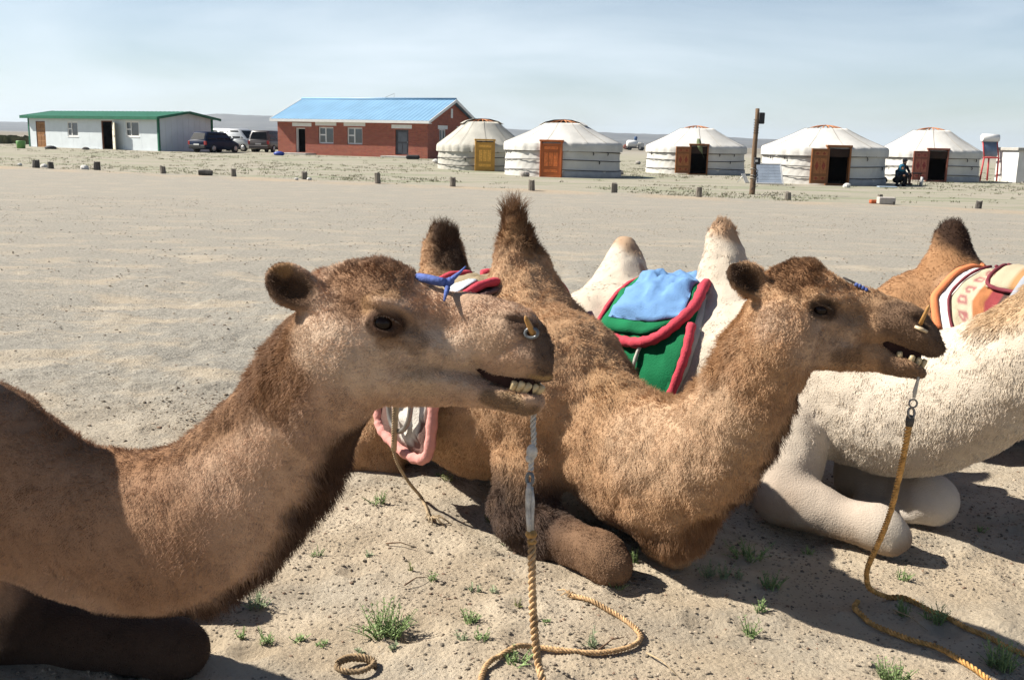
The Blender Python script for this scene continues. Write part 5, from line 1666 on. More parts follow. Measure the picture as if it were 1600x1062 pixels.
spec2 = dict(clump=.75, mess=.17, erect=.40, base=(.47,.295,.175), base2=(.54,.365,.23), len=.0125, lie=(-.1, .0, -.8), lift=.55, strokes=[
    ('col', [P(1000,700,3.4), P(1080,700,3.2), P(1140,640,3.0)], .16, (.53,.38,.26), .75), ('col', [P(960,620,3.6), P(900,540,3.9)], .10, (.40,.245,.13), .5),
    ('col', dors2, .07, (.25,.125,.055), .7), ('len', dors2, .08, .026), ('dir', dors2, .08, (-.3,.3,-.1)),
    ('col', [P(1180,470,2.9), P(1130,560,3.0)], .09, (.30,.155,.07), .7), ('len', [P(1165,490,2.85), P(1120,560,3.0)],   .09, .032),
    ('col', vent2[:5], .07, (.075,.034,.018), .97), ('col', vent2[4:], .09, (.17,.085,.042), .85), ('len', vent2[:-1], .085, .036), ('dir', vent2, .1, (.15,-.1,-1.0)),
    ('col', [P(1045,790,3.45)], .09, (.25,.14,.08), .5),
    ('col', [P(806,330,4.18), P(815,370,4.17)], .13, (.135,.07,.035), .9), ('col', [P(825,400,4.14), P(845,440,4.3)], .07, (.16,.085,.04), .6), ('col', [P(780,420,4.12), P(785,480,4.3)], .09, (.47,.315,.20), .7), ('col', [P(800,360,4.11), P(795,400,4.3)], .05, (.36,.22,.12), .5),
    ('len', [P(805,350,4.18), P(813,385,4.18)], .12, .022), ('dir', [P(804,330,4.18), P(810,360,4.18)], .10, (-.15,.1,1.3)), ('len', [P(802,332,4.18)], .05, .06),
    ('col', [P(700,360,4.87), P(705,400,4.82)], .12, (.04,.022,.014), .92), ('col', [P(672,400,4.87), P(675,460,5.0)], .07, (.40,.25,.15), .7), ('len', [P(693,385,4.92)], .13, .018), ('len', [P(692,358,4.92)], .07, .045), ('dir', [P(693,360,4.92)], .13, (.15,.1,1.2)),
    ('len', [P(830,640,3.9), P(700,680,4.17), P(820,780,3.8)], .16, .012), ('col', [P(830,560,4.0), P(830,700,3.8)], .12, (.31,.165,.08), .7), ('col', [P(860,690,3.75), P(880,620,3.85)], .10, (.36,.21,.115), .5),
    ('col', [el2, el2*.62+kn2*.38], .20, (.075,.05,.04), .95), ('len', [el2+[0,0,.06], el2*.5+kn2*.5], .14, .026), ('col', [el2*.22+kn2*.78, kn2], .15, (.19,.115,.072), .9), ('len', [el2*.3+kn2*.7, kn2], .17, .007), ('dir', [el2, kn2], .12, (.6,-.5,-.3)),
    ('len', [hw(1210,490,-.05), hw(1340,520,-.06), hw(1240,550,-.06)], .14, .009), ('len', [hw(1210,490,.05), hw(1340,520,.06), hw(1240,550,.06)], .14, .009),
    ('dir', [hw(1210,500), hw(1440,530)], .17, tuple(-hd2.X*.9-UP*.25)), ('len', [hw(1425,510,0)], .11, .0055),
    ('col', [hw(1220,510,-.08), hw(1300,530,-.07), hw(1240,540,-.07)], .075, (.56,.41,.30), .85), ('col', [hw(1310,560,-.05)], .03, (.34,.23,.15), .6),
    ('col', [hw(1310,555,-.06), hw(1335,556,-.05)], .026, (.20,.13,.088), .7),
    ('col', [hw(1225,425,-.05), hw(1262,430,-.06), hw(1245,445,-.08)], .055, (.17,.088,.046), .85), ('col', [hw(1240,410,0), hw(1270,412,0)], .055, (.17,.09,.048), .8), ('len', [hw(1220,415,0), hw(1270,410,0)], .065, .013), ('dir', [hw(1220,415,0), hw(1270,405,0)], .06, tuple(-hd2.X*.5+UP*.5)),
    ('col', [hw(1290,452,-.09), hw(1262,460,-.1)], .02, (.36,.22,.12), .5),
    ('col', [hw(1285,482,-.1), hw(1310,490,-.1), hw(1322,500,-.09)], .034, (.19,.115,.07), .6), ('col', [hw(1276,486,-.105), hw(1296,488,-.105)], .031, (.05,.03,.02), .9), ('len', [hw(1283,486,-.11)], .026, .0), ('len', [hw(1283,486,.11)], .026, .0),
    ('col', [hw(1400,500,-.05), hw(1440,520,-.03), hw(1464,545,0)], .07, (.14,.09,.062), .85), ('col', [hw(1440,520,.03), hw(1464,545,0)], .07, (.14,.09,.062), .85),
    ('col', [hw(1430,498,-.06), hw(1444,510,-.06)], .018, (.02,.012,.01), .95), ('len', [hw(1430,498,-.06), hw(1444,510,-.06)], .016, .0),
    ('col', [hw(1395,545,-.03), hw(1440,566,0)], .015, (.03,.015,.012), .9), ('len', [hw(1398,548,-.03), hw(1442,566,0)], .016, .0), ('len', [hw(1398,548,.03), hw(1442,566,0)], .016, .0),
    ('col', [hw(1390,572,-.04), hw(1430,582,-.02)], .04, (.17,.11,.075), .8), ('len', [hw(1385,570,0), hw(1436,584,0)], .07, .0055),
    ('col', [hw(1175,440,-.10), hw(1150,425,-.11)], .045, (.045,.024,.014), .95), ('len', [hw(1175,440,-.09), hw(1148,425,-.1)], .05, .010)])
HEAD2['mouth'] = [(1370,530), (1384,533), (1400,538), (1420,544), (1436,553), (1434,566), (1430,578), (1412,566), (1396,556), (1378,542)]
T2 = [(1403,556,.031,.014,.0085,0), (1420,563,.029,.017,.009,14), (1429,568,.022,.020,.0085,24), (1437,571,.009,.021,.008,26)]
def dens2(c):
    hdm = np.linalg.norm(c-hd2.O, axis=1) < .36
    return np.where(hdm, 2.4, 1.0)*np.where((c-S2) @ d2 < -1.2, .4, 1.0)
C2 = camel('brown camel kneeling in the middle with mouth open and a tall shaggy front hump', (0.0, 4.2), F2, spec2, 340000, .00082, hd2, HEAD2, T2, dens2, bumps=.010)
del F2

# ---------- camel three: white, behind the middle one
d3 = np.array([.67, -.74, 0]); d3 /= np.linalg.norm(d3); lat3 = np.array([d3[1], -d3[0], 0])
S3 = np.array([1.24, 4.30, .51]); H3 = S3 - d3*1.02
F3 = Field(fine_axis(-.10, 2.85, .018, []), fine_axis(2.55, 5.95, .019, []), fine_axis(-.03, 1.50, .018, []))
F3.chain([(S3, .30), (S3-d3*.5+[0,0,-.05], .35), (H3, .31)], .08, sub=2)
neck3 = [((1320,600),4.20,.30), ((1405,634),3.98,.265), ((1492,618),3.76,.232), ((1582,574),3.52,.190), ((1660,512),3.35,.155), ((1712,440),3.22,.120), ((1740,395),3.18,.10)]
npt3 = [(P(*p, d), r) for p, d, r in neck3]
F3.chain([(S3, .29)] + npt3, .06, flat=(lv(npt3[0][0], npt3[4][0]), 1.38), sub=3)
F3.chain([(P(1128,362,4.75), .052), (P(1131,400,4.75), .076), (P(1136,460,4.72), .135), (P(1150,545,4.66), .23)], .07, sub=2)
F3.chain([(P(976,387,5.3), .058), (P(976,420,5.3), .090), (P(966,470,5.25), .165), (P(962,545,5.2), .27)], .07, sub=2)
el3 = P(1225, 775, 4.02); kn3 = P(1388, 832, 3.76); el3b = P(1345, 745, 4.40); kn3b = P(1452, 780, 4.02)
F3.chain([(P(1240,600,4.35), .17), (P(1232,690,4.18), .16), (el3, .112)], .02, kin=.04, sub=2)
F3.chain([(el3, .116), (el3*.62+kn3*.38, .084), (el3*.36+kn3*.64, .062), (el3*.12+kn3*.88+[0,0,.010], .080), (kn3+[.02,-.01,-.012], .066)], .035, sub=2)
F3.chain([(kn3+[.005,-.040,-.040], .042), (P(1310,826,3.86), .040), (P(1240,803,3.98), .05)], .010)
F3.chain([(P(1370,640,4.55), .15), (el3b, .11), (el3b*.5+kn3b*.5, .074), (kn3b+[0,0,.008], .090), (kn3b+[.03,0,-.02], .078)], .04, sub=2)
F3.chain([(kn3b+[.01,-.045,-.045], .046), (P(1400,800,4.10), .044), (P(1345,790,4.25), .05)], .010)
for fn in (lambda p: np.asarray(p, float), lambda p: mirror_pt(p, S3, lat3)):
    F3.chain([(fn(H3+lat3*.16), .28), (fn(H3+lat3*.34+d3*.3+[0,0,-.2]), .17), (fn(H3+lat3*.38+d3*.05+[0,0,-.44]), .10)], .07)
hd3 = Head((1310, 500), P(1850, 400, 3.12), 2.79/FPX, R(14))
HEAD3 = {k: v for k, v in HEAD2.items()}
hd3.add(F3, HEAD3)
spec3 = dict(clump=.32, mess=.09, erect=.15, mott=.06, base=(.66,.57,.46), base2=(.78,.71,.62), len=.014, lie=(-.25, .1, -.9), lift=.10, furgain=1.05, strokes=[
    ('col', [P(1128,352,4.72), P(1145,365,4.72)], .075, (.46,.28,.16), .8), ('len', [P(1128,356,4.75)], .08, .03), ('dir', [P(1128,350,4.75)], .08, (.1,0,1.)),
    ('col', [P(977,374,5.3), P(990,385,5.25)], .075, (.48,.31,.19), .8), ('col', [P(1000,420,5.2), P(1005,440,5.2)], .035, (.38,.25,.17), .7), ('col', [P(1160,390,4.65), P(1170,420,4.6)], .035, (.50,.40,.32), .6),
    ('col', [P(1240,620,4.2), P(1230,720,4.0)], .14, (.62,.535,.44), .7), ('col', [el3, el3*.4+kn3*.6], .19, (.47,.39,.32), .8), ('col', [el3-[0,.06,.10], kn3-[0,.05,.075]], .06, (.33,.24,.165), .8), ('col', [kn3+[.06,-.05,-.05]], .075, (.24,.175,.13), .85), ('col', [el3*.4+kn3*.6-[0,.07,.02], el3*.2+kn3*.8-[0,.08,.0]], .03, (.36,.29,.23), .6), ('col', [el3*.25+kn3*.75+[0,0,.07]], .05, (.60,.50,.42), .6), ('col', [kn3b+[.06,-.03,-.04]], .06, (.40,.31,.24), .6), ('col', [el3+[-.02,-.08,.0]], .09, (.40,.31,.24), .6), ('len', [el3, kn3], .2, .006), ('len', [el3b, kn3b], .2, .006), ('col', [kn3b], .15, (.60,.55,.50), .7),  # second stroke greys the foreleg as painted shade; browner ones are dirt
    ('col', [P(1535,470,3.5), P(1600,470,3.4)], .13, (.52,.34,.18), .75), ('len', [P(1530,480,3.5), P(1610,450,3.35), P(1680,400,3.3)], .14, .028), ('dir', [P(1540,470,3.5), P(1620,450,3.4)], .14, (-.6,.2,-.25)),
    ('len', [P(1360,700,4.0), P(1450,720,3.75), P(1540,660,3.5)], .12, .013), ('col', [P(1420,735,3.8), P(1500,705,3.6), P(1570,650,3.4)], .07, (.60,.50,.40), .6),
    ('len', [hd3.w(1300,490)], .22, .008), ('len', [hd3.w(1283,486,-.11)], .020, 0), ('len', [hd3.w(1283,486,.11)], .020, 0)])
def dens3(c): return np.where(c[:, 2] < .2, .5, 1.0)*np.where((c-S3) @ d3 < -1.15, .5, 1.0)
HEAD3['mouth'] = HEAD2['mouth']
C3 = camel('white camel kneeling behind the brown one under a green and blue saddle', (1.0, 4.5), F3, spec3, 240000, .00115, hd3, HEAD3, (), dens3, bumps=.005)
del F3

# ---------- camel four: brown, at the right edge behind the white one
S4 = np.array([2.95, 4.55, .56]); d4 = np.array([.66, -.75, 0]); d4 /= np.linalg.norm(d4); lat4 = np.array([d4[1], -d4[0], 0]); H4 = S4 - d4*1.05
F4 = Field(fine_axis(1.35, 4.9, .022, []), fine_axis(2.6, 6.35, .022, []), fine_axis(-.03, 1.55, .022, []))
F4.chain([(S4, .31), (S4-d4*.5+[0,0,-.04], .35), (H4, .32)], .08, sub=2)
q4 = [P(1487,358,5.35), P(1487,395,5.35), P(1485,440,5.3), P(1482,500,5.3)]
F4.chain([(q4[0], .060), (q4[1], .085), (q4[2], .145), (q4[3], .25)], .07, sub=2)
F4.chain([(P(1432,470,5.5), .09), (P(1425,520,5.45), .2)], .10)
F4.chain([(S4-d4*.15+[0,0,.7], .06), (S4-d4*.15+[0,0,.46], .14), (S4-d4*.15+[0,0,.2], .24)], .07)
npt4 = [(S4+d4*.3+[0,0,-.05], .27), (S4+d4*.6+[0,0,-.1], .2), (S4+d4*.85+[0.05,0,.1], .16), (S4+d4*1.0+[.1,0,.35], .13), (S4+d4*1.05+[.15,0,.55], .10)]
F4.chain([(S4, .28)] + npt4, .06, flat=(lat4, 1.35), sub=2)
for fn in (lambda p: np.asarray(p, float), lambda p: mirror_pt(p, S4, lat4)):
    F4.chain([(fn(S4+lat4*.2), .16), (fn(S4+lat4*.28+d4*.05+[0,0,-.38]), .115), (fn(S4+lat4*.2+d4*.5+[0,0,-.46]), .08)], .05)
    F4.chain([(fn(H4+lat4*.16), .28), (fn(H4+lat4*.34+d4*.3+[0,0,-.2]), .17), (fn(H4+lat4*.38+d4*.05+[0,0,-.44]), .10)], .07)
hd4 = Head((1310, 500), S4+d4*1.05+np.array([.42, -.06, .62]), 2.79/FPX, R(16))
hd4.add(F4, HEAD3)
spec4 = dict(clump=.5, mess=.12, erect=.25, base=(.36,.20,.105), base2=(.45,.28,.17), len=.014, lie=(-.1, .0, -.8), lift=.5, strokes=[
    ('col', [P(1487,350,5.35), P(1500,375,5.3), P(1512,405,5.3)], .13, (.028,.015,.011), .95), ('len', [P(1487,352,5.35)], .10, .022), ('dir', [P(1487,350,5.35)], .13, (.1,.1,1.)),
    ('col', [P(1455,430,5.3), P(1440,470,5.3)], .08, (.30,.15,.07), .6), ('col', [P(1410,470,5.4)], .10, (.55,.40,.27), .7), ('col', [P(1480,440,5.1)], .07, (.48,.31,.20), .6),
    ('len', [hd4.w(1300,490)], .22, .008)])
C4 = camel('brown camel with black tipped hump and orange edged saddle at the right edge', (2.6, 5.0), F4, spec4, 90000, .0011, hd4, HEAD3, (), None, bumps=.006)
del F4
# ------------------------------------------------------------------ saddles draped over the bodies
from mathutils.bvhtree import BVHTree
M_cloth = coat_mat('saddle_cloth')
def bvh_of(C):
    return BVHTree.FromPolygons([Vector(p) for p in C[1]], [tuple(int(i) for i in q) for q in C[2]])

class Drape:
    """a cloth shape over a back: s along the body, v from the ridge (0) down a side (1 = widest line, >1 hangs plumb)"""
    def __init__(self, C, S0, d, lat, srange, hang=0.0, cap=.40, ridge=.345):
        self.S, self.d, self.lat = S0, d, lat
        bv = bvh_of(C)
        self.ss = np.linspace(srange[0]-.06, srange[1]+.06, 28)
        self.ph = np.radians(np.linspace(-96, 96, 49))
        tab = np.zeros((28, 49))
        for i, s in enumerate(self.ss):
            for j, f in enumerate(self.ph):
                dr = np.array([0, 0, 1])*math.cos(f) + lat*math.sin(f)
                o = S0 + d*s
                h = bv.ray_cast(Vector(o+dr*1.3), Vector(-dr))
                tab[i, j] = (1.3-h[3]) if h[0] is not None else .33
        tab = np.clip(tab, .26, cap)
        tab = np.minimum(tab, ridge + (cap-ridge)*np.abs(self.ph)[None, :]/1.2)
        for _ in range(3):
            p = np.pad(tab, 1, mode='edge')
            tab = .34*tab + .165*(p[:-2, 1:-1]+p[2:, 1:-1]+p[1:-1, :-2]+p[1:-1, 2:])
        self.tab = tab; self.hang = hang
    def at(self, s, v, off):
        """v in quarter circles: |v|<=1 over the back, beyond that metres of drop / .6"""
        f = np.clip(v, -1, 1)*math.pi/2
        i = np.clip((s-self.ss[0])/(self.ss[1]-self.ss[0]), 0, 26.999); j = np.clip((f-self.ph[0])/(self.ph[1]-self.ph[0]), 0, 47.999)
        i0, j0 = int(i), int(j); a, b = i-i0, j-j0
        t = self.tab
        r = (t[i0, j0]*(1-a)+t[i0+1, j0]*a)*(1-b) + (t[i0, j0+1]*(1-a)+t[i0+1, j0+1]*a)*b + off
        p = self.S + self.d*s + np.array([0, 0, math.cos(f)*r]) + self.lat*math.sin(f)*(r + self.hang*abs(math.sin(f))**3)
        if abs(v) > 1: p = p - np.array([0, 0, (abs(v)-1)*.6]) + self.lat*np.sign(v)*.02*math.sin((abs(v)-1)*3)
        return p
    def sheet(self, name, parent, base, sf, vmax, off, th, color, nu=14, nv=44, vmin=None, wr=.006, mat=None, seed=3, vfun=None):
        """sf(u,v) -> s; a closed cloth of thickness th"""
        vmin = -vmax if vmin is None else vmin
        top, bot, cols = [], [], []
        for i in range(nu+1):
            u = i/nu
            for j in range(nv+1):
                vv = vmin + (vmax-vmin)*j/nv
                if vfun is not None: vv = vv*vfun(u)
                s = sf(u, vv)
                q = self.at(s, vv, 0)
                o = off + wr*float(fbm(q[None, :], 22., seed, 2)[0])
                edge = min(1, min(u, 1-u)*nu/1.6, min(j, nv-j)/1.6)
                top.append(self.at(s, vv, o+th*(.45+.55*edge))); bot.append(self.at(s, vv, off))
                cols.append(color(u, vv, q))
        n = len(top); w = nv+1
        f = []
        for i in range(nu):
            for j in range(nv):
                f.append((i*w+j, i*w+j+1, (i+1)*w+j+1, (i+1)*w+j)); f.append((n+i*w+j, n+(i+1)*w+j, n+(i+1)*w+j+1, n+i*w+j+1))
        for i in range(nu):
            f.append((i*w, (i+1)*w, n+(i+1)*w, n+i*w)); k = nv; f.append((i*w+k, n+i*w+k, n+(i+1)*w+k, (i+1)*w+k))
        for j in range(nv):
            f.append((j, n+j, n+j+1, j+1)); k = nu*w; f.append((k+j, k+j+1, n+k+j+1, n+k+j))
        v = np.array(top+bot) - base
        return mesh_np(name, v, np.array(f), mat or M_cloth, parent, True, {'coat': np.array(cols+cols)})
    def roll(self, name, parent, base, path, off, rad, mat, n=8, closed=False):
        path = spline(np.array(path, float), 6)
        pts = [self.at(s, v, off) - base for s, v in path]
        rr = [rad*(.93+.1*math.sin(i*1.9)) for i in range(len(pts))]
        return MB().tube(pts, rr, n).build(name, mat, parent)

M_pinkred = mk('red_roll', (.56, .055, .085), .85, .10, 14, .003, 120)
M_palepink = mk('pink_roll', (.66, .30, .26), .85, .14, 14, .004, 60)
M_maroon = mk('maroon_roll', (.20, .035, .05), .85, .2, 14, .003, 100)
M_orange = mk('orange_band', (.80, .22, .07), .85, .08, 12)
M_strap = mk('pale_strap', (.55, .53, .47), .8, .15, 20)
M_greystrap = mk('grey_strap', (.33, .35, .38), .7, .15, 16)
M_tan = mk('tan_rope', (.42, .32, .20), .9, .25, 40, .002, 150)
M_steelring = mk('worn_steel', (.30, .28, .26), .45, .2, 30, metal=.7)

def bumpy(c, a=.12, sc=40):
    def fn(u, v, q): return np.array(c)*(1+a*float(fbm(q[None, :], sc, 12, 2)[0]))
    return fn
# --- green and blue saddle on the white camel
b3 = np.array([.78, 4.72, .95])
dr3 = Drape(C3, S3, d3, lat3, (-.86, -.28), cap=.405, ridge=.30)
sd3 = empty('saddle', tuple(b3), 0, 'green felt saddle with blue seat and thick red rolled edges on the white camel', 'saddle', 'saddles between the humps')
def fr3(v):     # front edge
    v = abs(v); return np.interp(v, [0, .25, .45, .7, .95, 1.3, 1.5], [-.47, -.42, -.36, -.315, -.32, -.40, -.45])
def re3(v):
    v = abs(v); return np.interp(v, [0, .3, .6, 1.0, 1.5], [-.83, -.83, -.83, -.82, -.78])
dr3.sheet('felt_lining', sd3, b3, lambda u, v: re3(v)-.012+(fr3(v)+.028-re3(v)+.012)*u, 1.47, .004, .012, bumpy((.62, .58, .50)))
dr3.sheet('green_flap', sd3, b3, lambda u, v: re3(v)+(fr3(v)-re3(v))*u, 1.46, .018, .014, bumpy((.010, .165, .065), .25, 18), wr=.012)
dr3.sheet('upper_flap', sd3, b3, lambda u, v: re3(v)+.01+(fr3(v)-.005-re3(v)-.01)*u, .80, .036, .02, bumpy((.011, .175, .07), .25, 18), wr=.012, vfun=lambda u: 1.0-.10*u-.22*max(0, u-.55)/.45)
dr3.sheet('blue_seat', sd3, b3, lambda u, v: re3(v)+.045+(fr3(v)-.085-re3(v))*u, .68, .054, .020, bumpy((.16, .31, .56), .16, 26), wr=.022, vfun=lambda u: 1.0-.05*u-.12*max(0, u-.6)/.4)
for sg in (-1, 1):
    dr3.roll('red_edge', sd3, b3, [(-.845, .10*sg), (-.845, .35*sg), (-.84, .65*sg), (-.83, 1.0*sg), (-.80, 1.4*sg)], .03, .016, M_pinkred)
    dr3.roll('red_edge', sd3, b3, [(-.76, .83*sg), (-.66, .84*sg), (-.56, .83*sg), (-.47, .77*sg), (-.40, .64*sg), (-.365, .46*sg), (-.40, .26*sg), (-.46, .06*sg)], .055, .027, M_pinkred)
    dr3.roll('red_edge', sd3, b3, [(-.335, .60*sg), (-.31, .78*sg), (-.315, .95*sg), (-.36, 1.2*sg), (-.44, 1.47*sg)], .035, .023, M_pinkred)
    dr3.roll('strap', sd3, b3, [(-.55, .84*sg), (-.565, 1.0*sg), (-.585, 1.2*sg), (-.59, 1.36*sg)], .046, .010, M_strap)
    k = MB()
    for (s, v, r) in ((-.60, 1.34, .026), (-.58, 1.38, .022), (-.62, 1.38, .02)): k.sphere(dr3.at(s, v*sg, .06)-b3, r, 9, 6)
    k.tube([dr3.at(-.59, 1.36*sg, .05)-b3, dr3.at(-.555, 1.43*sg, .06)-b3, dr3.at(-.51, 1.52*sg, .05)-b3], [.012, .014, .01], 6)
    k.build('knot', M_strap, sd3)
# --- pink edged saddle on the middle camel
b2 = np.array([-.15, 4.45, .9])
dr2 = Drape(C2, S2 + d2*.13, d2, lat2, (-.84, -.26), hang=.03, cap=.43, ridge=.315)
sd2 = empty('saddle', tuple(b2), 0, 'worn saddle with pink rolled border and white pad hanging low on the middle camel', 'saddle', 'saddles between the humps')
def col2(u, v, q):
    n = float(fbm(q[None, :], 20., 8, 3)[0])
    c = np.array([.17, .10, .085])*(1+.4*n)
    e = ((u-.60)/.27)**2 + ((abs(v)-1.16)/.24)**2
    if e < 1+.25*n: c = np.array([.66, .62, .56])*(1+.12*n)
    return c
def sf2(u, v):
    return -.70 + .36*u - .10*u*max(0, 1-abs(v)) + .0*(1-u)*max(0, 1-abs(v))
dr2.sheet('saddle_cloth', sd2, b2, sf2, 1.46, .014, .018, col2, nu=20, nv=80, wr=.014)
dr2.sheet('seat', sd2, b2, lambda u, v: -.74+.27*u, .55, .036, .02, bumpy((.34, .27, .17), .2, 22), wr=.012)
for sg in (-1, 1):
    dr2.roll('pink_edge', sd2, b2, [(-.70, .6*sg), (-.71, .9*sg), (-.71, 1.25*sg), (-.69, 1.37*sg), (-.62, 1.43*sg), (-.50, 1.48*sg), (-.40, 1.49*sg), (-.345, 1.42*sg), (-.335, 1.2*sg), (-.34, .9*sg), (-.36, .6*sg)], .030, .024, M_palepink)
    dr2.roll('red_edge', sd2, b2, [(-.73, .05*sg), (-.71, .30*sg), (-.66, .52*sg), (-.58, .58*sg), (-.50, .52*sg), (-.46, .30*sg), (-.47, .06*sg)], .052, .020, M_pinkred)
    o = dr2.at(-.50, 1.30*sg, .06)-b2
    pts = [dr2.at(-.50+.075*math.sin(t), (1.16-.17*math.cos(t))*sg, .062)-b2 for t in np.linspace(0, 2*math.pi, 20, endpoint=False)]
    MB().tube(pts, .011, 7, closed=True).build('stirrup', M_steelring, sd2)
    tp = [dr2.at(-.50, v*sg, .075)-b2 for v in (.65, .8, .95, 1.1, 1.25, 1.46)]
    MB().tube(tp, .012, 7).build('stirrup_cord', M_tan, sd2)
wp_ = dr2.at(-.36, .30, .06)-b2
dr2.sheet('white_patch', sd2, b2, lambda u, v: -.57+.07*u, .44, .060, .008, bumpy((.62, .68, .74), .2, 40), vmin=.22, nv=6, nu=4)

# --- striped rug saddle on the right hand camel
b4 = np.array([2.5, 5.0, .9])
dr4 = Drape(C4, S4, d4, lat4, (-.92, -.22), cap=.40)
sd4 = empty('saddle', tuple(b4), 0, 'striped carpet saddle with orange edge and grey strap on the right hand camel', 'saddle', 'saddles between the humps')
def re4(v): return np.interp(abs(v), [0, .35, .6, .8, 1.1], [-.80, -.86, -.885, -.83, -.72])
def rug(u, v, q):
    s = re4(v)+.13
    x = u*5.2
    n = float(fbm(q[None, :], 45., 19, 2)[0])
    st = [(.55, .47, .33), (.58, .50, .36), (.42, .17, .07), (.30, .055, .06), (.10, .06, .05), (.44, .24, .08), (.55, .47, .33), (.30, .055, .06), (.44, .24, .08)]
    c = np.array(st[int(u*8.99)])
    if .0 < u < .22:
        m = ((abs(v)*7.5) % 1.0-.5)**2*7 + ((u-.12)/.055)**2
        if m < .8 and m > .12: c = np.array([.40, .16, .15])
    return c*(1+.15*n)
dr4.sheet('felt_pad', sd4, b4, lambda u, v: re4(v)+u*(-.25-re4(v)), 1.05, .006, .014, bumpy((.72, .70, .66), .08, 30))
for sg in (-1, 1):
    dr4.sheet('orange_edge', sd4, b4, lambda u, v: re4(v)-.018+.036*u, .88*sg, .018, .014, bumpy((.80, .26, .11), .08, 30), vmin=.02*sg, nu=4, nv=26, wr=.003)
dr4.sheet('carpet', sd4, b4, lambda u, v: re4(v)+.078+u*(-.27-re4(v)-.078), 1.04, .022, .012, rug, nu=44, nv=70, wr=.006)
dr4.sheet('top_pad', sd4, b4, lambda u, v: -.66+.40*u, .44, .040, .022, lambda u, v, q: np.array([(.50, .42, .29), (.46, .25, .11), (.50, .42, .29), (.36, .30, .20)][int(u*3.99)]), nu=20, nv=30)
for sg in (-1, 1):
    dr4.roll('maroon_edge', sd4, b4, [(-.67, .02*sg), (-.675, .25*sg), (-.65, .42*sg), (-.55, .47*sg), (-.40, .47*sg), (-.28, .44*sg), (-.25, .2*sg)], .052, .011, M_maroon)
    dr4.roll('brown_cord', sd4, b4, [(re4(v)+.074, v*sg) for v in (.05, .3, .55, .75, .95, 1.04)], .036, .008, M_maroon)
    dr4.sheet('grey_strap', sd4, b4, lambda u, v: -.50+.06*u-.02*abs(v), .95*sg, .070, .006, bumpy((.33, .35, .39), .1, 30), vmin=.01*sg, nu=3, nv=20, wr=.002)

# ------------------------------------------------------------------ pegs, halters, ropes
def M_rope(name, c): return mk(name, c, .9, .50, 45, .003, 160)
M_ropey = M_rope('yellow_rope', (.58, .33, .11)); M_ropep = M_rope('faded_rope', (.54, .35, .18)); M_roped = M_rope('dark_rope', (.30, .21, .12))
M_rag = mk('dirty_white_rag', (.55, .52, .47), .95, .3, 60, .004, 120)

def rope_mesh(pts, rad, pitch, nst=3, side=6, step=None):
    """strands twisted round each other along a path"""
    pts = np.array(pts, float)
    seg = np.linalg.norm(np.diff(pts, axis=0), axis=1); cs = np.concatenate([[0], np.cumsum(seg)])
    step = step or pitch/9
    n = int(cs[-1]/step)+1
    t = np.linspace(0, cs[-1], n)
    c = np.stack([np.interp(t, cs, pts[:, k]) for k in range(3)], 1)
    tg = np.gradient(c, axis=0); tg /= np.linalg.norm(tg, axis=1)[:, None]
    u = np.zeros_like(c); prev = np.cross(tg[0], [0.3, 1, .2]); prev /= np.linalg.norm(prev)
    for i in range(n):
        prev = prev - tg[i]*np.dot(prev, tg[i]); prev /= np.linalg.norm(prev); u[i] = prev
    w = np.cross(tg, u)
    V, Fc = [], []
    for s in range(nst):
        ph = 2*math.pi*(t/pitch + s/nst)
        jit = 1+.12*np.sin(t*37+s)
        cc = c + (u*np.cos(ph)[:, None] + w*np.sin(ph)[:, None])*rad*.52*jit[:, None]
        base = sum(len(x) for x in V)
        ring = []
        for k in range(side):
            a = 2*math.pi*k/side
            ring.append(cc + (u*math.cos(a)+w*math.sin(a))*rad*.50)
        ring = np.stack(ring, 1)
        V.append(ring.reshape(-1, 3))
        i = np.arange(n-1)[:, None]*side; k = np.arange(side)[None, :]; k2 = (k+1) % side
        Fc.append((np.stack([i+k, i+k2, i+side+k2, i+side+k], -1).reshape(-1, 4))+base)
    return np.concatenate(V), np.concatenate(Fc)
def rope_part(name, parent, base, pts, rad, pitch, mat, sub=8, fuzz=True):
    p = spline(np.array(pts, float), sub)
    v, f = rope_mesh(p, rad, pitch)
    o = mesh_np(name, v-base, f, mat, parent, True)
    return o
def gz_at(x, y): return float(ground_h(x, y)) + float(ground_bumps(np.array([x]), np.array([y]))[0])
def gpt(px, py, lift=.012):
    g = G(px, py); z = gz_at(g[0], g[1]); g = G(px, py, z); return np.array([g[0], g[1], gz_at(g[0], g[1])+lift])

def peg(hd, a, b, label, r0, r1):
    o = empty('nose_peg', tuple(hd.w(*b)), 0, label, 'nose peg', None)
    A, B = hd.w(*a)-hd.w(*b), np.zeros(3)
    MB().tube([A*1.02, A*.9, A*.5, B], [r0*.35, r0, (r0+r1)/2, r1], 9).build('peg', M_horn, o)
    return o
pg1 = peg(hd1, (811, 497, -.080), (826, 526, -.050), 'tan wooden nose peg in the nostril of the nearest camel', .0048, .0075)
pg2 = peg(hd2, (1444, 480, -.082), (1432, 509, -.050), 'pale wooden nose peg standing out of the nostril of the middle camel', .0042, .0060)
M_bone = mk('bone_washer', (.70, .55, .36), .5, .15, 40)
bq = hd2.w(1432, 509, -.050)
MB().tube([hd2.w(1424, 511, -.068)-bq, hd2.w(1433, 515, -.072)-bq, hd2.w(1442, 519, -.062)-bq], [.004, .0055, .004], 8, flat=1.0).build('washer', M_bone, pg2)
bq = hd1.w(826, 526, -.050)
M_nylon = mk('grey_washer', (.12, .13, .14), .35, .2, 40, spec=.6)
MB().tube([hd1.w(821+9*math.cos(a), 521+7*math.sin(a), -.062)-bq for a in np.linspace(0, 6.28, 14, endpoint=False)], .0035, 6, closed=True).build('washer', M_nylon, pg1)

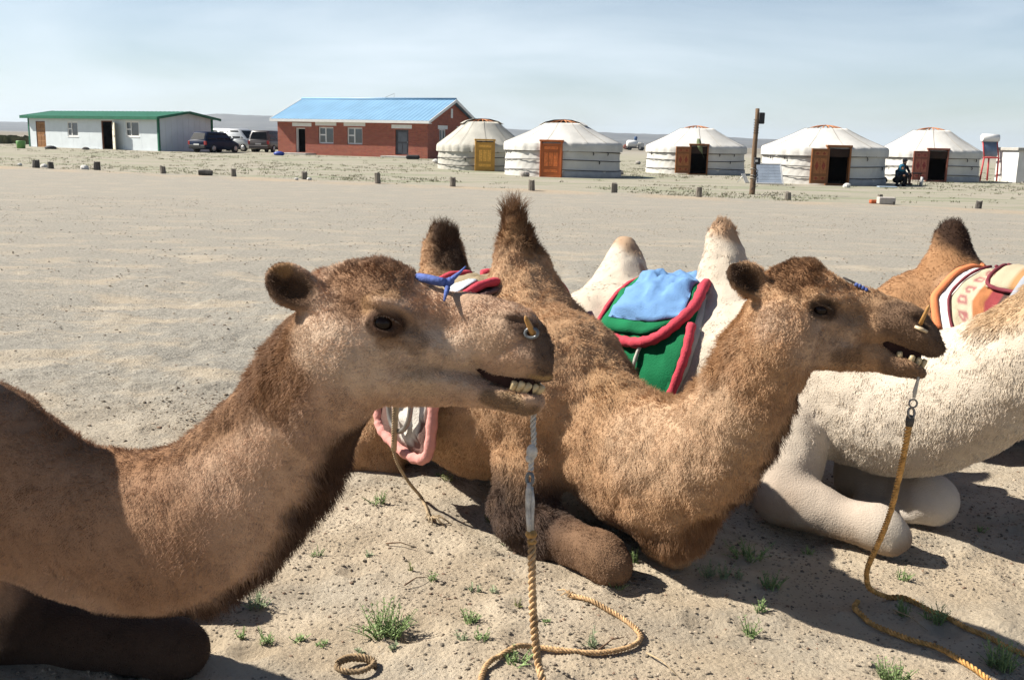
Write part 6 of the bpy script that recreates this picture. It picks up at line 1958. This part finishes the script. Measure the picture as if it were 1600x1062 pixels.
ht = empty('halter', tuple(hd1.w(690, 445, 0)), 0, 'blue cloth halter knotted on the nose bridge of the nearest camel', 'halter')
bq = hd1.w(690, 445, 0)
MB().tube([hd1.w(660, 455, .05)-bq, hd1.w(646, 434, .02)-bq, hd1.w(655, 434, -.012)-bq, hd1.w(672, 438, -.022)-bq, hd1.w(688, 442, -.026)-bq, hd1.w(696, 443, -.026)-bq], [.008, .009, .0105, .011, .0105, .009], 8, flat=.8).build('band', M_bluec, ht)
k = MB(); k.sphere(hd1.w(698, 444, -.02)-bq, .0098, 9, 7, (1, 1, 1.1)); k.sphere(hd1.w(703, 441, -.018)-bq, .009, 9, 7); k.build('knot', M_bluec, ht)
MB().tube([hd1.w(700, 442, -.018)-bq, hd1.w(710, 434, -.014)-bq, hd1.w(718, 427, -.010)-bq, hd1.w(727, 418, -.006)-bq], [.010, .0085, .005, .0025], 8, flat=.6).build('loose_end', M_bluec, ht)
MB().tube([hd1.w(697, 446, -.02)-bq, hd1.w(699, 452, -.03)-bq, hd1.w(696, 462, -.05)-bq, hd1.w(694, 472, -.066)-bq], [.006, .006, .004, .002], 6).build('loose_end', M_bluec, ht)
bq = hd2.w(1345, 448, 0)
ht2 = empty('halter', tuple(bq), 0, 'thin dark halter cord with blue beads on the nose of the middle camel', 'halter')
MB().tube([hd2.w(1318, 434, 0)-bq, hd2.w(1330, 440, -.012)-bq, hd2.w(1342, 447, -.014)-bq, hd2.w(1362, 458, -.012)-bq], .0032, 6).build('cord', M_hair, ht2)
for i, (x, y) in enumerate(((1338, 446), (1343, 448), (1348, 451), (1353, 454))):
    MB().sphere(hd2.w(x, y, -.020)-bq, .0062, 8, 6).build('bead', M_bluec, ht2)

# lead rope of the nearest camel: rag, knots, then yellow rope to the ground and a loop of it in front
dz = 2.02
top = P(834, 640, dz+.02)
b_ = np.array([top[0], top[1], 0.0])
r1 = empty('lead_rope', tuple(b_), 0, 'yellow lead rope with a grey rag top hanging from the nearest camel', 'rope', 'lead ropes')
rp = lambda px, py, d=dz: P(px, py, d)
rope_part('cord', r1, b_, [rp(835, 632), rp(833, 660), rp(834, 690), rp(831, 712), rp(829, 735)], .0062, .03, M_rag)
k = MB(); k.sphere(rp(831, 706)-b_, .012, 9, 6, (1, 1, 1.4)); k.sphere(rp(828, 716)-b_, .0095, 9, 6); k.build('knot', M_rag, r1)
MB().tube([rp(828+5*math.cos(a), 748+9*math.sin(a), dz-.004*math.cos(a))-b_ for a in np.linspace(0, 6.28, 14, endpoint=False)], .0038, 6, closed=True).build('ring', M_nylon, r1)
MB().tube([rp(827, 754)-b_, rp(826, 768)-b_, rp(825, 790)-b_, rp(826, 812)-b_, rp(828, 832)-b_], [.006, .0092, .008, .0078, .008], 9, flat=.7).build('rag', M_rag, r1)
MB().tube([rp(831, 760)-b_, rp(832, 785)-b_, rp(831, 810)-b_, rp(831, 832)-b_], [.003, .005, .0045, .0045], 8).build('rag', M_rag, r1)
k = MB(); k.sphere(rp(830, 834)-b_, .0125, 10, 7, (1, 1, .75)); k.sphere(rp(831, 846)-b_, .0105, 10, 7, (1, 1, .6)); k.build('knot', M_ropey, r1)
g_end = gpt(862, 1200)
hang = [rp(831, 838), rp(831, 880), rp(832, 930), rp(835, 985), rp(841, 1035), rp(850, 1080, 2.0)]
last = hang[-1]
drop = [last + (g_end-last)*t + np.array([0, 0, -.10*math.sin(math.pi*t)]) for t in (.35, .7)]
loop = [g_end, gpt(800, 1200), gpt(745, 1120), gpt(750, 1072), gpt(762, 1045), gpt(782, 1026), gpt(808, 1019), gpt(840, 1017), gpt(880, 1018), gpt(925, 1025), gpt(960, 1022), gpt(988, 1014), gpt(1001, 1001), gpt(991, 985), gpt(968, 968), gpt(945, 953), gpt(925, 945), gpt(905, 939), gpt(890, 934)]
rope_part('cord', r1, b_, hang + drop + loop, .0090, .038, M_ropep, sub=7)
k = MB()
for i in range(7):
    a = gpt(893-i*1.0, 934+i*.6, .012); e_ = gpt(870+i*5, 925+((i*7) % 9), .008)
    k.tube([a-b_, (a+e_)/2-b_+[0, 0, .012], e_-b_], [.003, .0022, .001], 4)
k.build('frayed_end', M_ropep, r1)
# lead rope of the middle camel: cord, two steel rings, then twisted yellow rope
dz2 = 2.70
top = P(1437, 590, dz2)
g0 = gpt(1385, 938)
dg = (g0-CC) @ FW
def rq(px, py, t): return P(px, py, dz2 + (dg-dz2)*t)
b_ = np.array([top[0], top[1], 0.0])
r2 = empty('lead_rope', tuple(b_), 0, 'twisted orange lead rope with two steel rings hanging from the middle camel', 'rope', 'lead ropes')
MB().tube([rq(1438, 572, 0)-b_, rq(1434, 595, 0)-b_, rq(1430, 610, .02)-b_, rq(1428, 622, .02)-b_], [.003, .004, .006, .004], 7).build('cord', M_rag, r2)
MB().tube([rq(1427+6.2*math.cos(a), 630+6.2*math.sin(a), .03)-b_ for a in np.linspace(0, 6.28, 18, endpoint=False)], .0026, 6, closed=True).build('ring', M_steelring, r2)
MB().tube([rq(1424+5*math.cos(a), 645+8*math.sin(a), .04)-b_ for a in np.linspace(0, 6.28, 16, endpoint=False)], .0034, 6, closed=True).build('ring', M_steelring, r2)
MB().tube([rq(1424, 648, .05)-b_, rq(1422, 656, .05)-b_, rq(1421, 664, .06)-b_], [.010, .0125, .011], 8).build('binding', M_stumpd, r2)
ln2 = [rq(1421, 660, .06), rq(1413, 705, .16), rq(1403, 752, .30), rq(1391, 800, .45), rq(1374, 845, .62), rq(1358, 880, .78), rq(1354, 900, .87), rq(1360, 920, .95), g0,
       gpt(1408, 944), gpt(1430, 948), gpt(1455, 958), gpt(1480, 972), gpt(1510, 986), gpt(1545, 1000), gpt(1575, 1015), gpt(1605, 1032), gpt(1640, 1056), gpt(1660, 1100),
       gpt(1630, 1130), gpt(1570, 1090), gpt(1535, 1062), gpt(1500, 1036), gpt(1465, 1018), gpt(1425, 1004), gpt(1385, 990), gpt(1360, 978), gpt(1343, 966), gpt(1335, 952), gpt(1340, 943)]
rope_part('cord', r2, b_, ln2, .0096, .040, M_ropey, sub=7)
# cord dropping from the pink saddle to the ground
tpw = dr2.at(-.50, 1.46, .075)
e1 = gpt(672, 812)
sc_ = empty('tie_cord', (tpw[0], tpw[1], 0), 0, 'thin tan cord trailing from the pink saddle to the ground', 'cord')
b_ = np.array([tpw[0], tpw[1], 0.0])
q1, q2 = gpt(660, 785), gpt(684, 815)
rope_part('cord', sc_, b_, [dr2.at(-.50, 1.15, .085), tpw, tpw*.6+q1*.4+np.array([0, 0, -.03]), q1, e1], .0075, .03, M_tan)
k = MB()
for i in range(8):
    a = e1; t = gpt(664+i*6, 812+((i*5) % 13), .006); k.tube([a-b_, (a+t)/2-b_+[0, 0, .02], t-b_], [.006, .004, .002], 5)
k.build('frayed_end', M_tan, sc_)
# coil of rope in the shade at the lower edge
cc = gpt(556, 1050)
co = empty('rope_coil', tuple(cc), 0, 'small coil of dark rope in the shade at the lower edge', 'rope')
pts = [cc+np.array([.052*math.cos(a)*(1+.1*math.sin(a*2)), .040*math.sin(a), .006+.004*a/3]) for a in np.linspace(0, 9.5, 26)]
rope_part('cord', co, cc, pts, .009, .035, M_roped, sub=3)  # cord in the darkest of the rope colours

# ------------------------------------------------------------------ the two people by the last ger
def coloured(v, strokes, base):
    sp = dict(base=base, base2=base, len=0, lie=(0, 0, 1), strokes=strokes); return coat_eval(v, sp)[0]
def person(name, at, rz, parts, strokes, base, label, hood=None, cap=None):
    F = Field(np.arange(-.7, .7, .016), np.arange(-.7, .7, .016), np.arange(-.02, 1.35, .016))
    for p in parts: F.chain(p, .03)
    v, f = F.mesh(); v, f = largest_island(v, f); v = relax(v, f, 1, .4)
    e = empty(name, at, rz, label, 'person')
    mesh_np('body', v, f, M_cloth, e, True, {'coat': coloured(v, strokes, base)})
    for nm, prts, mt in (hood or []):
        F = Field(np.arange(-.4, .4, .014), np.arange(-.5, .3, .014), np.arange(.4, 1.3, .014))
        for p in prts:
            if p[0] == 'cut': F.chain(p[1], .01, op='carve')
            else: F.chain(p, .03)
        v, f = F.mesh(); v, f = largest_island(v, f)
        mesh_np(nm, v, f, mt, e, True)
    return e
L = lambda *a: [(np.array(p, float), r) for p, r in a]
M_teal = mk('teal_hood', (.012, .12, .20), .85, .2, 14)
M_blk = mk('black_cloth', (.015, .015, .017), .9, .3, 10)
pp = onground(1404, 291)
crouch = [L(((0,.12,.28), .15), ((0,.02,.45), .155), ((0,-.06,.62), .15)), L(((0,-.07,.66), .07), ((0,-.12,.74), .06)), L(((0,-.15,.80), .095), ((0,-.17,.74), .075)), L(((0,-.255,.775), .014), ((0,-.265,.76), .016))]
for s in (-1, 1):
    crouch += [L(((s*.10,.14,.26), .115), ((s*.17,-.22,.42), .085)), L(((s*.17,-.22,.42), .08), ((s*.14,-.10,.08), .055)), L(((s*.14,-.07,.045), .045), ((s*.15,-.27,.04), .04)),
               L(((s*.17,-.05,.64), .065), ((s*.25,-.20,.48), .052)), L(((s*.25,-.20,.48), .05), ((s*.05,-.34,.47), .038)), L(((s*.05,-.34,.47), .038), ((s*.01,-.37,.46), .034))]
person('person', tuple(pp), R(8), crouch, [('col', [(0,-.24,.77)], .075, (.36,.2,.13)), ('col', [(0,-.38,.46)], .06, (.36,.2,.13)), ('col', [(-.25,-.1,.62), (0,0,.5), (.25,-.1,.62)], .24, (.02,.05,.085), .7)], (.016,.016,.02),
       'person squatting in a teal hooded jacket and black trousers before the last ger',
       hood=[('hood', [L(((0,-.12,.83), .125), ((0,-.10,.72), .13), ((0,-.02,.63), .15)), ('cut', L(((0,-.26,.79), .085), ((0,-.34,.77), .09)))], M_teal)])
p2 = onground(1415, 289)
sit = [L(((0,.10,.40), .15), ((0,.06,.62), .15), ((0,0,.80), .14)), L(((0,-.01,.86), .06), ((0,-.03,.95), .055)), L(((0,-.05,1.03), .092), ((0,-.07,.97), .075)), L(((0,-.15,.995), .014), ((0,-.16,.98), .015))]
for s in (-1, 1):
    sit += [L(((s*.10,.08,.38), .11), ((s*.13,-.30,.42), .085)), L(((s*.13,-.30,.42), .08), ((s*.12,-.32,.08), .055)), L(((s*.12,-.30,.045), .045), ((s*.13,-.46,.04), .04)),
            L(((s*.20,.0,.80), .065), ((s*.26,-.12,.58), .052)), L(((s*.26,-.12,.58), .05), ((s*.10,-.30,.52), .038)), L(((s*.10,-.30,.52), .036), ((s*.05,-.34,.51), .034))]
person('person', (p2[0], p2[1]+.45, p2[2]), R(25), sit, [('col', [(0,-.14,1.0)], .08, (.38,.22,.15)), ('col', [(.05,-.34,.51), (-.05,-.34,.51)], .05, (.38,.22,.15)), ('col', [(.12,-.35,.2), (.13,-.46,.04)], .09, (.20,.09,.08), .6)], (.02,.02,.024),
       'person in black with a black cap, seated behind the squatting one',
       hood=[('cap', [L(((0,-.05,1.10), .098), ((0,-.05,1.07), .10)), L(((0,-.14,1.09), .05), ((0,-.19,1.08), .03))], M_blk)])
st = empty('stool', (p2[0], p2[1]+.53, p2[2]), R(25), 'small plain stool under the seated person in black', 'stool')
MB().box((-.17, -.12, .22), (.17, .16, .26), .01).build('seat', M_pole, st)
for x in (-.14, .14):
    for y in (-.09, .13): MB().box((x-.018, y-.018, 0), (x+.018, y+.018, .219)).build('leg', M_pole, st)
tb = onground(1427, 290)
te = empty('small_table', tuple(tb), R(-5), 'small dark topped table with thin legs left of the dark red door', 'table')
MB().box((-.28, -.18, .52), (.28, .18, .56), .008).build('table_top', M_blk, te)
for x in (-.24, .24):
    for y in (-.15, .15): MB().tube([(x, y, 0), (x*.95, y*.95, .519)], .016, 6).build('leg', M_brn, te)
q = onground(1439, 290)
m = MB(); m.tube([(0, 0, .02), (0, 0, .2), (.01, 0, .38)], [.07, .075, .06], 10); o = m.build('plastic_canister', M_wpaint); o.location = tuple(q); tag(o, 'small white canister right of the low table', 'canister')
q = onground(1386, 293)
o = MB().box((-.38, -.16, 0), (.38, .16, .05), .02).build('folded_cloth', mk('pale_blue_cloth', (.38, .46, .54), .9, .1, 8)); o.location = tuple(q); tag(o, 'pale blue folded cloth on the ground left of the squatting person', 'cloth')
q = onground(1382, 288)
o = MB().sphere((0, 0, .17), .2, 10, 7, (1.2, .8, .85)).build('dark_bag', M_blk); o.location = (q[0], q[1]+.3, q[2]); tag(o, 'dark bag between the big ger and the squatting person', 'bag')

# ------------------------------------------------------------------ young plants in the sand
def herb_mat(nm, c): return mk(nm, c, .75, .35, 30, spec=.25)
M_herb = [herb_mat('herb_green', (.23, .32, .125)), herb_mat('herb_greygreen', (.29, .35, .20)), herb_mat('herb_yellow', (.19, .20, .07))]
def herb(px, py, wpx, hpx, stems, mi, label, seed, name='desert_herb', feather=True):
    g = gpt(px, py, 0); d = (g-CC) @ FW; s = d/FPX
    w, h = wpx*s/2, hpx*s*1.1
    q = random.Random(seed*13+1)
    m = MB()
    for i in range(stems):
        a = q.uniform(0, 6.28); r = w*math.sqrt(q.random())*.55
        x0, y0 = r*math.cos(a), r*math.sin(a)*.8
        lean = (x0*q.uniform(.6, 1.3)+q.uniform(-.45, .45)*w, y0*.8+q.uniform(-.4, .4)*w)
        hh = h*q.uniform(.35, 1.05)*(1-.35*(r/max(w, 1e-4)))
        pts = [np.array([x0+lean[0]*t**1.4, y0+lean[1]*t**1.4, hh*t - .006]) for t in (0, .35, .7, 1)]
        m.tube(pts, [.0022, .0018, .0013, .0006], 3, cap=False)
        if feather:
            nl = max(6, int(hh/.0055))
            for k in range(nl):
                t = .12+.88*k/nl
                c = np.array([x0+lean[0]*t**1.4, y0+lean[1]*t**1.4, hh*t-.006])
                b = q.uniform(0, 6.28); L_ = q.uniform(.009, .019)*(1.15-.6*t)
                dv = np.array([math.cos(b), math.sin(b), q.uniform(.25, .9)]); dv /= np.linalg.norm(dv)
                sv = np.cross(dv, [0, 0, 1]); sv = sv/np.linalg.norm(sv)*L_*.22
                m.add([c-sv*.5, c+dv*L_*.55-sv, c+dv*L_, c+dv*L_*.55+sv], [(0, 1, 2, 3)])
        else:
            for k in range(3):
                b = q.uniform(0, 6.28); c = np.array([x0, y0, -.004]); dv = np.array([math.cos(b)*.5, math.sin(b)*.5, 1.0])*hh*q.uniform(.5, 1)
                sv = np.array([-math.sin(b), math.cos(b), 0])*.0022
                m.add([c-sv, c+sv, c+dv*.6+sv*.8, c+dv, c+dv*.6-sv*.8], [(0, 1, 2, 3, 4)])
    o = m.build(name, M_herb[mi]); o.location = tuple(g)
    tag(o, label, 'plant', 'young plants growing in the sand')
    return o
HERBS = [
 (604, 990, 95, 52, 60, 0, 'largest feathery green plant, in the sand right of the nearest camel neck'),
 (732, 972, 38, 34, 14, 0, 'upright green plant left of the hanging yellow rope'),
 (754, 1000, 30, 26, 12, 0, 'small dense plant just below the upright one beside the rope'),
 (722, 1000, 22, 24, 6, 1, 'sparse small plant left of the dense one beside the rope'),
 (615, 1012, 18, 16, 6, 1, 'small sprig below the largest plant'),
 (591, 782, 40, 26, 12, 0, 'plant in the sand below the pink saddle flap, leftmost there'),
 (675, 908, 28, 22, 9, 0, 'small plant with a dry twig, between the largest plant and the saddle cord'),
 (742, 918, 20, 20, 6, 1, 'tiny grey green plant right of the dry twig plant'),
 (401, 948, 52, 30, 22, 1, 'grey green plant at the shadow edge under the nearest camel neck'),
 (495, 868, 20, 20, 7, 0, 'small plant close to the nearest camel neck fringe'),
 (576, 870, 20, 14, 6, 1, 'flat little plant halfway between camel neck and saddle cord'),
 (643, 892, 8, 26, 3, 2, 'single upright blade pair in open sand'),
 (772, 925, 14, 14, 4, 1, 'small sprig left of the rope at mid height'),
 (810, 945, 12, 26, 3, 2, 'thin yellow blade beside the hanging rope'),
 (700, 752, 30, 16, 10, 2, 'yellowish plant behind the saddle cord'),
 (768, 815, 24, 30, 12, 2, 'yellow green plant left of the dark foreleg of the middle camel'),
 (795, 850, 32, 22, 12, 0, 'plant under the dark foreleg of the middle camel'),
 (963, 920, 42, 20, 16, 0, 'low plant in front of the middle camel knee'),
 (992, 880, 14, 30, 6, 0, 'upright plant right behind the middle camel knee'),
 (1055, 877, 36, 12, 8, 0, 'flat plant under the chest fringe of the middle camel'),
 (1106, 900, 34, 28, 14, 1, 'left plant of three at the shadow edge in front of the chest'),
 (1133, 902, 30, 30, 12, 1, 'middle plant of three at the shadow edge in front of the chest'),
 (1154, 902, 20, 20, 8, 1, 'right plant of three at the shadow edge in front of the chest'),
 (1205, 920, 42, 32, 20, 0, 'bushy plant alone at the shadow edge right of the three'),
 (1170, 870, 76, 34, 30, 0, 'wide dark plant in the shade of the middle camel neck'),
 (1263, 866, 24, 16, 8, 0, 'small plant in the shade near the white camel foreleg'),
 (1186, 955, 30, 26, 10, 0, 'plant in sunlit sand below the bushy one'),
 (1171, 993, 36, 34, 12, 0, 'lower plant in sunlit sand right of the rope loop'),
 (1413, 962, 30, 34, 12, 0, 'plant beside the bend of the orange rope'),
 (1462, 980, 50, 36, 20, 0, 'plant grown through the orange rope'),
 (1412, 905, 30, 22, 10, 0, 'plant in the shade behind the orange rope'),
 (1395, 1058, 66, 46, 34, 0, 'large plant at the lower edge below the second rope strand'),
 (1565, 1045, 64, 52, 34, 0, 'large plant at the lower right corner beside the rope'),
 (1530, 830, 26, 16, 8, 0, 'plant in the shadow right of the white camel knee'),
 (414, 1010, 34, 30, 10, 0, 'dark plant in the shade at left, nearest the camel knee'),
 (376, 996, 18, 24, 5, 0, 'leftmost small plant in the shade of the nearest camel'),
 (468, 1002, 26, 20, 8, 0, 'plant in the shade right of the dark plant'),
 (503, 1008, 20, 18, 6, 0, 'small plant at the lit edge of the camel shadow'),
 (561, 1020, 16, 16, 5, 1, 'tiny sprig above the rope coil'),
 (925, 1010, 34, 34, 10, 1, 'pale wispy plant inside the rope loop'),
 (803, 1028, 60, 22, 18, 0, 'plant lying across the rope loop'),
 (856, 975, 16, 10, 5, 0, 'tiny plant between the rope and its loop'),
 (686, 740, 14, 10, 5, 0, 'tiny plant under the saddle flap edge'),
]
for i, h in enumerate(HERBS): herb(*h, seed=i)
# dry twigs
M_twig = mk('dry_twig', (.17, .10, .06), .9, .25, 20)
for i, (a, b, lb) in enumerate([((632, 920), (668, 906), 'dry twig lying left of the little plant below the saddle cord'), ((935, 1020), (975, 1000), 'dry twig inside the rope loop'),
        ((1010, 1025), (1060, 1062), 'long pale straw right of the rope loop'), ((1395, 955), (1450, 985), 'straw lying beside the orange rope'), ((603, 853), (648, 858), 'thin dry twig in open sand left of the saddle cord')]):
    A, B = gpt(*a), gpt(*b); m = (A+B)/2+np.array([0, 0, .012])
    o = MB().tube([A-A, (A*.5+m*.5)-A, m-A, B-A], [.003, .0028, .0022, .001], 5).build('twig', M_twig if i not in (2, 3) else M_tan); o.location = tuple(A)
    tag(o, lb, 'twig', 'dry twigs on the sand')

# ------------------------------------------------------------------ gravel, steppe grass
def scatter_stones(name, n, xr, yr, size, mat, seed, power=1.6):
    q = np.random.default_rng(seed)
    x = q.uniform(*xr, n*3); y = yr[0]+(yr[1]-yr[0])*q.random(n*3)**1.4
    keep = np.abs(x) < y*.58+.35
    den = np.clip(fbm(np.stack([x, y, 0*x], 1), 1.3, 61, 3)*.9+.55, .05, 1)
    keep &= q.random(len(x)) < den
    x, y = x[keep][:n], y[keep][:n]; n = len(x)
    z = ground_h(x, y)+ground_bumps(x, y)
    r = size[0]+(size[1]-size[0])*q.random(n)**power*1.0
    ico = np.array([(0,0,1),(.89,0,.45),(.28,.85,.45),(-.72,.53,.45),(-.72,-.53,.45),(.28,-.85,.45),(.72,.53,-.45),(-.28,.85,-.45),(-.89,0,-.45),(-.28,-.85,-.45),(.72,-.53,-.45),(0,0,-1)])
    fi = np.array([(0,1,2),(0,2,3),(0,3,4),(0,4,5),(0,5,1),(1,6,2),(2,7,3),(3,8,4),(4,9,5),(5,10,1),(6,7,2),(7,8,3),(8,9,4),(9,10,5),(10,6,1)])
    v = ico[None]*(1+q.uniform(-.28, .28, (n, 12, 1)))*(r[:, None, None])*np.stack([q.uniform(.8, 1.4, n), q.uniform(.7, 1.2, n), q.uniform(.4, .8, n)], 1)[:, None, :]
    a = q.uniform(0, 6.28, n); c, s = np.cos(a)[:, None], np.sin(a)[:, None]
    vx = v[..., 0]*c-v[..., 1]*s; vy = v[..., 0]*s+v[..., 1]*c
    v = np.stack([vx+x[:, None], vy+y[:, None], v[..., 2]+(z+r*.22)[:, None]], -1).reshape(-1, 3)
    f = (fi[None]+np.arange(n)[:, None, None]*12).reshape(-1, 3)
    tone = q.choice(5, n, p=[.34, .26, .2, .12, .08])
    pal = np.array([(.27,.225,.17), (.34,.28,.21), (.16,.135,.105), (.44,.36,.27), (.25,.17,.12)])
    col = np.repeat(pal[tone]*q.uniform(.75, 1.25, (n, 1)), 12, axis=0)
    o = mesh_np(name, v, f, mat, None, False, {'coat': col}); tag(o, kind='stuff')
M_peb = coat_mat('pebble')
scatter_stones('gravel', 40000, (-4.2, 4.6), (1.7, 6.5), (.0018, .0078), M_peb, 3, 4.0)
scatter_stones('gravel_plain', 24000, (-16, 14), (5.0, 24), (.0035, .013), M_peb, 4, 4.0)
# tufts of dry steppe grass from the stumps to the houses: more than anyone could count
q = np.random.default_rng(9)
n = 7000
y = 26 + 70*q.random(n)**1.35; x = q.uniform(-.62, .62, n)*y
k = (line_q(x, y) > -.2) & (q.random(n) < np.clip(fbm(np.stack([x, y, 0*x], 1), .16, 71, 3)*1.1+.48, .04, 1))
x, y = x[k], y[k]; n = len(x)
z = ground_h(x, y)
B = 9
hh = q.uniform(.02, .085, (n, B)); a = q.uniform(0, 6.28, (n, B)); rr_ = q.uniform(.0, .28, (n, B)); wd = q.uniform(.008, .02, (n, B))
bx, by = x[:, None]+rr_*np.cos(a), y[:, None]+rr_*np.sin(a)
lx, ly = q.normal(0, .04, (n, B)), q.normal(0, .04, (n, B))
v = np.stack([np.stack([bx-wd, by, z[:, None]+0*bx], -1), np.stack([bx+wd, by, z[:, None]+0*bx], -1), np.stack([bx+lx, by+ly, z[:, None]+hh], -1)], 2).reshape(-1, 3)
f = np.arange(len(v)).reshape(-1, 3)
gc = np.array([(.27,.28,.16), (.31,.30,.20), (.37,.33,.22)])[q.choice(3, n, p=[.4, .35, .25])]*q.uniform(.8, 1.2, (n, 1))
o = mesh_np('steppe_grass', v, f, M_peb, None, False, {'coat': np.repeat(gc, B*3, axis=0)}); tag(o, kind='stuff')
